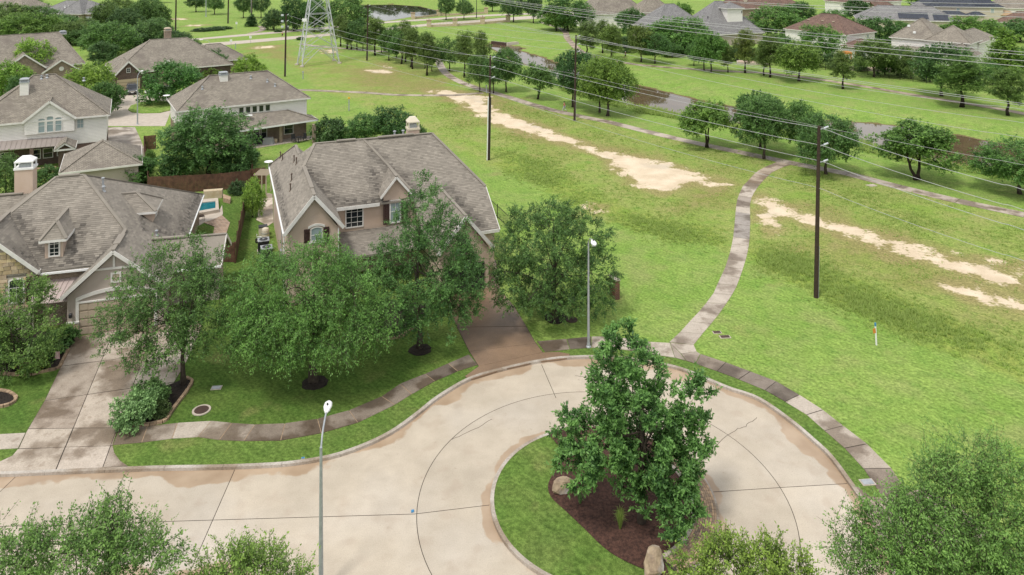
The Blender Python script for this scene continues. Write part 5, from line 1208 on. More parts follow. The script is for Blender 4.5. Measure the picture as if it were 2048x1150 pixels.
dish = MB(); q = B.P(-.1, 18.9, 5.7); dish.lathe(q + Vector((0, 0, .2)), [(.02, 0), (.25, .03), (.42, .12), (.40, .14), (.02, .03)], 14); dish.tube([q - Vector((0, 0, .2)), q + Vector((0, 0, .2))], .03, 6); dish.build('satellite_dish', 'white_metal', hb)

# ---------------------------------------------------------------- the stone gabled house at the left
A = Fr(G2(65, 544, 4.1), 16); P = A.P
ha = thing('stone_gable_house', 'one storey house with stone gable, dormers and tan garage at the left', 'house', P(3, 6, 0))
kf = (8.95 - 4.1) / 6.4; kr = (8.95 - 2.8) / 7.43
fA = lambda v: 4.1 + kf * v
rAz = lambda u: 2.8 + kr * (9.13 - u)
hl = -8.3
plA = [[P(hl, -.1, 4.03), P(3.9, -.1, 4.03), P(5.55, 2.05, 5.7), P(1.7, 6.4, 8.95), P(-.25, 6.4, 8.95), P(-6.5, .2, 4.2)],
       [P(1.7, 6.4, 8.95), P(5.55, 2.05, 5.76), P(5.55, -1.98, 5.76), P(9.13, -1.98, 2.8), P(9.13, 19, 2.8)],
       [P(5.55, 2.05, 5.74), P(5.55, -1.98, 5.74), P(2.3, -1.98, 2.83), P(2.3, -.05, 2.83), P(3.6, -.05, 4.0)],
       [P(-.25, 6.4, 8.95), P(-6.5, .2, 4.2), P(-8.3, -.1, 2.8), P(-8.3, 19, 2.8)],
       [P(1.7, 6.4, 8.95), P(9.13, 19, 2.8), P(-8.3, 19, 2.8), P(-.25, 6.4, 8.95)],
       [P(-2.75, -.4, 7.2), P(-2.75, 4.1, 7.2), P(.45, .4, 4.25), P(.45, -.4, 4.25)], [P(-2.75, -.4, 7.2), P(-2.75, 4.1, 7.2), P(-5.95, .4, 4.25), P(-5.95, -.4, 4.25)],
       [P(6.6, 3.2, 4.42), P(12.6, 2.9, 4.42), P(12.4, .95, 2.8), P(8.6, 1.0, 2.8)], [P(6.6, 3.2, 4.42), P(12.6, 2.9, 4.42), P(12.8, 5.2, 2.8), P(9.0, 5.3, 2.8)],
       [P(-14, 11.2, 6.45), P(-3.1, 11.2, 6.45), P(-6.2, 7.2, 3.2), P(-14, 7.2, 3.2)], [P(-14, 11.2, 6.45), P(-3.1, 11.2, 6.45), P(-6.2, 15.2, 3.2), P(-14, 15.2, 3.2)]]
rA = roof(ha, plA, 'shingle')
stA = [(*P(-2.2, 3.6, 0).xy, *P(.6, .6, 0).xy, .9), (*P(.4, 1.6, 0).xy, *P(.3, .6, 0).xy, .5), (*P(2.2, 2.6, 0).xy, *P(2.2, .5, 0).xy, .8), (*P(5.3, 1.6, 0).xy, *P(3.7, .1, 0).xy, .7), (*P(-1, .2, 0).xy, *P(4, .2, 0).xy, .8), (*P(8.8, 8, 0).xy, *P(8.8, 18, 0).xy, .9), (*P(7.4, 5.2, 0).xy, *P(8.6, 6.5, 0).xy, .9), (*P(6.6, 3.8, 0).xy, *P(6.0, 6.0, 0).xy, .4)]
shingles(rA, [plA[0], plA[1], plA[2], plA[5], plA[7], plA[9]], seed=5, stain_polys=stA)
caps(rA, [(P(-.25, 6.4, 8.95), P(1.7, 6.4, 8.95)), (P(1.7, 6.4, 8.95), P(5.55, 2.05, 5.78)), (P(-.25, 6.4, 8.95), P(-6.5, .2, 4.2)), (P(1.7, 6.4, 8.95), P(9.13, 19, 2.8)), (P(5.55, 2.05, 5.78), P(5.55, -1.98, 5.78)), (P(-2.75, -.4, 7.2), P(-2.75, 4.1, 7.2)), (P(6.6, 3.2, 4.42), P(12.6, 2.9, 4.42))], 'shingle')
ridge_vent(rA, P(-.05, 6.4, 8.97), P(1.4, 6.4, 8.97)); ridge_vent(rA, P(5.55, -1.0, 5.78), P(5.55, .9, 5.78), w=.45); ridge_vent(rA, P(-2.75, .4, 7.22), P(-2.75, 2.9, 7.22), w=.4); ridge_vent(rA, P(7.2, 3.17, 4.44), P(9.5, 3.05, 4.44)); ridge_vent(rA, P(-6, 11.2, 6.47), P(-4, 11.2, 6.47))
trim(ha, [(P(.5, -.44, 4.25), P(-2.75, -.44, 7.2)), (P(-6, -.44, 4.25), P(-2.75, -.44, 7.2)), (P(2.26, -2.02, 2.83), P(5.55, -2.02, 5.76)), (P(9.16, -2.02, 2.8), P(5.55, -2.02, 5.76)), (P(.5, -.4, 4.22), P(.5, .42, 4.22)), (P(12.62, 2.92, 4.42), P(12.42, .95, 2.8)), (P(12.62, 2.92, 4.42), P(12.8, 5.2, 2.8))], h=.24, w=.06)
trim(ha, [(P(.55, -.16, 4.03), P(3.9, -.16, 4.03)), (P(9.2, 8.0, 2.78), P(9.2, 19, 2.78)), (P(8.6, .92, 2.78), P(12.4, .88, 2.78))], 'white_metal', h=.13, w=.12, name='gutter')
wall_block(ha, A, -8, 8.8, .3, 18.7, 0, 2.75, 'brick_tan'); wall_block(ha, A, .1, 4.6, .3, 3, 2.75, 4.0, 'brick_tan', 'upper_wall'); wall_block(ha, A, -5.6, .1, -.1, 3, 0, 4.2, 'mortar'); wall_block(ha, A, 2.6, 8.8, -1.65, 2, 0, 2.78, 'stucco_grey'); wall_block(ha, A, 8.8, 12.2, 1.35, 4.9, 0, 2.75, 'stucco_grey'); wall_block(ha, A, -14, -8, 7.6, 14.8, 0, 3.2, 'brick_tan')
mb = MB(); mb.prism([P(2.65, -1.65, 2.78), P(8.75, -1.65, 2.78), P(5.55, -1.65, 5.4)], A.v * .3); mb.build('gable_wall', 'stucco_grey', ha); mb = MB(); mb.prism([P(-5.5, -.1, 4.2), P(.0, -.1, 4.2), P(-2.75, -.1, 6.9)], A.v * .3); mb.build('gable_wall', 'stucco_grey', ha); F_ = -A.v
mb = MB(); mb.prism([P(12.2, 1.4, 2.7), P(12.2, 4.8, 2.7), P(12.2, 3.0, 4.2)], A.u * -.25); mb.build('gable_wall', 'stucco_grey', ha)
# stones laid one by one on the gable front
rg = random.Random(8); z = 1.7
while z < 6.6:
    hh = rg.uniform(.2, .34); u = -3.2 if z > 1 else -3.2
    umax = min(.06, -2.75 + (6.85 - z - hh) / .92)
    u = max(-3.4, -2.75 - (6.85 - z - hh) / .92)
    while u < umax - .1:
        w = min(rg.uniform(.25, .62), umax - u)
        if not (-1.55 < u + w / 2 < -.35 and 2.0 < z + hh / 2 < 4.0):
            m2 = MB(); j = lambda: rg.uniform(-.02, .02); y = -.1 - rg.uniform(.03, .07)
            m2.prism([P(u + .015 + j(), -.1, z + .015 + j()), P(u + w - .015 + j(), -.1, z + .015 + j()), P(u + w - .015 + j(), -.1, z + hh - .015 + j()), P(u + .015 + j(), -.1, z + hh - .015 + j())], F_ * rg.uniform(.03, .07)); o = m2.build('stone', 'stone_block', ha); t = rg.uniform(.7, 1.25); o.color = (t, t * rg.uniform(.93, 1), t * rg.uniform(.8, 1), 1)
        u += w
    z += hh
window(ha, P(-.95, -.12, 2.1), A.u, F_, 1.0, 1.6, 2, 3, 'glass_dark', arch=.12); shutter(ha, P(-.18, -.12, 2.1), A.u, F_, .38, 1.75)
# dormers
dormer(ha, rA, A, 'front', fA, 1.15, .58, .70, 6.1, 7.15, 'stucco', sh=21); window(ha, P(1.18, .70, 4.78), A.u, F_, .76, 1.22, 2, 4, 'glass_dark', fw=.10)
Lp = dormer(ha, rA, A, 'right', lambda d: 2.8 + kr * (9.13 + d), 7.5, 1.35, -6.75, 5.75, 6.9, 'stucco', sh=22)
window(ha, Lp(7.5, -6.75, 4.85), A.v, A.u, .8, .7, 1, 1, 'glass_dark')
# garage front: lintel, door, trims
du0, du1, dh = 3.35, 8.15, 2.22
mb = MB(); n = 4
mb.obox(P((du0 + du1) / 2, -1.68, dh / 2), A.u * (du1 - du0) / 2, A.v * .02, Vector((0, 0, dh / 2))); gd = mb.build('garage_door', 'garage_tan', ha)
for i in range(n):
    for k in range(8):
        u0 = du0 + (du1 - du0) * k / 8; m2 = MB(); m2.obox(P(u0 + .3, -1.712, dh * (i + .5) / n), A.u * .25, A.v * .012, Vector((0, 0, dh / n / 2 - .07))); m2.build('panel', 'garage_tan', gd)
mb = MB()
for i in range(1, n): mb.obox(P((du0 + du1) / 2, -1.703, dh * i / n), A.u * (du1 - du0) / 2, A.v * .006, Vector((0, 0, .008)))
mb.build('panel_joint', 'old_wood', gd)
mb = MB(); mb.obox(P(du0 - .1, -1.70, 1.18), A.u * .1, A.v * .05, Vector((0, 0, 1.18))); mb.obox(P(du1 + .1, -1.70, 1.18), A.u * .1, A.v * .05, Vector((0, 0, 1.18))); mb.obox(P((du0 + du1) / 2, -1.71, dh + .05), A.u * (du1 - du0) / 2, A.v * .05, Vector((0, 0, .05)))
for i in range(10):
    x0, x1 = du0 - .2 + (du1 - du0 + .4) * i / 10, du0 - .2 + (du1 - du0 + .4) * (i + 1) / 10; cx = (du0 + du1) / 2; f = lambda x: 2.36 + .5 * (1 - ((x - cx) / 2.6) ** 2)
    mb.prism([P(x0, -1.66, f(x0)), P(x1, -1.66, f(x1)), P(x1, -1.66, f(x1) + .24), P(x0, -1.66, f(x0) + .24)], F_ * .09)
mb.build('door_surround', 'white_trim', ha)
mb = MB(); mb.obox(P(5.55, -1.69, 4.42), A.u * 1.25, A.v * .04, Vector((0, 0, .07))); mb.obox(P(5.55, -1.69, 4.9), A.u * .07, A.v * .038, Vector((0, 0, .45)))
for a, b in ((-.28, 0), (.28, 0)): mb.obox(P(5.68 + a, -1.69, 3.75), A.u * .06, A.v * .04, Vector((0, 0, .36)))
for b in (-.3, .3): mb.obox(P(5.68, -1.69, 3.75 + b), A.u * .22, A.v * .04, Vector((0, 0, .06)))
mb.build('gable_trim', 'white_trim', ha)
MB().obox(P(5.68, -1.67, 3.75), A.u * .2, A.v * .02, Vector((0, 0, .22))).build('gable_vent', 'garage_tan', ha)
mb = MB(); mb.obox(P(2.98, -1.72, .45), A.u * .36, A.v * .08, Vector((0, 0, .45))); mb.build('stone_base', 'stone_block', ha)
mb = MB(); mb.obox(P(2.98, -1.74, .95), A.u * .4, A.v * .1, Vector((0, 0, .05))); mb.build('sill', 'white_trim', ha)
mb = MB(); mb.lathe(P(2.85, -1.82, 1.3), [(.03, 0), (.11, .05), (.13, .28), (.04, .36)], 8); mb.build('wall_lantern', 'dark_metal', ha)
# metal awning over the front door: pans with standing seams
q0, q1, q2, q3 = P(.25, .28, 3.3), P(3.0, .28, 3.3), P(2.5, -1.6, 2.55), P(.9, -1.6, 2.55)
mb = MB(); mb.prism([v - Vector((0, 0, .05)) for v in up_poly([q0, q1, P(2.6, -1.7, 2.5), P(.35, -1.7, 2.5)])], .05); aw = mb.build('awning', 'metal_roof', ha)
mb = MB()
for i in range(9): t = i / 8; mb.bar(q0.lerp(q1, t) + Vector((0, 0, .02)), P(.35, -1.7, 2.5).lerp(P(2.6, -1.7, 2.5), t) + Vector((0, 0, .02)), .03, .05)
mb.build('seams', 'metal_roof', aw)
c = A.ray(50, 335, (0, 1, 0), 11.6); chimney(ha, P(c[0], 11.8, 0), 1.35, 1.1, 5.2, c[2] - .1, A.a, 'stucco', caph=.95)
for p in ((206, 372), (207, 382), (313, 470)):
    c = A.ray(*p, (kr, 0, 1), 2.8 + kr * 9.13); vent(rA, P(*c), .6 if p[1] < 380 else .3, .08)

# ---------------------------------------------------------------- helper for simple hip blocks of the other houses
def frame_from(fl, fr, ze):
    a, b = G(*fl, ze), G(*fr, ze); f = Fr((a.x, a.y), math.degrees(math.atan2(b.y - a.y, b.x - a.x))); return f, (b - a).length
def hip(root, f, u0, u1, v0, v1, ze, k, rm, wm, z0=0.0, ov=.4, gl=False, gr=False, walls=True, cap=True, fascia='white_trim', k2=None):
    """hip roof (or gable at left / right end) with walls under it"""
    P = f.P; w, d = u1 - u0, v1 - v0
    if d <= w:
        zr = ze + k * d / 2; i = (d / 2) * (k / (k2 or k)); a = P(u0 if gl else u0 + i, (v0 + v1) / 2, zr); b = P(u1 if gr else u1 - i, (v0 + v1) / 2, zr)
        pl = [[P(u0, v0, ze), P(u1, v0, ze), b, a], [P(u0, v1, ze), P(u1, v1, ze), b, a]]
        if not gl: pl.append([P(u0, v0, ze), P(u0, v1, ze), a])
        if not gr: pl.append([P(u1, v0, ze), P(u1, v1, ze), b])
        cp = [(a, b), (P(u0, v0, ze), a), (P(u1, v0, ze), b)]
    else:
        zr = ze + k * w / 2; i = w / 2; a = P((u0 + u1) / 2, v0 if gl else v0 + i, zr); b = P((u0 + u1) / 2, v1 if gr else v1 - i, zr)
        pl = [[P(u0, v0, ze), P(u0, v1, ze), b, a], [P(u1, v0, ze), P(u1, v1, ze), b, a]]
        if not gl: pl.append([P(u0, v0, ze), P(u1, v0, ze), a])
        if not gr: pl.append([P(u0, v1, ze), P(u1, v1, ze), b])
        cp = [(a, b), (P(u0, v0, ze), a), (P(u1, v0, ze), a)]
    r = roof(root, pl, rm); 
    if cap: caps(r, cp, rm)
    if fascia: trim(root, [(P(u0, v0 - .03, ze), P(u1, v0 - .03, ze)), (P(u0 - .03, v0, ze), P(u0 - .03, v1, ze)), (P(u1 + .03, v0, ze), P(u1 + .03, v1, ze))], fascia, h=.2)
    if walls:
        wall_block(root, f, u0 + ov, u1 - ov, v0 + ov, v1 - ov, z0, ze - .06, wm)
        g = MB()
        if d <= w:
            if gl: g.prism([P(u0 + ov, v0 + ov, ze - .06), P(u0 + ov, v1 - ov, ze - .06), P(u0 + ov, (v0 + v1) / 2, zr - .3)], f.u * .2)
            if gr: g.prism([P(u1 - ov, v0 + ov, ze - .06), P(u1 - ov, v1 - ov, ze - .06), P(u1 - ov, (v0 + v1) / 2, zr - .3)], f.u * -.2)
        elif gl: g.prism([P(u0 + ov, v0 + ov, ze - .06), P(u1 - ov, v0 + ov, ze - .06), P((u0 + u1) / 2, v0 + ov, zr - .3)], f.v * .2)
        if g.v: g.build('gable_wall', wm, root)
        if (gl and d > w): trim(root, [(P(u0, v0 - .05, ze), a - f.v * .05), (P(u1, v0 - .05, ze), a - f.v * .05)], h=.24, w=.06)
    return r, zr
def front_gable(root, f, u0, u1, v, ze, zr, plane_v, rm, wm, z0=0.0, wallm=None, ov=.3):
    P = f.P; uc = (u0 + u1) / 2; vb = plane_v(zr); ve = plane_v(ze)
    pl = [[P(u0, v, ze), P(uc, v, zr), P(uc, vb, zr), P(u0, ve, ze)], [P(u1, v, ze), P(uc, v, zr), P(uc, vb, zr), P(u1, ve, ze)]]
    r = roof(root, pl, rm, name='gable_roof'); caps(r, [(P(uc, v, zr), P(uc, vb, zr))], rm)
    trim(root, [(P(u0, v - .04, ze), P(uc, v - .04, zr)), (P(u1, v - .04, ze), P(uc, v - .04, zr))], h=.26, w=.06)
    mb = MB(); mb.prism([P(u0 + ov, v + ov, ze - .08), P(u1 - ov, v + ov, ze - .08), P(uc, v + ov, zr - .3)], f.v * .25); mb.prism([P(u0 + ov, v + ov, z0), P(u1 - ov, v + ov, z0), P(u1 - ov, max(ve, v + ov + .3), z0), P(u0 + ov, max(ve, v + ov + .3), z0)], ze - .08 - z0); mb.build('gable_wall', wallm or wm, root); return r
def wins(root, f, spec, v, glass='glass_dark', z0=None, frame='white_trim'):
    for u, z, w, h, nx, ny in spec: window(root, f.P(u, v, z), f.u, -f.v, w, h, nx, ny, glass, frame=frame)

# ---------------------------------------------------------------- white sided house
C = Fr(G2(153, 235, 5.6), 27); P = C.P
hc = thing('white_siding_house', 'white sided two storey house with an arched triple window under its gable', 'house', P(-2, 5, 0))
r, zr = hip(hc, C, -11.6, 3.72, 0, 11.3, 5.6, .86, 'roof_brown', 'siding_white', 2.2, k2=.75)
wall_block(hc, C, -11.2, 3.3, .42, 10.8, 0, 2.2, 'brick_brown', 'brick_base')
vC = lambda z: (z - 5.6) / .86
front_gable(hc, C, -5.78, .02, -.25, 5.6, 7.98, vC, 'roof_brown', 'siding_white', 4.0, ov=.25)
for i, (u, h, a) in enumerate(((-3.75, 1.75, 0), (-2.85, 1.95, .12), (-1.95, 1.75, 0))): window(hc, P(u, -.0, 4.05), C.u, -C.v, .82, h, 1, 2, 'glass_blind', arch=.12)
wins(hc, C, [(.4, 4.1, .85, 1.25, 2, 2)], .4, 'glass_blind')
mb = MB(); mb.prism([v - Vector((0, 0, .06)) for v in up_poly([P(-11, .38, 3.55), P(-1.1, .38, 3.25), P(-1.1, -2.1, 2.75), P(-11, -2.1, 3.0)])], .06); aw = mb.build('porch_roof', 'metal_roof_grey', hc)
mb = MB()
for i in range(20): t = i / 19; mb.bar(P(-11, .38, 3.57).lerp(P(-1.1, .38, 3.27), t), P(-11, -2.1, 3.02).lerp(P(-1.1, -2.1, 2.77), t), .03, .04)
mb.build('seams', 'metal_roof_grey', aw)
for u in (-8, -4.6, -1.4): MB().box(P(u, -1.9, 0), .4, .4, 2.75, C.a).build('porch_post', 'brick_brown', hc)
wins(hc, C, [(-4.4, .8, 1.1, 1.25, 1, 2), (-3.1, .8, 1.1, 1.25, 1, 2), (-1.9, .9, .5, 1.1, 1, 2), (-7.5, .8, 1.1, 1.25, 1, 2)], .42)
f2 = C; hip(hc, C, -2.1, .1, -4.2, -.2, 2.75, .7, 'roof_brown', 'brick_brown', 0, gl=True)
c = C.ray(49, 195, (0, 1, 0), 3.6); chimney(hc, P(c[0], 3.7, 0), .95, 1.0, 7.2, C.ray(50, 165, (0, 1, 0), 3.7)[2], C.a, 'siding_white', 'galvanised', .5)
for u, v in ((-4.2, 5.2), (-3.6, 5.3), (0.6, 4.6)): vent(r, P(u, v, 5.6 + .86 * v - .05), .3, .1)
hg = thing('detached_garage', 'hip roofed garage standing in front of the white sided house', 'garage', P(3, -11, 0))
hip(hg, C, -.85, 7.2, -15.2, -6.6, 2.75, .52, 'roof_brown', 'stucco_grey')
# ---------------------------------------------------------------- brick and white house with the covered porch
D = Fr(G2(353, 223, 5.6), 31); P = D.P
hd_ = thing('porch_house', 'white and brick two storey house with a covered back porch and white chimney', 'house', P(9, 4, 0))
r, zr = hip(hd_, D, 0, 17.55, 0, 10, 5.6, .71, 'roof_brown', 'siding_white', 3.0, k2=.74)
wall_block(hd_, D, .42, 17.1, .42, 9.6, 0, 3.0, 'brick_tan', 'brick_base')
for i in range(5): window(hd_, P(8.2 + i * .88, .4, 4.25), D.u, -D.v, .74, 1.0, 1, 1, 'glass_dark')
window(hd_, P(.4, 2.2, 3.9), -D.v, -D.u, .7, 1.2, 1, 2); window(hd_, P(.4, 3.6, 3.9), -D.v, -D.u, .5, 1.0, 1, 2)
rc = P(18.2, -1.6, 2.75); lc_ = P(5.0, -3.0, 2.75)
pl = [[P(5.0, .3, 4.2), P(14.3, .3, 4.2), rc, lc_], [P(14.3, .3, 4.2), rc, P(18.2, 1.8, 2.75)]]
pr = roof(hd_, pl, 'roof_brown', name='porch_roof'); caps(pr, [(P(14.3, .3, 4.2), rc)], 'roof_brown'); trim(hd_, [(lc_, rc), (rc, P(18.2, 1.8, 2.75))], 'white_metal', h=.2)
for p in ((561, 286), (628, 287), (492, 296)):
    g = G(*p); MB().box(g, .42, .42, 2.65, D.a).build('porch_post', 'brick_tan', hd_)
MB().prism([P(4.6, -2.8, .01), P(17.9, -1.5, .01), P(17.9, .4, .01), P(4.6, .4, .01)], .09).build('patio', 'pale_concrete', hd_)
wins(hd_, D, [(9.2, .5, .85, 1.8, 1, 2), (10.2, .5, .85, 1.8, 1, 2), (11.2, .5, .85, 1.8, 1, 2), (14.6, .7, 1.35, 1.6, 1, 2)], .41)
c = D.ray(448, 163, (0, -.71, 1), 5.6); chimney(hd_, P(c[0], c[1] + .5, 0), 1.05, 1.0, c[2] - .6, D.ray(448, 150, (0, 1, 0), c[1] + .5)[2], D.a, 'siding_white', 'galvanised', .4)
for u, v in ((3.6, 3.0), (10.2, 4.0), (12.3, 3.2), (13.2, 2.4)): vent(r, P(u, v, 5.6 + .71 * v), .3, .09)
for p, z in (((333, 193), 6.0), ((498, 233), 4.1)):
    q = G(*p, z); m2 = MB(); m2.lathe(q, [(.02, 0), (.3, .05), (.48, .16), (.46, .18), (.02, .05)], 12); m2.tube([q - Vector((0, 0, .5)), q], .03, 6); m2.build('satellite_dish', 'white_metal', hd_)
# ---------------------------------------------------------------- houses round the back street
f, w = frame_from((-30, 143), (170, 126), 4.2); P = f.P
he = thing('gabled_brick_house', 'wide house with white chimney and brick gable near the left edge', 'house', P(w / 2, 6, 0))
r, zr = hip(he, f, -2, w, 0, 18, 4.2, .62, 'roof_brown', 'brick_tan', k2=1.7); k_ = lambda z: (z - 4.2) / .62
front_gable(he, f, w - 7.6, w - 1.0, -2.2, 3.2, 5.5, k_, 'roof_brown', 'brick_tan'); front_gable(he, f, 2.5, 9.5, -1.6, 4.2, 7.0, k_, 'roof_brown', 'brick_tan')
q = P(w - 4.3, -1.92, 3.75); MB().tube([q, q - f.v * .06], .42, 14).build('round_vent', 'white_trim', he)
c = f.ray(126, 79, (0, 1, 0), 9.4); chimney(he, P(c[0], 9.6, 0), 1.15, 1.1, zr - .6, f.ray(126, 67, (0, 1, 0), 9.6)[2], f.a, 'siding_white', 'galvanised', .5)
f, w = frame_from((197, 124), (228, 149), 3.0); f = Fr(G2(226, 148, 3.0), 34); P = f.P
hf = thing('brick_gable_garage_house', 'house with a dark brick gable over its tan garage door', 'house', P(8, 6, 0))
r, zr = hip(hf, f, 0, 22, 0, 15, 3.0, .70, 'roof_brown', 'brick_brown')
hip(hf, f, 14, 27, 6, 16, 3.0, .62, 'roof_brown', 'brick_tan')
k_ = lambda z: (z - 3.0) / .70
front_gable(hf, f, -.2, 4.8, -3.0, 3.0, 5.6, k_, 'roof_brown', 'brick_brown', ov=.3); front_gable(hf, f, 7.6, 11.5, -.5, 3.0, 5.0, k_, 'roof_brown', 'brick_tan')
window(hf, P(2.3, -2.7, 3.4), f.u, -f.v, .7, .9, 2, 2)
mb = MB(); mb.obox(P(2.3, -2.74, 1.1), f.u * 1.95, f.v * .05, Vector((0, 0, 1.1))); g_ = mb.build('garage_door', 'garage_yellow', hf)
mb = MB()
for i in range(1, 4): mb.obox(P(2.3, -2.80, .55 * i), f.u * 1.95, f.v * .008, Vector((0, 0, .02)))
mb.build('panel_joint', 'old_wood', g_)
c = f.ray(336, 80, (0, 1, 0), 11.2); chimney(hf, P(c[0], 11.6, 0), 1.3, 1.1, 5, f.ray(336, 62, (0, 1, 0), 11.6)[2], f.a, 'brick_tan', 'garage_tan', .7)
f, w = frame_from((70, 27), (190, 29), 3.0); P = f.P
hh_ = thing('grey_hip_house', 'grey hip roofed brick house at the top edge, left', 'house', P(w / 2, 5, 0))
r, zr = hip(hh_, f, 0, w, 0, 14, 3.2, .6, 'roof_grey', 'brick_tan'); r, z2 = hip(hh_, f, w * .42, w * .83, -1.5, 12, 3.2, .95, 'roof_grey', 'brick_tan')
wins(hh_, f, [(w * .58, .4, 1.3, 2.2, 1, 1), (w * .66, .4, 1.3, 2.2, 1, 1), (w * .74, .4, 1.3, 2.2, 1, 1)], -1.12)
for u in (w * .4, w * .46): vent(r, P(u, 3, 5.0), .6, .15, 'white_metal')
mb = MB(); mb.obox(P(w * .91, .36, 1.1), f.u * 1.9, f.v * .05, Vector((0, 0, 1.1))); mb.build('garage_door', 'galvanised', hh_)
f, w = frame_from((-60, 20), (42, 23), 3.4); hk = thing('tan_roof_house', 'tan roofed house cut by the top left corner', 'house', f.P(w / 2, 5, 0)); hip(hk, f, 0, w, 0, 16, 3.4, .7, 'roof_brown', 'brick_tan')
# ---------------------------------------------------------------- houses across the creek
f = Fr(G2(1693, 70, 5.6), 34.5); P = f.P
h1 = thing('brown_hip_house', 'two storey white house with a dark brown hip roof across the creek', 'house', P(6, 8, 0))
r, zr = hip(h1, f, 0, 13.6, 0, 18, 5.6, .62, 'roof_red', 'siding_white'); hip(h1, f, -1.2, 6.5, -4.2, 1, 3.0, .6, 'roof_red', 'siding_white')
wins(h1, f, [(1.5, .6, 1.0, 1.6, 1, 2), (3.6, .6, 1.0, 1.6, 1, 2)], -3.82, 'glass_blind'); wins(h1, f, [(10, 3.9, .9, 1.2, 1, 2)], .4, 'glass_blind')
for v in (6, 9, 13): MB().box(P(4.0, v, 5.6 + .62 * 4.0 - .05), .7, .5, .25, f.a).build('roof_vent', 'garage_tan', r)
f, w = frame_from((1778, 74), (1944, 87), 5.6); P = f.P
h2 = thing('pale_brown_roof_house', 'large white house with pale brown roofs on several levels, right', 'house', P(w / 2, 6, 0))
r, zr = hip(h2, f, 0, w * .62, 0, 13, 5.6, .82, 'roof_brown', 'siding_white'); r2, z2 = hip(h2, f, w * .45, w, -.6, 9, 5.6, .72, 'roof_brown', 'siding_white')
hip(h2, f, w * .55, w * 1.02, 6, 22, 5.2, .55, 'roof_brown', 'siding_white'); hip(h2, f, 1.0, w * .62, -4.5, .5, 2.9, .45, 'roof_brown', 'siding_white'); hip(h2, f, w * .72, w * 1.08, -7, 3, 3.2, .75, 'roof_brown', 'siding_white', gl=True)
wins(h2, f, [(w * .55, 3.7, 1.0, 1.1, 1, 2)], -.22, 'glass_blind'); window(h2, f.P(w * .9, -6.6, .8), f.u, -f.v, .7, 1.9, 1, 2)
for u, v in ((3.5, 3.0), (5.2, 1.4)): MB().box(P(u, v, 5.6 + .82 * v), .55, .45, .5, f.a).build('roof_vent', 'white_metal', r)
f, w = frame_from((1418, 70), (1530, 65), 3.2); P = f.P
h3 = thing('turret_house', 'grey roofed house with a white turret across the creek', 'house', P(w / 2, 6, 0))
r, zr = hip(h3, f, -1, w, 0, 17, 3.2, 1.0, 'roof_grey', 'stucco_grey'); hip(h3, f, -13, 4, 6, 20, 4.6, .9, 'roof_grey', 'stucco_grey'); hip(h3, f, w - 5, w + 6, 12, 22, 4.8, .6, 'roof_grey', 'siding_white')
c = f.ray(1470, 40, (0, 1, 0), 3.0); cu = c[0]
hip(h3, f, cu - 2.9, cu + 2.9, 2.6, 8.4, 10.0, .55, 'roof_grey', 'siding_white', 4)
window(h3, P(cu + 2.2, 2.98, 8.4), f.u, -f.v, .45, .9, 1, 1); vent(r, P(3, 5, 7.0), .7, .12, 'dark_metal')
f, w = frame_from((1290, 43), (1345, 41), 3.0); P = f.P
h4 = thing('white_lower_wing_house', 'brownish roofed house with white side walls at the top edge, centre right', 'house', P(w / 2, 5, 0))
hip(h4, f, -1, w, 0, 8, 3.0, .8, 'roof_brown', 'siding_white'); r, zr = hip(h4, f, .5, w + 3, 3, 13, 5.6, .95, 'roof_brown', 'siding_white'); hip(h4, f, -15, 6, 8, 24, 5.0, .95, 'roof_brown', 'siding_white'); wins(h4, f, [(w * .66, .8, 1.1, 1.5, 2, 2)], .38, 'glass_blind')
f, w = frame_from((1855, 13), (1970, 20), 5.6); f = Fr(G2(1855, 13, 5.6), -8); P = f.P; w = 26
h5 = thing('slate_roof_house', 'cream house with a blue slate roof carrying solar panels at the top edge', 'house', P(w / 2, 6, 0))
r, zr = hip(h5, f, 0, w, 0, 16, 5.6, .6, 'roof_slate', 'siding_cream'); hip(h5, f, 2, 12, -5, .5, 3, .5, 'roof_slate', 'siding_cream'); hip(h5, f, 13, 18, -4, .5, 3, .6, 'roof_slate', 'siding_cream')
wins(h5, f, [(10.5, 3.5, 1.2, 1.6, 1, 2), (w - 4, 3.5, 1.2, 1.6, 1, 2)], .38, 'glass_blind')
def panels(root, r, f, u0, nu, v0, nv, k, ze, pw=1.05, ph=1.7):
    nrm_ = Vector((0, 0, 1)) - f.v * k; nrm_.normalize(); s = (f.v + Vector((0, 0, k))).normalized()
    for i in range(nu):
        for j in range(nv):
            p = f.P(u0 + i * (pw + .03), v0, ze + k * v0) + s * (j * (ph + .03)) + nrm_ * .12
            MB().obox(p, f.u * pw / 2, s * ph / 2, nrm_ * .02).build('solar_panel', 'solar_glass', r)
panels(h5, r, f, 5, 9, 2.2, 1, .6, 5.6); panels(h5, r, f, 17, 6, 1.4, 3, .6, 5.6)
f = Fr(G2(1795, 40, 3.6), -20); P = f.P
h6 = thing('solar_roof_house', 'dark grey roofed house with solar panels, behind the pale brown roofs', 'house', P(8, 5, 0))
r, zr = hip(h6, f, -12, 18, 0, 14, 3.6, .6, 'roof_grey', 'siding_cream'); hip(h6, f, 2, 14, 6, 20, 4.6, .7, 'roof_grey', 'siding_cream'); panels(h6, r, f, 1, 8, 1.5, 2, .6, 3.6); panels(h6, r, f, 11, 4, 1.2, 2, .6, 3.6)
f, w = frame_from((1998, 16), (2090, 18), 5.2); h7 = thing('brown_corner_house', 'brown roofed white house in the top right corner', 'house', f.P(w / 2, 5, 0)); hip(h7, f, -2, w, 0, 15, 5.2, .6, 'roof_brown', 'siding_white'); window(h7, f.P(9.5, .38, 2.6), f.u, -f.v, 1.8, 1.6, 2, 2)
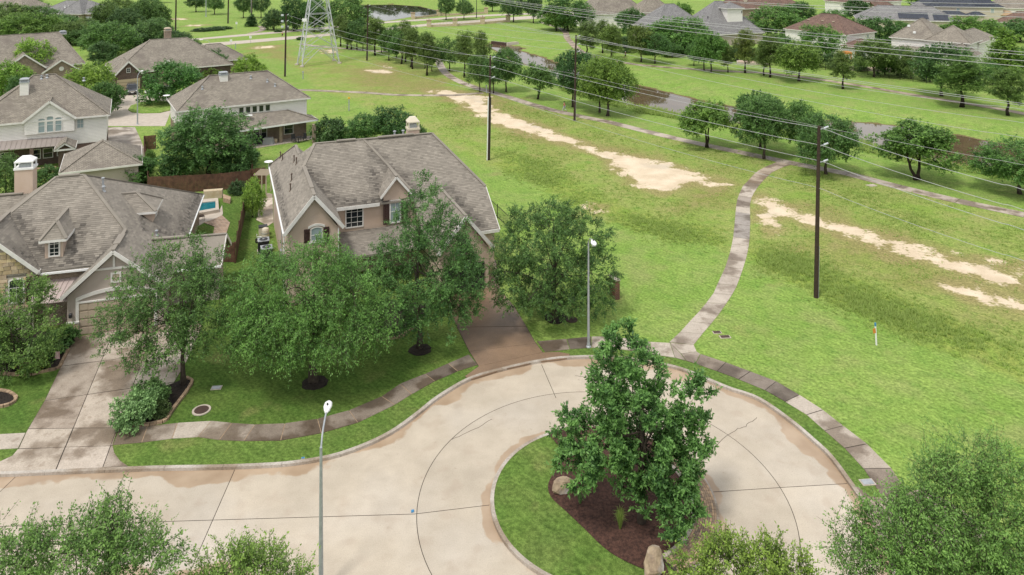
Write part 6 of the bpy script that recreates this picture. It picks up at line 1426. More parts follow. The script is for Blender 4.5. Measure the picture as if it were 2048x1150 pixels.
q = G(2008, 44, 0); h8 = thing('thatched_pavilion', 'round pavilion with a thatched cone roof near the right edge', 'pavilion', q)
mb = MB(); mb.lathe(q, [(4.2, 2.6), (4.25, 2.75), (2.2, 4.3), (.15, 5.6)], 20); mb.build('roof', 'thatch', h8); mb = MB(); mb.lathe(q, [(3.4, 0), (3.4, 2.7)], 20); mb.build('wall', 'siding_white', h8)
f, w = frame_from((2000, 45), (2090, 50), 2.6); h9 = thing('low_brown_roof_house', 'low brown hip roof below the thatched pavilion at the right edge', 'house', f.P(w / 2, 5, 0)); hip(h9, f, -2, w, 0, 12, 2.8, .55, 'roof_red', 'siding_cream')
f, w = frame_from((1480, 18), (1612, 14), 4.0); h10 = thing('long_brown_roof_house', 'long brown roof at the top edge behind the round tree', 'house', f.P(w / 2, 5, 0)); r, _ = hip(h10, f, -3, w, 0, 14, 4.0, .7, 'roof_red', 'brick_tan'); chimney(h10, f.P(5, 4, 0), 1.4, 1.2, 4, 9, f.a, 'siding_cream', 'galvanised', .5)
f, w = frame_from((1716, 5), (1795, 2), 5.0); h11 = thing('top_edge_house', 'brick and white house front at the top edge beside the solar roof', 'house', f.P(w / 2, 5, 0)); hip(h11, f, -4, w + 3, 0, 14, 5.0, .6, 'roof_red', 'siding_white'); hip(h11, f, w * .3, w * .8, -2.5, 4, 3.4, .7, 'roof_red', 'brick_red', gl=True)
# ================================================================ SMALLER THINGS
Z3 = Vector((0, 0, 1))
# ---------------------------------------------------------------- wooden fences
def fence(pts, label, h=1.85, seed=1, tint=(1, 1, 1), side=1):
    pts = [Vector(p) for p in pts]; root = thing('wooden_fence', label, 'fence', pts[0]); rg = random.Random(seed)
    for a, b in zip(pts, pts[1:]):
        n = max(1, round((b - a).length / 2.4)); d = (b - a).normalized(); q = Vector((-d.y, d.x, 0))
        for i in range(n):
            p0, p1 = a.lerp(b, i / n), a.lerp(b, (i + 1) / n); L = (p1 - p0).length; k = max(2, round(L / .145))
            MB().box(p0 + q * .08, .1, .1, h - .05, math.atan2(d.y, d.x)).build('post', 'fence_wood', root)
            for z in (.35, h - .4): MB().bar(p0 + q * .05 + Z3 * z, p1 + q * .05 + Z3 * z, .04, .09).build('rail', 'fence_wood', root).color = (1.5, 1.3, 1.1, 1)
            mb = MB()
            for j in range(k):
                x = p0.lerp(p1, (j + .5) / k); hh = h + rg.uniform(-.03, .03) ; w = L / k - .008
                mb.obox(x + Z3 * (hh / 2 + .03) + q * rg.uniform(-.006, .006), d * w / 2, q * .01, Z3 * hh / 2)
            o = mb.build('picket_panel', 'fence_wood', root); t = rg.uniform(.8, 1.25); o.color = (t * tint[0], t * tint[1], t * tint[2], 1)
    return root
fence([G(296, 388), G(340, 386), G(388, 384), G(436, 381), G(470, 377), G(500, 374)], 'dark brown wooden fence across the back of the pool garden', seed=2)
fence([G(472, 526), G(480, 480), G(488, 440), G(496, 405)], 'weathered wooden fence between the pool garden and the tan house', seed=3, tint=(1.1, 1.2, 1.3))
fence([G(443, 524), G(471, 525)], 'short wooden fence joining the house to the side fence', 1.7, seed=4)
fence([G(500, 372), G(531, 368)], 'brown wooden fence behind the tan house by the arbour', seed=5)
fence([G(288, 300), G(312, 298)], 'short brown wooden fence beside the brick house corner', seed=6)
fence([G(288, 300), G(296, 388)], 'wooden fence running back beside the narrow side lawn', seed=7)
fence([G(505, 305), G(503, 372)], 'brown fence seen edge on behind the tall bright shrub', seed=8, tint=(.8, .8, .8))
fence([G(690, 24), G(720, 24)], 'orange-brown fence glimpsed among the top left trees', seed=9) if False else None
for a, b, lb in ((G(176, 24), G(190, 22), 'reddish fence right of the grey hip roof'), (G(1208, 8), G(1238, 8), 'dark fence at the top edge beyond the far path')): fence([a, b], lb, 1.9, 11, (2.2, 1.6, 1.2))
def iron_fence(pts, label, h=1.3):
    root = thing('iron_fence', label, 'fence', pts[0])
    for a, b in zip(pts, pts[1:]):
        n = max(1, round((b - a).length / 2.4))
        for i in range(n):
            p0, p1 = a.lerp(b, i / n), a.lerp(b, (i + 1) / n); MB().box(p0, .07, .07, h + .1).build('post', 'iron', root)
            mb = MB()
            for z in (.15, h - .1): mb.bar(p0 + Z3 * z, p1 + Z3 * z, .035, .035)
            k = 14
            for j in range(1, k): mb.bar(p0.lerp(p1, j / k) + Z3 * .08, p0.lerp(p1, j / k) + Z3 * h, .016, .016)
            mb.build('railing_panel', 'iron', root)
iron_fence([G(975, 418), G(995, 436), G(1016, 456)], 'short black iron fence at the right back corner of the tan house')
iron_fence([GG(1500, 128), GG(1610, 136), GG(1715, 147), GG(1800, 160), GG(1880, 170), GG(1975, 177), GG(2080, 184)], 'long dark iron fence along the gardens on the far bank')
# ---------------------------------------------------------------- planting beds, edgings, mulch rings
def edging(root, line, closed=False):
    L = resample(line, .32); n = len(L)
    for a, b in zip(L, L[1:]):
        d = (b - a).normalized(); q = Vector((-d.y, d.x, 0))
        o = MB().obox((a + b) / 2 + Z3 * .07, d * ((b - a).length / 2 - .012), q * random.uniform(.075, .10), Z3 * random.uniform(.07, .09)).build('edging_stone', 'edging_stone', root); t = random.uniform(.7, 1.2); o.color = (t, t, t, 1)
def bed(poly, label, m='mulch_black', edges=(), z=.05, tiles=True):
    root = thing('planting_bed', label, 'planting bed', poly[0]); q = [(p.x, p.y) for p in poly]
    P_ = np.array([(p.x, p.y) for p in poly]); lo, hi = P_.min(0), P_.max(0)
    gx, gy = np.meshgrid(np.arange(lo[0], hi[0], .22), np.arange(lo[1], hi[1], .22)); g = np.column_stack([gx.ravel(), gy.ravel()]); g = g[inside(g, q)]; g = g[pdist(g, q) > .1] if len(g) else g
    k = len(q); ov, oe, of, _, _, _ = geometry.delaunay_2d_cdt([Vector(p) for p in q] + [Vector(p) for p in g], [(i, (i + 1) % k) for i in range(k)], [], 1, 1e-5)
    mb = MB(); V = np.array([(v.x, v.y) for v in ov]); d = pdist(V, q)
    mb.v = [(x, y, z + .08 * (1 - math.exp(-e / .3)) + random.uniform(-.02, .03) * (e > .05)) for (x, y), e in zip(V, d)]; mb.f = [tuple(f) for f in of]; mb.m = [0] * len(mb.f); mb.tone = [.5] * len(mb.f)
    mb.build('mulch', m, root)
    for e in edges: edging(root, e)
    return root
b1 = [G(*p) for p in [(-60, 752), (0, 748), (30, 751), (60, 751), (90, 744), (118, 738), (128, 718), (137, 700), (150, 682), (140, 670), (60, 660), (-60, 670)]]
bed(b1, 'black mulched flower bed with a curved stone edge under the crape myrtle', edges=[b1[:8]])
b2 = [G(*p) for p in [(345, 768), (372, 757), (386, 764), (373, 785), (350, 815), (331, 844), (300, 851), (240, 855), (236, 848), (262, 800), (310, 780)]]
bed(b2, 'black mulched bed edged with stone beside the concrete driveway', edges=[b2[1:8]])
b3 = [G(-12 + 42 * math.cos(a) * 1.05, 799 + 17 * math.sin(a)) for a in np.linspace(0, 2 * math.pi, 22)]
bed(b3[:-1], 'round black mulched bed with a stone ring at the left edge', edges=[b3])
def ring_bed(x, y, rx, label):
    c = G(x, y); r = rx * c.y / F; bed([c + Vector((math.cos(a) * r * random.uniform(.9, 1.1), math.sin(a) * r * random.uniform(.9, 1.1), 0)) for a in np.linspace(0, 2 * math.pi, 18, endpoint=False)], label, z=.03)
ring_bed(630, 766, 26, 'dark mulch ring round the drooping light green oak'); ring_bed(840, 700, 23, 'dark mulch ring round the narrow dark oak'); ring_bed(1112, 636, 24, 'dark mulch ring round the oak by the lamp post')
bed([G(*p) for p in [(700, 690), (740, 684), (800, 676), (850, 640), (870, 610), (780, 600), (690, 640)]], 'dark planting bed along the front of the tan house', edges=[[G(700, 690), G(740, 684), G(800, 676), G(838, 648), G(852, 632)]])
# ---------------------------------------------------------------- boulders on the island
def boulder(x, y, w, d, h, label, seed, z=.18, rot=0):
    rg = random.Random(seed); bm = bmesh.new(); bmesh.ops.create_icosphere(bm, subdivisions=3, radius=1)
    ds = [(Vector((rg.gauss(0, 1), rg.gauss(0, 1), rg.gauss(0, .8))).normalized(), rg.uniform(.42, .72)) for _ in range(14)]
    for v in bm.verts:
        n = v.co.normalized(); s = 1.0
        for q, c in ds:
            t = n.dot(q)
            if t > 0: s = min(s, c / t)
        s *= 1 + .03 * rg.uniform(-1, 1); v.co = Vector((n.x * s * w * .82, n.y * s * d * .82, n.z * s * h * .72 + h * .3))
    me = bpy.data.meshes.new('boulder'); bm.to_mesh(me); bm.free(); me.materials.append(MATS['boulder_stone'])
    o = bpy.data.objects.new('boulder', me); COL.objects.link(o); o.location = G(x, y, z); o.rotation_euler = (0, 0, rot); tag(o, label, 'boulder', None)
boulder(1126, 980, 1.1, .85, .72, 'pale angular boulder at the left edge of the mulch bed', 3, rot=.3)
boulder(1306, 1132, 1.15, .8, .8, 'brown boulder at the lower tip of the mulch bed', 7, rot=1.0)
boulder(165, 706 - 0, .5, .4, .35, 'small stone at the corner of the driveway bed', 5, 0) if False else None
# ---------------------------------------------------------------- covers, meters, marker post, litter
def lid(x, y, r, label, ringm='pale_concrete', z=.0):
    c = G(x, y); root = thing('manhole_cover', label, 'manhole cover', c); MB().lathe(c, [(r, -.05), (r, .05), (r * .78, .05), (r * .78, .02)], 28).build('ring', ringm, root)
    mb = MB().lathe(c, [(r * .77, 0), (r * .77, .055), (.01, .06)], 28); mb.build('lid', 'manhole_iron', root)
    mb = MB()
    for i in range(5): mb.obox(c + Vector((0, (i - 2) * r * .25, .062)), Vector((r * .5, 0, 0)), Vector((0, .02, 0)), Z3 * .006)
    mb.build('ribs', 'manhole_iron', root)
lid(403, 821, .52, 'round rusty manhole cover in a pale ring on the front lawn'); lid(1143, 640, .44, 'round manhole cover beside the oak by the lamp post', 'manhole_iron'); 
def plate(x, y, w, d, label, m='galvanised', rot=0.1, nm='utility_cover'):
    c = G(x, y); root = thing(nm, label, 'utility cover', c); MB().box(c - Z3 * .03, w, d, .06, rot).build('frame', 'pale_concrete', root); MB().box(c + Z3 * .005, w * .82, d * .75, .045, rot).build('cover', m, root)
plate(433, 776, .62, .42, 'small grey rectangular meter lid in the front lawn'); plate(1735, 965, .7, .45, 'grey meter lid in the grass strip at the lower right'); plate(1434, 665, .6, .35, 'dark utility lid in the grass right of the footpath', 'manhole_iron'); plate(1450, 674, .75, .4, 'second dark utility lid right of the footpath', 'manhole_iron')
plate(1743, 371, 1.1, .7, 'pale cover in the meadow grass between trail and dirt track', 'pale_concrete', .3); plate(606, 917, .18, .14, 'tiny green valve cap in the verge', 'blue_plastic')
def marker(x, y, h, label, lean=.05):
    c = GG(x, y); root = thing('marker_post', label, 'post', c); MB().tube([c - Z3 * .1, c + Vector((-lean * h, 0, h * .86))], .055, 10).build('post', 'white_metal', root); MB().tube([c + Vector((-lean * h, 0, h * .86)), c + Vector((-lean * h * 1.1, 0, h))], .06, 10).build('cap', 'blue_plastic', root)
    MB().obox(c + Vector((-.17, -.05, h * .66)), Vector((.09, 0, .03)), Vector((0, .012, 0)), Vector((-.02, 0, .16))).build('sign', 'orange_plastic', root)
marker(1753, 690, 1.5, 'white pipeline marker post with an orange tag on the right lawn')
for x, y, h, lb in ((418, 98, 1.1, 'little grey utility post by the far road, left'), (471, 98, 1.2, 'little grey utility pedestal in the far grass'), (606, 158, 1.3, 'grey pedestal post in the meadow below the pylon'), (973, 186, 1.2, 'white meter post at the foot of the tall bare pole'), (698, 222, 2.0, 'thin post with a yellow sign in the meadow')):
    c = GG(x, y); root = thing('utility_post', lb, 'post', c); MB().box(c, .16, .14, h).build('post', 'galvanised', root); MB().box(c + Z3 * h, .3, .22, .28).build('head', 'yellow_plastic' if 'yellow' in lb else 'galvanised', root)
for x, y, lb in ((501, 87, 'white road sign on the near carriageway edge'), (462, 95, 'white marker on the far lawn by the road'), (473, 57, 'white sign board on the far field')):
    c = GG(x, y); root = thing('road_sign', lb, 'sign', c); MB().tube([c, c + Z3 * 2.0], .04, 6).build('post', 'galvanised', root); MB().obox(c + Z3 * 1.8, Vector((.3, 0, 0)), Vector((0, .02, 0)), Z3 * .35).build('panel', 'white_metal', root)
mb = MB(); c = G(825, 1024, RZ); mb.obox(c + Z3 * .04, Vector((.06, .02, 0)), Vector((-.01, .04, .02)), Z3 * .03); mb.obox(c + Vector((.04, .03, .05)), Vector((.03, 0, .02)), Vector((0, .03, 0)), Z3 * .02); tag(mb.build('litter_scrap', 'blue_plastic'), 'crumpled blue scrap lying on the street joint', 'litter')
# yard flag
c = G(109, 732, .05); root = thing('yard_flag', 'small pink and white flag on a black stand in the flower bed', 'flag', c); MB().tube([c, c + Z3 * 1.0], .012, 6).tube([c + Z3 * .98, c + Vector((.36, 0, .98))], .012, 6).build('stand', 'iron', root); MB().obox(c + Vector((.18, 0, .70)), Vector((.15, .01, 0)), Vector((0, .006, 0)), Z3 * .24).build('flag', 'pink_cloth', root)
# flowers in the bed
rg = random.Random(4); mb = MB()
for _ in range(140):
    g = G(62 + rg.gauss(0, 11), 742 + rg.gauss(0, 3), 0); p = g + Z3 * rg.uniform(.25, .65); a = rg.random() * 6.28; q = Vector((math.cos(a), math.sin(a), .3)) * .05; r = Vector((-q.y, q.x, .02)); mb.poly([p - q, p + r, p + q, p - r], tone=rg.random())
tag(mb.build('flowers', 'petal', None, tone=True, kind='stuff'), 'yellow blooms in the black bed', 'flowers')
# ---------------------------------------------------------------- side of the tan house: coolers, pool gear, paving
def ac_unit(g, label, top='white_metal'):
    root = thing('air_conditioner', label, 'air conditioner', g, 'air conditioners beside the tan house'); s, h = .92, .98; a = B.a
    MB().box(g, s + .15, s + .15, .07, a).build('pad', 'pale_concrete', root); MB().box(g + Z3 * .07, s, s, h, a).build('cabinet', 'dark_metal', root)
    mb = MB()
    for k in range(9): mb.box(g + Z3 * (.14 + k * .09), s + .03, s + .03, .03, a)
    mb.build('louvres', 'black_plastic', root)
    MB().box(g + Z3 * (h + .07), s + .06, s + .06, .05, a).build('lid', 'galvanised', root); MB().lathe(g + Z3 * (h + .12), [(.36, 0), (.36, .03), (.30, .035), (.30, .01)], 24).build('fan_ring', 'dark_metal', root); MB().lathe(g + Z3 * (h + .13), [(.1, 0), (.1, .05), (.01, .06)], 12).build('fan_hub', 'galvanised', root)
ac_unit(G(533, 519), 'nearer dark air conditioner beside the tan house wall'); ac_unit(G(527, 503), 'farther dark air conditioner beside the tan house wall')
c = G(531, 478); root = thing('pool_filter', 'cream pool filter tank beside the tan house', 'pool filter', c); MB().lathe(c, [(.28, .1), (.34, .2), (.34, .85), (.28, 1.0), (.1, 1.08), (.02, 1.1)], 18).build('tank', 'cream_metal', root); MB().lathe(c + Z3 * .56, [(.36, 0), (.36, .06)], 18).build('clamp_band', 'galvanised', root); MB().tube([c + Vector((-.3, -.1, .25)), c + Vector((-.75, -.15, .25)), c + Vector((-.75, -.15, .5))], .04, 8).build('pipe', 'white_metal', root)
c = G(526, 471); root = thing('pool_heater', 'cream pool heater box behind the filter tank', 'pool heater', c); MB().box(c, .75, .65, .85, B.a).build('cabinet', 'cream_metal', root); MB().box(c + Z3 * .85, .8, .7, .07, B.a).build('lid', 'dark_metal', root)
c = G(521, 486); root = thing('pool_pump', 'small pump with pipes in front of the pool heater', 'pump', c); MB().tube([c + Vector((-.3, 0, .22)), c + Vector((.25, 0, .22))], .12, 10).build('motor', 'cream_metal', root); MB().lathe(c + Vector((-.35, 0, .08)), [(.13, 0), (.13, .3), (.02, .36)], 12).build('strainer', 'black_plastic', root)
c = G(541, 452); root = thing('meter_box', 'grey meter boxes on the tan house side wall', 'meter box', c); q = B.P(.3, 7.2, 1.3); MB().obox(q, B.u * .1, B.v * .25, Z3 * .4).build('box', 'galvanised', root); MB().tube([q + Z3 * .4, q + Z3 * 2.2], .035, 6).build('conduit', 'galvanised', root)
poly = [G(*p) for p in [(512, 440), (520, 402), (535, 386), (545, 388), (547, 445), (536, 452)]]
cut_slabs(thing('side_path', '', '', poly[0], kind='structure'), poly, [(G(508, 420), G(550, 420))], [(1.35, 1.3, 1.25), (1.3, 1.27, 1.2)])
c = G(523, 392); root = thing('arbour', 'pale timber arbour at the back corner of the tan house', 'arbour', c)
for k in range(2):
    for j in range(2): MB().box(c + Vector((-.5 + k * 1.0, j * 1.6, 0)), .1, .1, 2.3).build('post', 'garage_tan', root)
for k in range(6): MB().bar(c + Vector((-.8, -.2 + k * .4, 2.35)), c + Vector((.8, -.2 + k * .4, 2.35)), .05, .1).build('slat', 'garage_tan', root)
# brick pillar right of the oak
c = G(1229, 594); root = thing('brick_pillar', 'low red brick wall end right of the oak by the lamp post', 'pillar', c); MB().box(c, .42, 1.0, 1.45, .3).build('wall', 'brick_red', root); MB().box(c + Z3 * 1.45, .5, 1.08, .08, .3).build('cap_stone', 'pale_concrete', root)
# ---------------------------------------------------------------- pool garden
def pool():
    root = thing('swimming_pool', 'small teal swimming pool with pale coping behind the stone gabled house', 'swimming pool', G(415, 415)); z = .28
    wat = [G(*p, z) for p in [(392, 407), (431, 403), (431, 417), (392, 424)]]
    mat('pool_water', (.012, .12, .15), (.02, .16, .19), 1.5, .03, spec=.8, bump=.15, bscale=4, pos=True)
    MB().poly(wat).build('water', 'pool_water', root)
    out = [G(*p, z) for p in [(385, 401), (436, 397), (438, 420), (385, 430)]]
    for i in range(4):
        j = (i + 1) % 4; MB().prism([Vector((v.x, v.y, -.05)) for v in (out[i], out[j], wat[j], wat[i])], .40).build('coping', 'pale_concrete', root)
    q = [G(407, 399), G(444, 396), G(446, 392), (G(407, 395))]; MB().prism([Vector((v.x, v.y, 0)) for v in q], .85).build('back_wall', 'stone_block', root)
    MB().prism([G(446, 396), G(462, 402), G(460, 408), G(446, 404)], .45).build('rock_step', 'edging_stone', root)
pool()
def flat(name, px, m, z=.03, th=.0): return MB().prism([G(x, y, -.05) for x, y in px][::-1], z + .05).build(name, m, kind='structure')
flat('pool_deck', [(385, 430), (440, 420), (444, 412), (446, 430), (433, 440), (408, 447), (385, 460)], 'pale_concrete', .05)
o = flat('brick_path', [(408, 447), (433, 438), (444, 432), (460, 447), (449, 480), (424, 480), (429, 455)], 'patio_brick', .055)
def chair(g, rot, label, grp, m='dark_metal'):
    root = thing('garden_chair', label, 'chair', g, grp); c, s = math.cos(rot), math.sin(rot)
    T = lambda x, y, z: g + Vector((x * c - y * s, x * s + y * c, z)); ux, uy = Vector((c, s, 0)), Vector((-s, c, 0))
    MB().obox(T(0, 0, .45), ux * .28, uy * .28, Z3 * .03).build('seat', m, root); MB().obox(T(0, .28, .75), ux * .28, uy * .025 + Z3 * .0, Z3 * .3).build('backrest', m, root)
    for x in (-.25, .25):
        for y in (-.25, .25): MB().tube([T(x, y, 0), T(x, y, .45)], .022, 6).build('leg', m, root)
        MB().bar(T(x, -.26, .66), T(x, .28, .68), .05, .03).build('armrest', m, root)
chair(G(402, 441, .05), 2.2, 'dark metal chair on the deck beside the pool', None, 'old_wood')
for x, y, r, lb in ((587, 284, .5, 'left dark armchair on the covered porch'), (607, 282, -.6, 'right dark armchair on the covered porch')): chair(G(x, y, .1), r, lb, None)
c = G(597, 284, .1); root = thing('patio_table', 'small round dark table between the porch armchairs', 'table', c); MB().lathe(c, [(.22, 0), (.05, .05), (.05, .62), (.4, .66), (.4, .70)], 16).build('top', 'dark_metal', root)
for x, y, w, h, lb in ((515, 287, 1.6, 1.15, 'black covered grill on the back porch'), (537, 288, 1.5, .9, 'grey covered furniture on the back porch')):
    c = G(x, y, .1); root = thing('covered_furniture', lb, 'furniture', c); mb = MB(); q = [c + Vector((sx * w / 2, sy * .45, 0)) for sx, sy in ((-1, -1), (1, -1), (1, 1), (-1, 1))]; t = [c + Vector((sx * w * .36, sy * .28, h)) for sx, sy in ((-1, -1), (1, -1), (1, 1), (-1, 1))]
    for i in range(4): mb.poly([q[i], q[(i + 1) % 4], t[(i + 1) % 4], t[i]])
    mb.poly(t); mb.build('cover', 'black_plastic' if 'black' in lb else 'cushion', root)
c = G(551, 285, .1); root = thing('plant_pot', 'round pot at the brick post of the porch', 'pot', c); MB().lathe(c, [(.2, 0), (.3, .3), (.26, .5), (.22, .5)], 14).build('pot', 'stone_block', root)
c = G(88, 345, 0); root = thing('garden_bench', 'orange timber bench in front of the white sided house', 'bench', c); MB().obox(c + Z3 * .5, Vector((1.2, .4, 0)), Vector((-.1, .3, 0)), Z3 * .06).build('seat', 'thatch', root)
for s_ in (-.9, .9): MB().obox(c + Vector((s_, s_ * .33, .25)), Vector((.07, .02, 0)), Vector((-.05, .2, 0)), Z3 * .25).build('leg', 'thatch', root)
# ---------------------------------------------------------------- street lamps
def lamp(base, h, arm, label, r=.085, grp='street lamps', m='galvanised', hs=1.0):
    base = Vector(base); arm = Vector(arm); root = thing('street_lamp', label, 'street lamp', base, grp)
    top = base + Z3 * h; MB().lathe(base, [(r * 2.2, 0), (r * 2.2, .05), (r * 1.5, .12), (r * 1.3, .3)], 12).build('base', m, root)
    MB().tube([base, base + Z3 * h * .5, top], [r * 1.15, r * .9, r * .62], 12).build('pole', m, root)
    q = smooth_line([top - Z3 * .1, top + arm * .25 + Z3 * .32, top + arm * .7 + Z3 * .52, top + arm + Z3 * .56], 4); MB().tube(q, r * .42, 8).build('arm', m, root)
    d = arm.normalized(); sd = Vector((-d.y, d.x, 0)); e = top + arm + Z3 * .56
    prof = [(-.1, .06, .05), (.1, .13, .09), (.35, .19, .11), (.62, .17, .09), (.78, .06, .03)]
    mb = MB(); n = 10; base_i = 0; rings = []
    for x, w, hh in prof:
        i = len(mb.v); rings.append(i)
        for j in range(n):
            a = 2 * math.pi * j / n; mb.v.append(tuple(e + d * x * hs + sd * math.cos(a) * w * hs + Z3 * (math.sin(a) * hh * hs)))
    for a, b in zip(rings, rings[1:]):
        for j in range(n): mb.f.append((a + j, a + (j + 1) % n, b + (j + 1) % n, b + j))
    mb.f += [tuple(range(rings[0] + n - 1, rings[0] - 1, -1)), tuple(range(rings[-1], rings[-1] + n))]; mb.m = [0] * len(mb.f); mb.tone = [.5] * len(mb.f)
    hd = mb.build('lamp_head', 'white_metal', root, smooth=True)
    MB().obox(e + d * .42 * hs - Z3 * .1 * hs, d * .2 * hs, sd * .12 * hs, Z3 * .035 * hs).build('lens', 'lamp_glass', hd); MB().lathe(e + d * .3 * hs + Z3 * .1 * hs, [(.04, 0), (.04, .08), (.01, .1)], 8).build('photocell', 'dark_metal', hd)
Yn = 31.75; lamp(((642 - CX) / F * Yn, Yn, -.02), 6.0, (-.15, 1.55, 0), 'nearest tall grey street lamp, at the bottom of the photo', .09)
lamp(G(1177, 694), 7.1, (.13, -1.2, 0), 'slim grey street lamp on the far side of the turning circle', .08)
lamp(G(275, 249), 7.3, (-.2, 1.5, 0), 'grey street lamp beside the back street lawn', .09)
lamp(G(420, 138), 5.9, (-1.8, .4, 0), 'short lamp in front of the dark tree behind the white chimney', .08)
lamp(G(412, 33), 12, (1.5, 1.0, 0), 'tall pale lamp mast on the far field', .16, hs=1.6); lamp(G(953, 36), 10, (-1.6, .6, 0), 'dark lamp mast on the far road median', .14, m='dark_metal', hs=1.5)
# ---------------------------------------------------------------- utility poles
POLES = {}
def upole(x, y, top, label, r=.17, ins=(), riser=False, arm=.0, grp='wooden utility poles'):
    b = GG(x, y); h = (y - top) * b.y / F; root = thing('utility_pole', label, 'utility pole', b, grp)
    lean = Vector(((0.018) * h, 0, 0)); tp = b + lean + Z3 * h
    MB().tube([b - Z3 * .1, b.lerp(tp, .5), tp], [r * 1.1, r * .92, r * .72], 12).build('pole', 'pole_wood', root)
    for k, yy in enumerate(ins):
        z = (y - yy) * b.y / F; q = b + lean * (z / h) + Z3 * z
        a = MB().bar(q, q + Vector((.42, -.18, .16)), .07, .07).build('bracket', 'galvanised', root); MB().tube([q + Vector((.36, -.16, .14)), q + Vector((.62, -.28, .30))], [.09, .07], 8).build('insulator', 'insulator', root)
    if riser:
        MB().tube([b + Vector((-.17, -.12, 0)), b + Vector((-.17, -.12, h * .60)) + lean * .6], .07, 8).build('conduit', 'white_metal', root); MB().tube([b + Vector((.17, -.12, 0)), b + Vector((.17, -.12, h * .60)) + lean * .6], .045, 8).build('ground_wire_guard', 'dark_metal', root)
    else: MB().tube([b + Vector((r * 1.02, -.08, 0)), b + Vector((r * .95, -.08, h * .3)) + lean * .3], .022, 6).build('ground_wire_guard', 'galvanised', root)
    return root
upole(1632, 595, 252, 'tall dark utility pole standing in the right meadow', .165, (259, 292, 325))
upole(977, 320, 110, 'utility pole with pale conduit left of the bare dirt track', .16, (117, 137, 157), True)
upole(1149, 242, 70, 'utility pole beside the trail in front of the big creek trees', .17, (74, 90, 105))
p_ = upole(570, 153, 28, 'utility pole left of the pylon with hardware at its top', .19, (31, 43, 55))
b = GG(570, 153); MB().box(b + Vector((.45, 0, 9.7)), .55, .5, 1.0).build('transformer', 'dark_metal', p_)
for yy in (32, 44, 55): MB().box(b + Vector((-.55, 0, (153 - yy) * b.y / F)), .5, .3, .35).build('switch', 'insulator', p_)
upole(734, 121, 8, 'utility pole in the trail tree row right of the pylon', .19, (12, 23, 33))
upole(351, 66, -45, 'far utility pole at the edge of the tree belt', .24, (-30, -15)); upole(456, 47, -55, 'far utility pole near the cypress', .24, (-40, -25)); upole(503, 40, -60, 'far utility pole behind the cypress', .24, (-40, -25), True)
# ---------------------------------------------------------------- wires: each hangs in the plane of its own line
DIR = Vector((.581, -.814, 0)); NRM = Vector((.814, .581, 0))
def on_plane(px, py, lat):
    ray_ = Vector(((px - CX) / F, 1, -(py - YH) / F)); s = (lat) / (ray_.dot(NRM)); return Vector((0, 0, H)) + ray_ * s
def wire(lat, pts, label, grp, r=.018, ext=None):
    q = [on_plane(x, y, lat) for x, y in pts]; ts = [p.dot(DIR) for p in q]
    deg = min(2, len(q) - 1) if len(q) < 5 else 3
    if ext: # run on towards the next support
        co = np.polyfit(ts, [p.z for p in q], deg); t = np.linspace(ts[0], ts[-1] + ext, 40); L = [NRM * lat + DIR * float(a) + Z3 * float(np.polyval(co, a)) for a in t]
        if ext and deg == 3: co = np.polyfit(ts, [p.z for p in q], 2); L = [NRM * lat + DIR * float(a) + Z3 * float(np.polyval(co, a)) for a in t]
    else: L = smooth_line(q, 8)
    o = MB().tube(L, r, 5).build('power_line_wire', 'wire'); return tag(o, label, 'wire', grp)
g1, g2, g3 = 'wires of the near pole line', 'wires of the pole line along the trail', 'high transmission wires'
def span(a, b, sag, n=9): return [(a[0] + (b[0] - a[0]) * i / n, a[1] + (b[1] - a[1]) * i / n + sag * 4 * (i / n) * (1 - i / n)) for i in range(n + 1)]
wire(53.2, span((578, 31), (988, 114), 13) + span((988, 114), (1643, 257), 8)[1:] + span((1643, 257), (2048, 380), 6)[1:] + [(2330, 480)], 'top wire of the near pole line', g1)
wire(53.2, span((578, 43), (988, 135), 10) + span((988, 135), (1643, 291), 8)[1:] + span((1643, 291), (2048, 420), 5)[1:] + [(2330, 522)], 'middle wire of the near pole line', g1)
wire(53.2, span((577, 55), (987, 155), 8) + span((987, 155), (1643, 323), 7)[1:] + span((1643, 323), (2048, 460), 4)[1:] + [(2330, 565)], 'third wire of the near pole line', g1)
wire(53.0, span((573, 76), (982, 186), 6) + span((982, 186), (1634, 375), 9)[1:] + span((1634, 375), (2048, 522), 5)[1:] + [(2330, 630)], 'low thin wire of the near pole line', g1, .014)
wire(76.5, span((744, 12), (1162, 72), 10) + span((1162, 72), (2048, 219), 14)[1:] + [(2330, 270)], 'top wire of the pole line along the trail', g2)
wire(76.5, span((744, 23), (1160, 88), 9) + span((1160, 88), (2048, 246), 12)[1:] + [(2330, 300)], 'middle wire of the pole line along the trail', g2)
wire(76.5, span((744, 33), (1160, 103), 8) + span((1160, 103), (2048, 276), 10)[1:] + [(2330, 334)], 'third wire of the pole line along the trail', g2)
wire(76.3, span((736, 62), (1150, 148), 5) + span((1150, 148), (2048, 330), 6)[1:] + [(2330, 392)], 'low thin wire of the pole line along the trail', g2, .014)
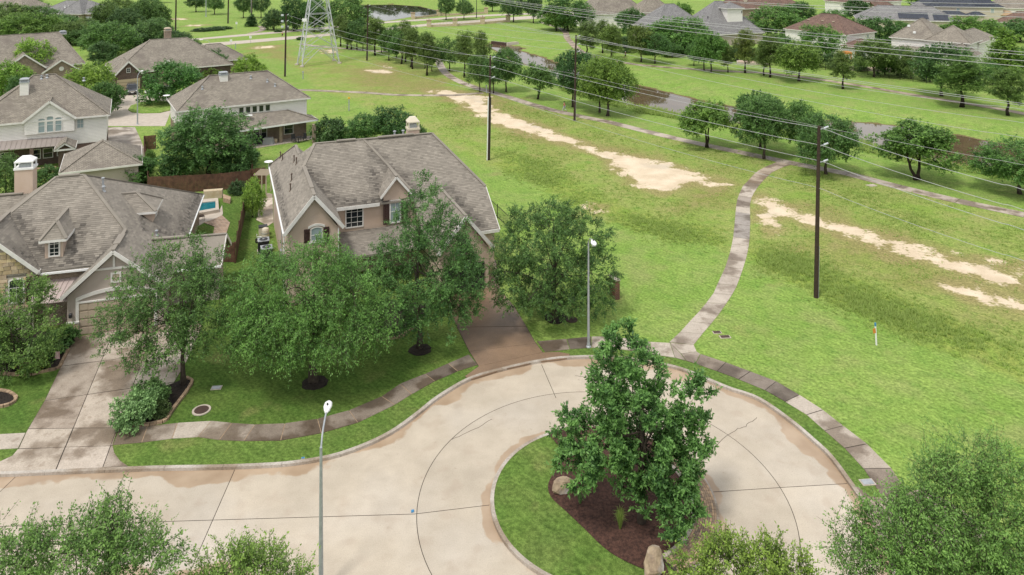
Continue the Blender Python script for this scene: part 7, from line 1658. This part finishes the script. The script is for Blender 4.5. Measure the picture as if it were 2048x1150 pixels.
hv = [([(966, 0), (1120, 27), (1420, 68), (1700, 101), (2048, 132.5)], 60, 'lowest of the four middle transmission wires'), ([(986, 0), (1120, 21), (1420, 61), (1700, 91.5), (2048, 121)], 60.6, 'third of the four middle transmission wires'), ([(1000, 0), (1120, 17.6), (1420, 51), (1700, 78), (2048, 110.5)], 66, 'second of the four middle transmission wires'), ([(1010, 0), (1120, 14.6), (1420, 46), (1700, 73), (2048, 104.7)], 66.6, 'highest of the four middle transmission wires'),
      ([(1440, 2), (1700, 14), (2048, 25.6)], 61, 'upper wire of the pair crossing the top right roofs'), ([(1480, 6), (1700, 20.5), (2048, 34.4)], 61.6, 'lower wire of the pair crossing the top right roofs'), ([(1600, -6), (1748, 2), (2048, 7.3)], 68, 'single wire along the top right edge'),
      ([(995, 44), (1120, 69), (1420, 117), (1700, 161), (2048, 207)], 69, 'upper wire of the close pair over the far bank'), ([(992, 46), (1120, 71.5), (1420, 120), (1700, 164), (2048, 211)], 69.4, 'lower wire of the close pair over the far bank')]
for pts, lat, lb in hv: wire(lat, pts, lb, g3, .020, ext=45)
# ---------------------------------------------------------------- lattice pylon
def pylon():
    c4 = [G(594, 130), G(604, 134), G(679, 127), G(668, 121.6)]; c = sum(c4, Vector()) / 4
    root = thing('transmission_pylon', 'pale steel lattice transmission pylon beyond the meadow', 'pylon', c)
    off = [p - c for p in (c4[1], c4[2], c4[3], c4[0])]
    s = lambda z: 1 - .54 * z / 15.1 if z < 15.1 else max(.2, .46 - .014 * (z - 15.1)); K = lambda i, z: c + off[i % 4] * s(z) + Z3 * z
    zs = [0, 3.9, 8.2, 11.7, 15.4, 18.5, 21.5, 24.5, 28, 31]
    for i in range(4):
        MB().tube([K(i, z) for z in zs], [.13] * 6 + [.10] * 4, 5).build('leg', 'pylon_steel', root)
        MB().box(K(i, -.1), .8, .8, .4).build('footing', 'pale_concrete', root)
    for a, b in zip(zs[1:], zs[2:]):
        for i in range(4):
            mb = MB(); mb.bar(K(i, a), K(i + 1, b), .09, .09); mb.build('brace', 'pylon_steel', root); mb = MB(); mb.bar(K(i + 1, a), K(i, b), .09, .09); mb.build('brace', 'pylon_steel', root)
    for i in range(4):      # the open foot: inverted V with hip braces
        m_ = (K(i, 3.9) + K(i + 1, 3.9)) / 2
        for j in (i, i + 1):
            MB().bar(K(j, .1), m_, .10, .10).build('brace', 'pylon_steel', root); h_ = K(j, .1).lerp(m_, .5); MB().bar(h_, K(j, 2.0), .07, .07).build('brace', 'pylon_steel', root); MB().bar(h_, K(j, 3.9), .06, .06).build('brace', 'pylon_steel', root)
    for z in zs[1:]:
        for i in range(4): MB().bar(K(i, z), K(i + 1, z), .10, .10).build('strut', 'pylon_steel', root)
    for z, l in ((22, 8), (26, 7), (30, 5.5)):      # cross arms above the frame
        for sgn in (-1, 1):
            tip = c + NRM * sgn * l + Z3 * z
            for i in range(4): MB().bar(K(i, z), tip, .08, .08).build('cross_arm', 'pylon_steel', root)
    MB().box(c + off[0] * .85 + Z3 * 10.2, 1.0, .12, .7).build('plate', 'white_metal', root)
pylon()
# ---------------------------------------------------------------- stone bridge walls, culvert head
def bridge(pil, label, hgt_p=2.2):
    pil = [G(*p) for p in pil]; root = thing('bridge_wall', label, 'bridge wall', pil[0])
    for p in pil:
        MB().box(p - Z3 * .6, 1.4, 1.4, hgt_p + .6, .2).build('pillar', 'stone_block', root); MB().box(p + Z3 * hgt_p, 1.7, 1.7, .25, .2).build('pillar_cap', 'edging_stone', root); MB().tube([p + Z3 * (hgt_p + .25), p + Z3 * (hgt_p + .9)], .06, 6).build('lantern_stem', 'iron', root)
    for a, b in zip(pil, pil[1:]):
        mb = MB(); d = (b - a).normalized(); q = Vector((-d.y, d.x, 0)) * .3; mb.prism([a - q - Z3 * .6, b - q - Z3 * .6, b + q - Z3 * .6, a + q - Z3 * .6], 1.35); mb.build('parapet', 'stone_block', root)
        mb = MB(); mb.bar(a + Z3 * 1.75, b + Z3 * 1.75, .08, .08); n = int((b - a).length / .5)
        for i in range(n): mb.bar(a.lerp(b, i / n) + Z3 * .7, a.lerp(b, i / n) + Z3 * 1.75, .04, .04)
        mb.build('railing', 'iron', root)
bridge([(858, 54), (910, 52), (965, 48), (1016, 44)], 'stone pillared bridge wall on the near side of the road'); bridge([(826, 38), (877, 32), (925, 30), (972, 27)], 'stone pillared bridge wall on the pond side of the road')
c = GG(1000, 92); root = thing('culvert_headwall', 'concrete culvert headwall at the end of the creek', 'culvert', c); a, b2_ = G(982, 88, -1), G(1013, 91, -1)
q = (b2_ - a).normalized(); nn = Vector((-q.y, q.x, 0)); MB().prism([a - Z3 * .5, b2_ - Z3 * .5, b2_ + nn * .5 - Z3 * .5, a + nn * .5 - Z3 * .5], 1.35).build('wall', 'manhole_iron', root); MB().prism([b2_ - Z3 * .5, b2_ + q * .5 - Z3 * .5, b2_ + q * 2.2 + nn * 3 - Z3 * .5, b2_ + nn * 3 - Z3 * .5 + q], 1.4).build('wing_wall', 'pale_concrete', root)
# orange play frame on the far bank
c = G(1702, 128); root = thing('play_frame', 'orange climbing frame behind the small pine on the far bank', 'play frame', c)
for x in (-2, 0, 2):
    for y in (0, 2): MB().tube([c + Vector((x, y, 0)), c + Vector((x, y, 2.4))], .12, 6).build('post', 'orange_plastic', root)
MB().prism([c + Vector((-2.2, -.2, 2.3)), c + Vector((.2, -.2, 2.3)), c + Vector((.2, 2.2, 2.3)), c + Vector((-2.2, 2.2, 2.3))], .45).build('roof', 'orange_plastic', root); MB().obox(c + Vector((3.2, 0, 1.2)), Vector((1.5, 0, -1.0)), Vector((0, .5, 0)), Vector((.04, 0, .06))).build('slide', 'orange_plastic', root)
for x, y, l, lb in ((1545, 112, 10, 'cream garden awning behind the pines on the far bank'), (1775, 142, 16, 'cream pool terrace wall behind the iron fence'), (1505, 128, 7, 'small terrace with furniture behind the rusty pine')):
    c = G(x, y); root = thing('garden_terrace', lb, 'terrace', c); MB().box(c, l, 3, .5, -.3).build('wall', 'pale_concrete', root); MB().box(c + Z3 * .5, l * .9, 2.6, .1, -.3).build('paving', 'stucco', root)
# ---------------------------------------------------------------- cars
def car(g, rot, m, label, grp=None):
    root = thing('parked_car', label, 'car', g, grp); c, s = math.cos(rot), math.sin(rot)
    def T(x, y, z): return g + Vector((x * c - y * s, x * s + y * c, z))
    L, Wd = 2.35, .93
    secs = [(-L, .45, .95, .82), (-L + .12, .32, 1.08, .90), (-1.2, .25, 1.10, .93), (0, .25, 1.08, .93), (1.0, .25, 1.04, .92), (L - .35, .28, .92, .88), (L - .05, .38, .80, .80), (L, .45, .66, .70)]
    mb = MB()
    def loft(secs, mi=0):
        n0 = len(mb.v)
        for x, z0, z1, w in secs:
            for y, z in ((-w, z0 + .08), (-w * 1.0, (z0 + z1) / 2), (-w * .93, z1), (w * .93, z1), (w, (z0 + z1) / 2), (w, z0 + .08), (w * .8, z0), (-w * .8, z0)): mb.v.append(tuple(T(x, y, z)))
        for i in range(len(secs) - 1):
            for j in range(8): mb.f.append((n0 + 8 * i + j, n0 + 8 * i + (j + 1) % 8, n0 + 8 * i + 8 + (j + 1) % 8, n0 + 8 * i + 8 + j))
        mb.f.append(tuple(n0 + 7 - j for j in range(8))); mb.f.append(tuple(n0 + 8 * (len(secs) - 1) + j for j in range(8)))
        mb.m = [mi] * len(mb.f); mb.tone = [.5] * len(mb.f)
    loft(secs); mb.build('body', m, root, smooth=False)
    def frus(b, t, z0, z1, name, mm):
        q = MB(); B4 = [T(b[0], -b[2], z0), T(b[1], -b[2], z0), T(b[1], b[2], z0), T(b[0], b[2], z0)]; T4 = [T(t[0], -t[2], z1), T(t[1], -t[2], z1), T(t[1], t[2], z1), T(t[0], t[2], z1)]
        for i in range(4): q.poly([B4[i], B4[(i + 1) % 4], T4[(i + 1) % 4], T4[i]])
        q.poly(T4); return q.build(name, mm, root)
    frus((-2.15, 1.05, .86), (-1.85, .25, .70), 1.05, 1.58, 'glasshouse', 'glass_dark'); frus((-1.95, .30, .74), (-1.75, .12, .62), 1.575, 1.68, 'roof', m)
    for x in (-.75, -1.75):
        for y in (-1, 1): MB().bar(T(x + .1, y * .865, 1.06), T(x, y * .715, 1.58), .09, .03).build('pillar', m, root)
    for y in (-1, 1): MB().bar(T(1.03, y * .85, 1.06), T(.25, y * .70, 1.58), .07, .04).build('pillar', m, root); MB().obox(T(.75, y * 1.0, 1.12), Vector((c, s, 0)) * .08, Vector((-s, c, 0)) * .1, Z3 * .08).build('mirror', m, root)
    for x in (1.42, -1.4):
        for y in (-.86, .86):
            ax = Vector((-s, c, 0)); p = T(x, y, .35); w = MB(); w.tube([p - ax * .11, p + ax * .11], .35, 16); ty = w.build('tyre', 'rubber', root); r = MB(); r.tube([p - ax * .12, p + ax * .12], .21, 12); r.build('rim', 'chrome', ty)
    for y in (-.68, .68): MB().obox(T(L - .10, y, .76), Vector((c, s, 0)) * .09, Vector((-s, c, 0)) * .16, Z3 * .08).build('headlight', 'lamp_glass', root); MB().obox(T(-L + .03, y * 1.1, .92), Vector((c, s, 0)) * .06, Vector((-s, c, 0)) * .1, Z3 * .13).build('tail_light', 'red_light', root)
    MB().obox(T(L - .02, 0, .68), Vector((c, s, 0)) * .05, Vector((-s, c, 0)) * .42, Z3 * .11).build('grille', 'chrome', root); MB().obox(T(L + .02, 0, .47), Vector((c, s, 0)) * .02, Vector((-s, c, 0)) * .2, Z3 * .06).build('number_plate', 'white_metal', root)
car(G(264, 186, .03), math.radians(-62), 'car_grey', 'dark grey car parked in the driveway by the tan garage'); car(G(318, 190, .02), math.radians(172), 'car_white', 'white car half hidden under the dark round tree')
for x, y, a, lb in ((1186, 47, 25, 'white car in the far yard among the trees, the left one'), (1216, 38, 20, 'white car in the far yard, upper right of the other')): car(G(x, y, .02), math.radians(a), 'car_white', lb)
# ---------------------------------------------------------------- people
def person(base, head, Ht, label, top, legs, pose='walk', hairm='hair', facing=0.0):
    """one skinned body over a jointed skeleton; clothing, hair as its own shells"""
    base = Vector(base); c, s = math.cos(facing), math.sin(facing); k = Ht / 1.75
    root = thing('person', label, 'person', base)
    st = .30 if pose == 'walk' else .10; lift = .14 if pose == 'walk' else 0
    J = dict(pel=(0, 0, .95), sp=(.02, 0, 1.15), ch=(.04, 0, 1.36), nk=(.05, 0, 1.5), hd=(.07, 0, 1.6), ht=(.07, 0, 1.70), lh=(0, .09, .92), lk=(st * .8, .10, .52), la=(st * .9, .10, .09), lt=(st * .9 + .2, .11, .04), rh=(0, -.09, .92), rk=(-.02, -.10, .50), ra=(-st * 1.1, -.10, .10 + lift), rt=(-st * 1.1 + .14, -.11, .03 + lift * .5),
             ls=(.03, .18, 1.42), le=(-.16, .24, 1.16), lw=(.05, .25, 1.02), lf=(.12, .24, .98), rs=(.03, -.18, 1.42), re=(.14, -.25, 1.18), rw=(.30, -.22, 1.22), rf=(.37, -.2, 1.25))
    R = dict(pel=.13, sp=.115, ch=.125, nk=.05, hd=.085, ht=.06, lh=.09, lk=.058, la=.04, lt=.035, rh=.09, rk=.058, ra=.04, rt=.035, ls=.058, le=.042, lw=.03, lf=.032, rs=.058, re=.042, rw=.03, rf=.032)
    E_ = [('pel', 'sp'), ('sp', 'ch'), ('ch', 'nk'), ('nk', 'hd'), ('hd', 'ht'), ('pel', 'lh'), ('lh', 'lk'), ('lk', 'la'), ('la', 'lt'), ('pel', 'rh'), ('rh', 'rk'), ('rk', 'ra'), ('ra', 'rt'), ('ch', 'ls'), ('ls', 'le'), ('le', 'lw'), ('lw', 'lf'), ('ch', 'rs'), ('rs', 're'), ('re', 'rw'), ('rw', 'rf')]
    def skin(name, keys, grow, m, parent):
        ks = [q for q in J if q in keys]; ix = {q: i for i, q in enumerate(ks)}; me = bpy.data.meshes.new(name)
        me.from_pydata([(k * (J[q][0] * c - J[q][1] * s), k * (J[q][0] * s + J[q][1] * c), k * J[q][2]) for q in ks], [(ix[a], ix[b]) for a, b in E_ if a in ix and b in ix], [])
        ob = bpy.data.objects.new(name, me); COL.objects.link(ob); md = ob.modifiers.new('skin', 'SKIN'); ob.modifiers.new('sub', 'SUBSURF').render_levels = 1; ob.modifiers['sub'].levels = 1
        for i, q in enumerate(ks): me.skin_vertices[0].data[i].radius = (R[q] * k * grow,) * 2
        me.skin_vertices[0].data[0].use_root = True
        dg = bpy.context.evaluated_depsgraph_get(); m2 = bpy.data.meshes.new_from_object(ob.evaluated_get(dg)); bpy.data.objects.remove(ob)
        m2.name = name; m2.materials.clear(); m2.materials.append(MATS[m]); o2 = bpy.data.objects.new(name, m2); COL.objects.link(o2); o2.parent = parent; return o2
    skin('body', set(J), 1.0, 'skin', root)
    skin('shirt', {'pel', 'sp', 'ch', 'ls', 'rs'}, 1.16, top, root); skin('trousers', {'pel', 'lh', 'lk', 'rh', 'rk'} | ({'la', 'ra'} if legs == 'cloth_grey' else set()), 1.2, legs, root)
    hp = lambda x, z: base + Vector((k * x * c, k * x * s, k * z))
    MB().lathe(hp(.05, 1.62), [(.10 * k, 0), (.105 * k, .06 * k), (.07 * k, .13 * k), (.01, .15 * k)], 12).build('hair', hairm, root)
    for y in (-.1, .1): pass
g = GG(1129, 224); person(g, 0, 1.75, 'walker in a dark red top and pale grey trousers on the trail', 'cloth_red', 'cloth_grey', facing=math.radians(150))
g = GG(1251, 117); person(g, 0, 1.75, 'walker in black clothes on the far bank lawn', 'cloth_black', 'cloth_black', facing=math.radians(170), hairm='cloth_white')
g = GG(565, 75); person(g, 0, 1.8, 'runner in a red top and dark shorts on the far road', 'cloth_red', 'cloth_black', facing=math.radians(190))
# ---------------------------------------------------------------- taller tufts in the rough meadow
def tufts(name, n, regions, h, seed, tb, dens=None):
    rg = np.random.default_rng(seed); P = []
    for px in regions:
        w = W2(px); a = np.array(w); lo, hi = a.min(0), a.max(0); got = []
        while len(got) < n // len(regions):
            q = rg.uniform(lo, hi, (4000, 2)); q = q[inside(q, w)]
            # clumpy: keep by a smooth random field
            f = np.sin(q[:, 0] * .55 + 1.3 * np.sin(q[:, 1] * .31)) + np.sin(q[:, 1] * .72 + 1.7 * np.sin(q[:, 0] * .43)); q = q[(f + rg.normal(0, 1.1, len(f))) > .5]; dd = np.max([sdist(q, W2(dp)) for dp in dirt_polys[:3]], axis=0); q = q[dd < rg.normal(-1.6, .7, len(q))]
            got += q.tolist()
        P += got[:n // len(regions)]
    P = np.array(P); k = 6; P = P + rg.normal(0, .9, P.shape); P = P[np.max([sdist(P, W2(q)) for q in (fl + fr[::-1],)], axis=0) < -.3]; m = len(P) * k; b = np.repeat(P, k, 0) + rg.normal(0, .09, (m, 2)); a = rg.uniform(0, 6.28, m); l = h * rg.uniform(.3, 1.35, m) * np.repeat(rg.uniform(.5, 1.3, len(P)), k); sp = l * rg.uniform(.5, 1.6, m)
    d = np.column_stack([np.cos(a), np.sin(a)]); w = np.column_stack([-d[:, 1], d[:, 0]]) * (.018 + .05 * (b[:, 1:2] / 100)) * .8
    z0 = np.full((m, 1), -.02); V = np.stack([np.column_stack([b - w, z0]), np.column_stack([b + w, z0]), np.column_stack([b + d * sp[:, None], l[:, None]])], 1).reshape(-1, 3)
    me = bpy.data.meshes.new(name); me.vertices.add(len(V)); me.vertices.foreach_set('co', V.astype(np.float32).ravel()); me.loops.add(m * 3); me.loops.foreach_set('vertex_index', np.arange(m * 3, dtype=np.int32)); me.polygons.add(m)
    me.polygons.foreach_set('loop_start', (np.arange(m) * 3).astype(np.int32)); me.polygons.foreach_set('loop_total', np.full(m, 3, np.int32)); me.update(calc_edges=True)
    at = me.attributes.new('tone', 'FLOAT', 'FACE'); at.data.foreach_set('value', np.clip(tb + rg.normal(0, .2, m), 0, 1).astype(np.float32)); me.materials.append(MATS['leaf_grass']); o = bpy.data.objects.new(name, me); COL.objects.link(o); o['kind'] = 'stuff'; return o
tufts('tall_weeds', 3200, [lush_polys[0]], .22, 1, .55); tufts('tall_weeds', 2600, [lush_polys[1]], .18, 2, .5)
tufts('meadow_grass', 6000, [[(1000, 200), (1300, 275), (1580, 330), (1480, 470), (1250, 440), (1040, 340), (880, 260), (840, 210)], [(1500, 400), (1600, 340), (2060, 450), (2060, 705), (1700, 560), (1500, 505)]], .14, 3, .6)
tufts('creek_reeds', 5000, [creek_near[4:] + [(x, y + 7) for x, y in creek_near[4:]][::-1]], .35, 4, .5)

for pts in ([(1415, 905), (1461, 866), (1490, 852), (1515, 834)], [(905, 878), (950, 858), (985, 838)], [(1150, 752), (1190, 758), (1230, 770)]):
    ln = smooth_line([G(*p, RZ) for p in pts], 6); ln = [p + Vector((random.uniform(-.05, .05), random.uniform(-.05, .05), .004)) for p in ln]
    MB_ = MB(); ribbon(MB_, ln, .012, -.012, -.002, .001); MB_.build('crack', 'joint_tar', bpy.data.objects['road'])
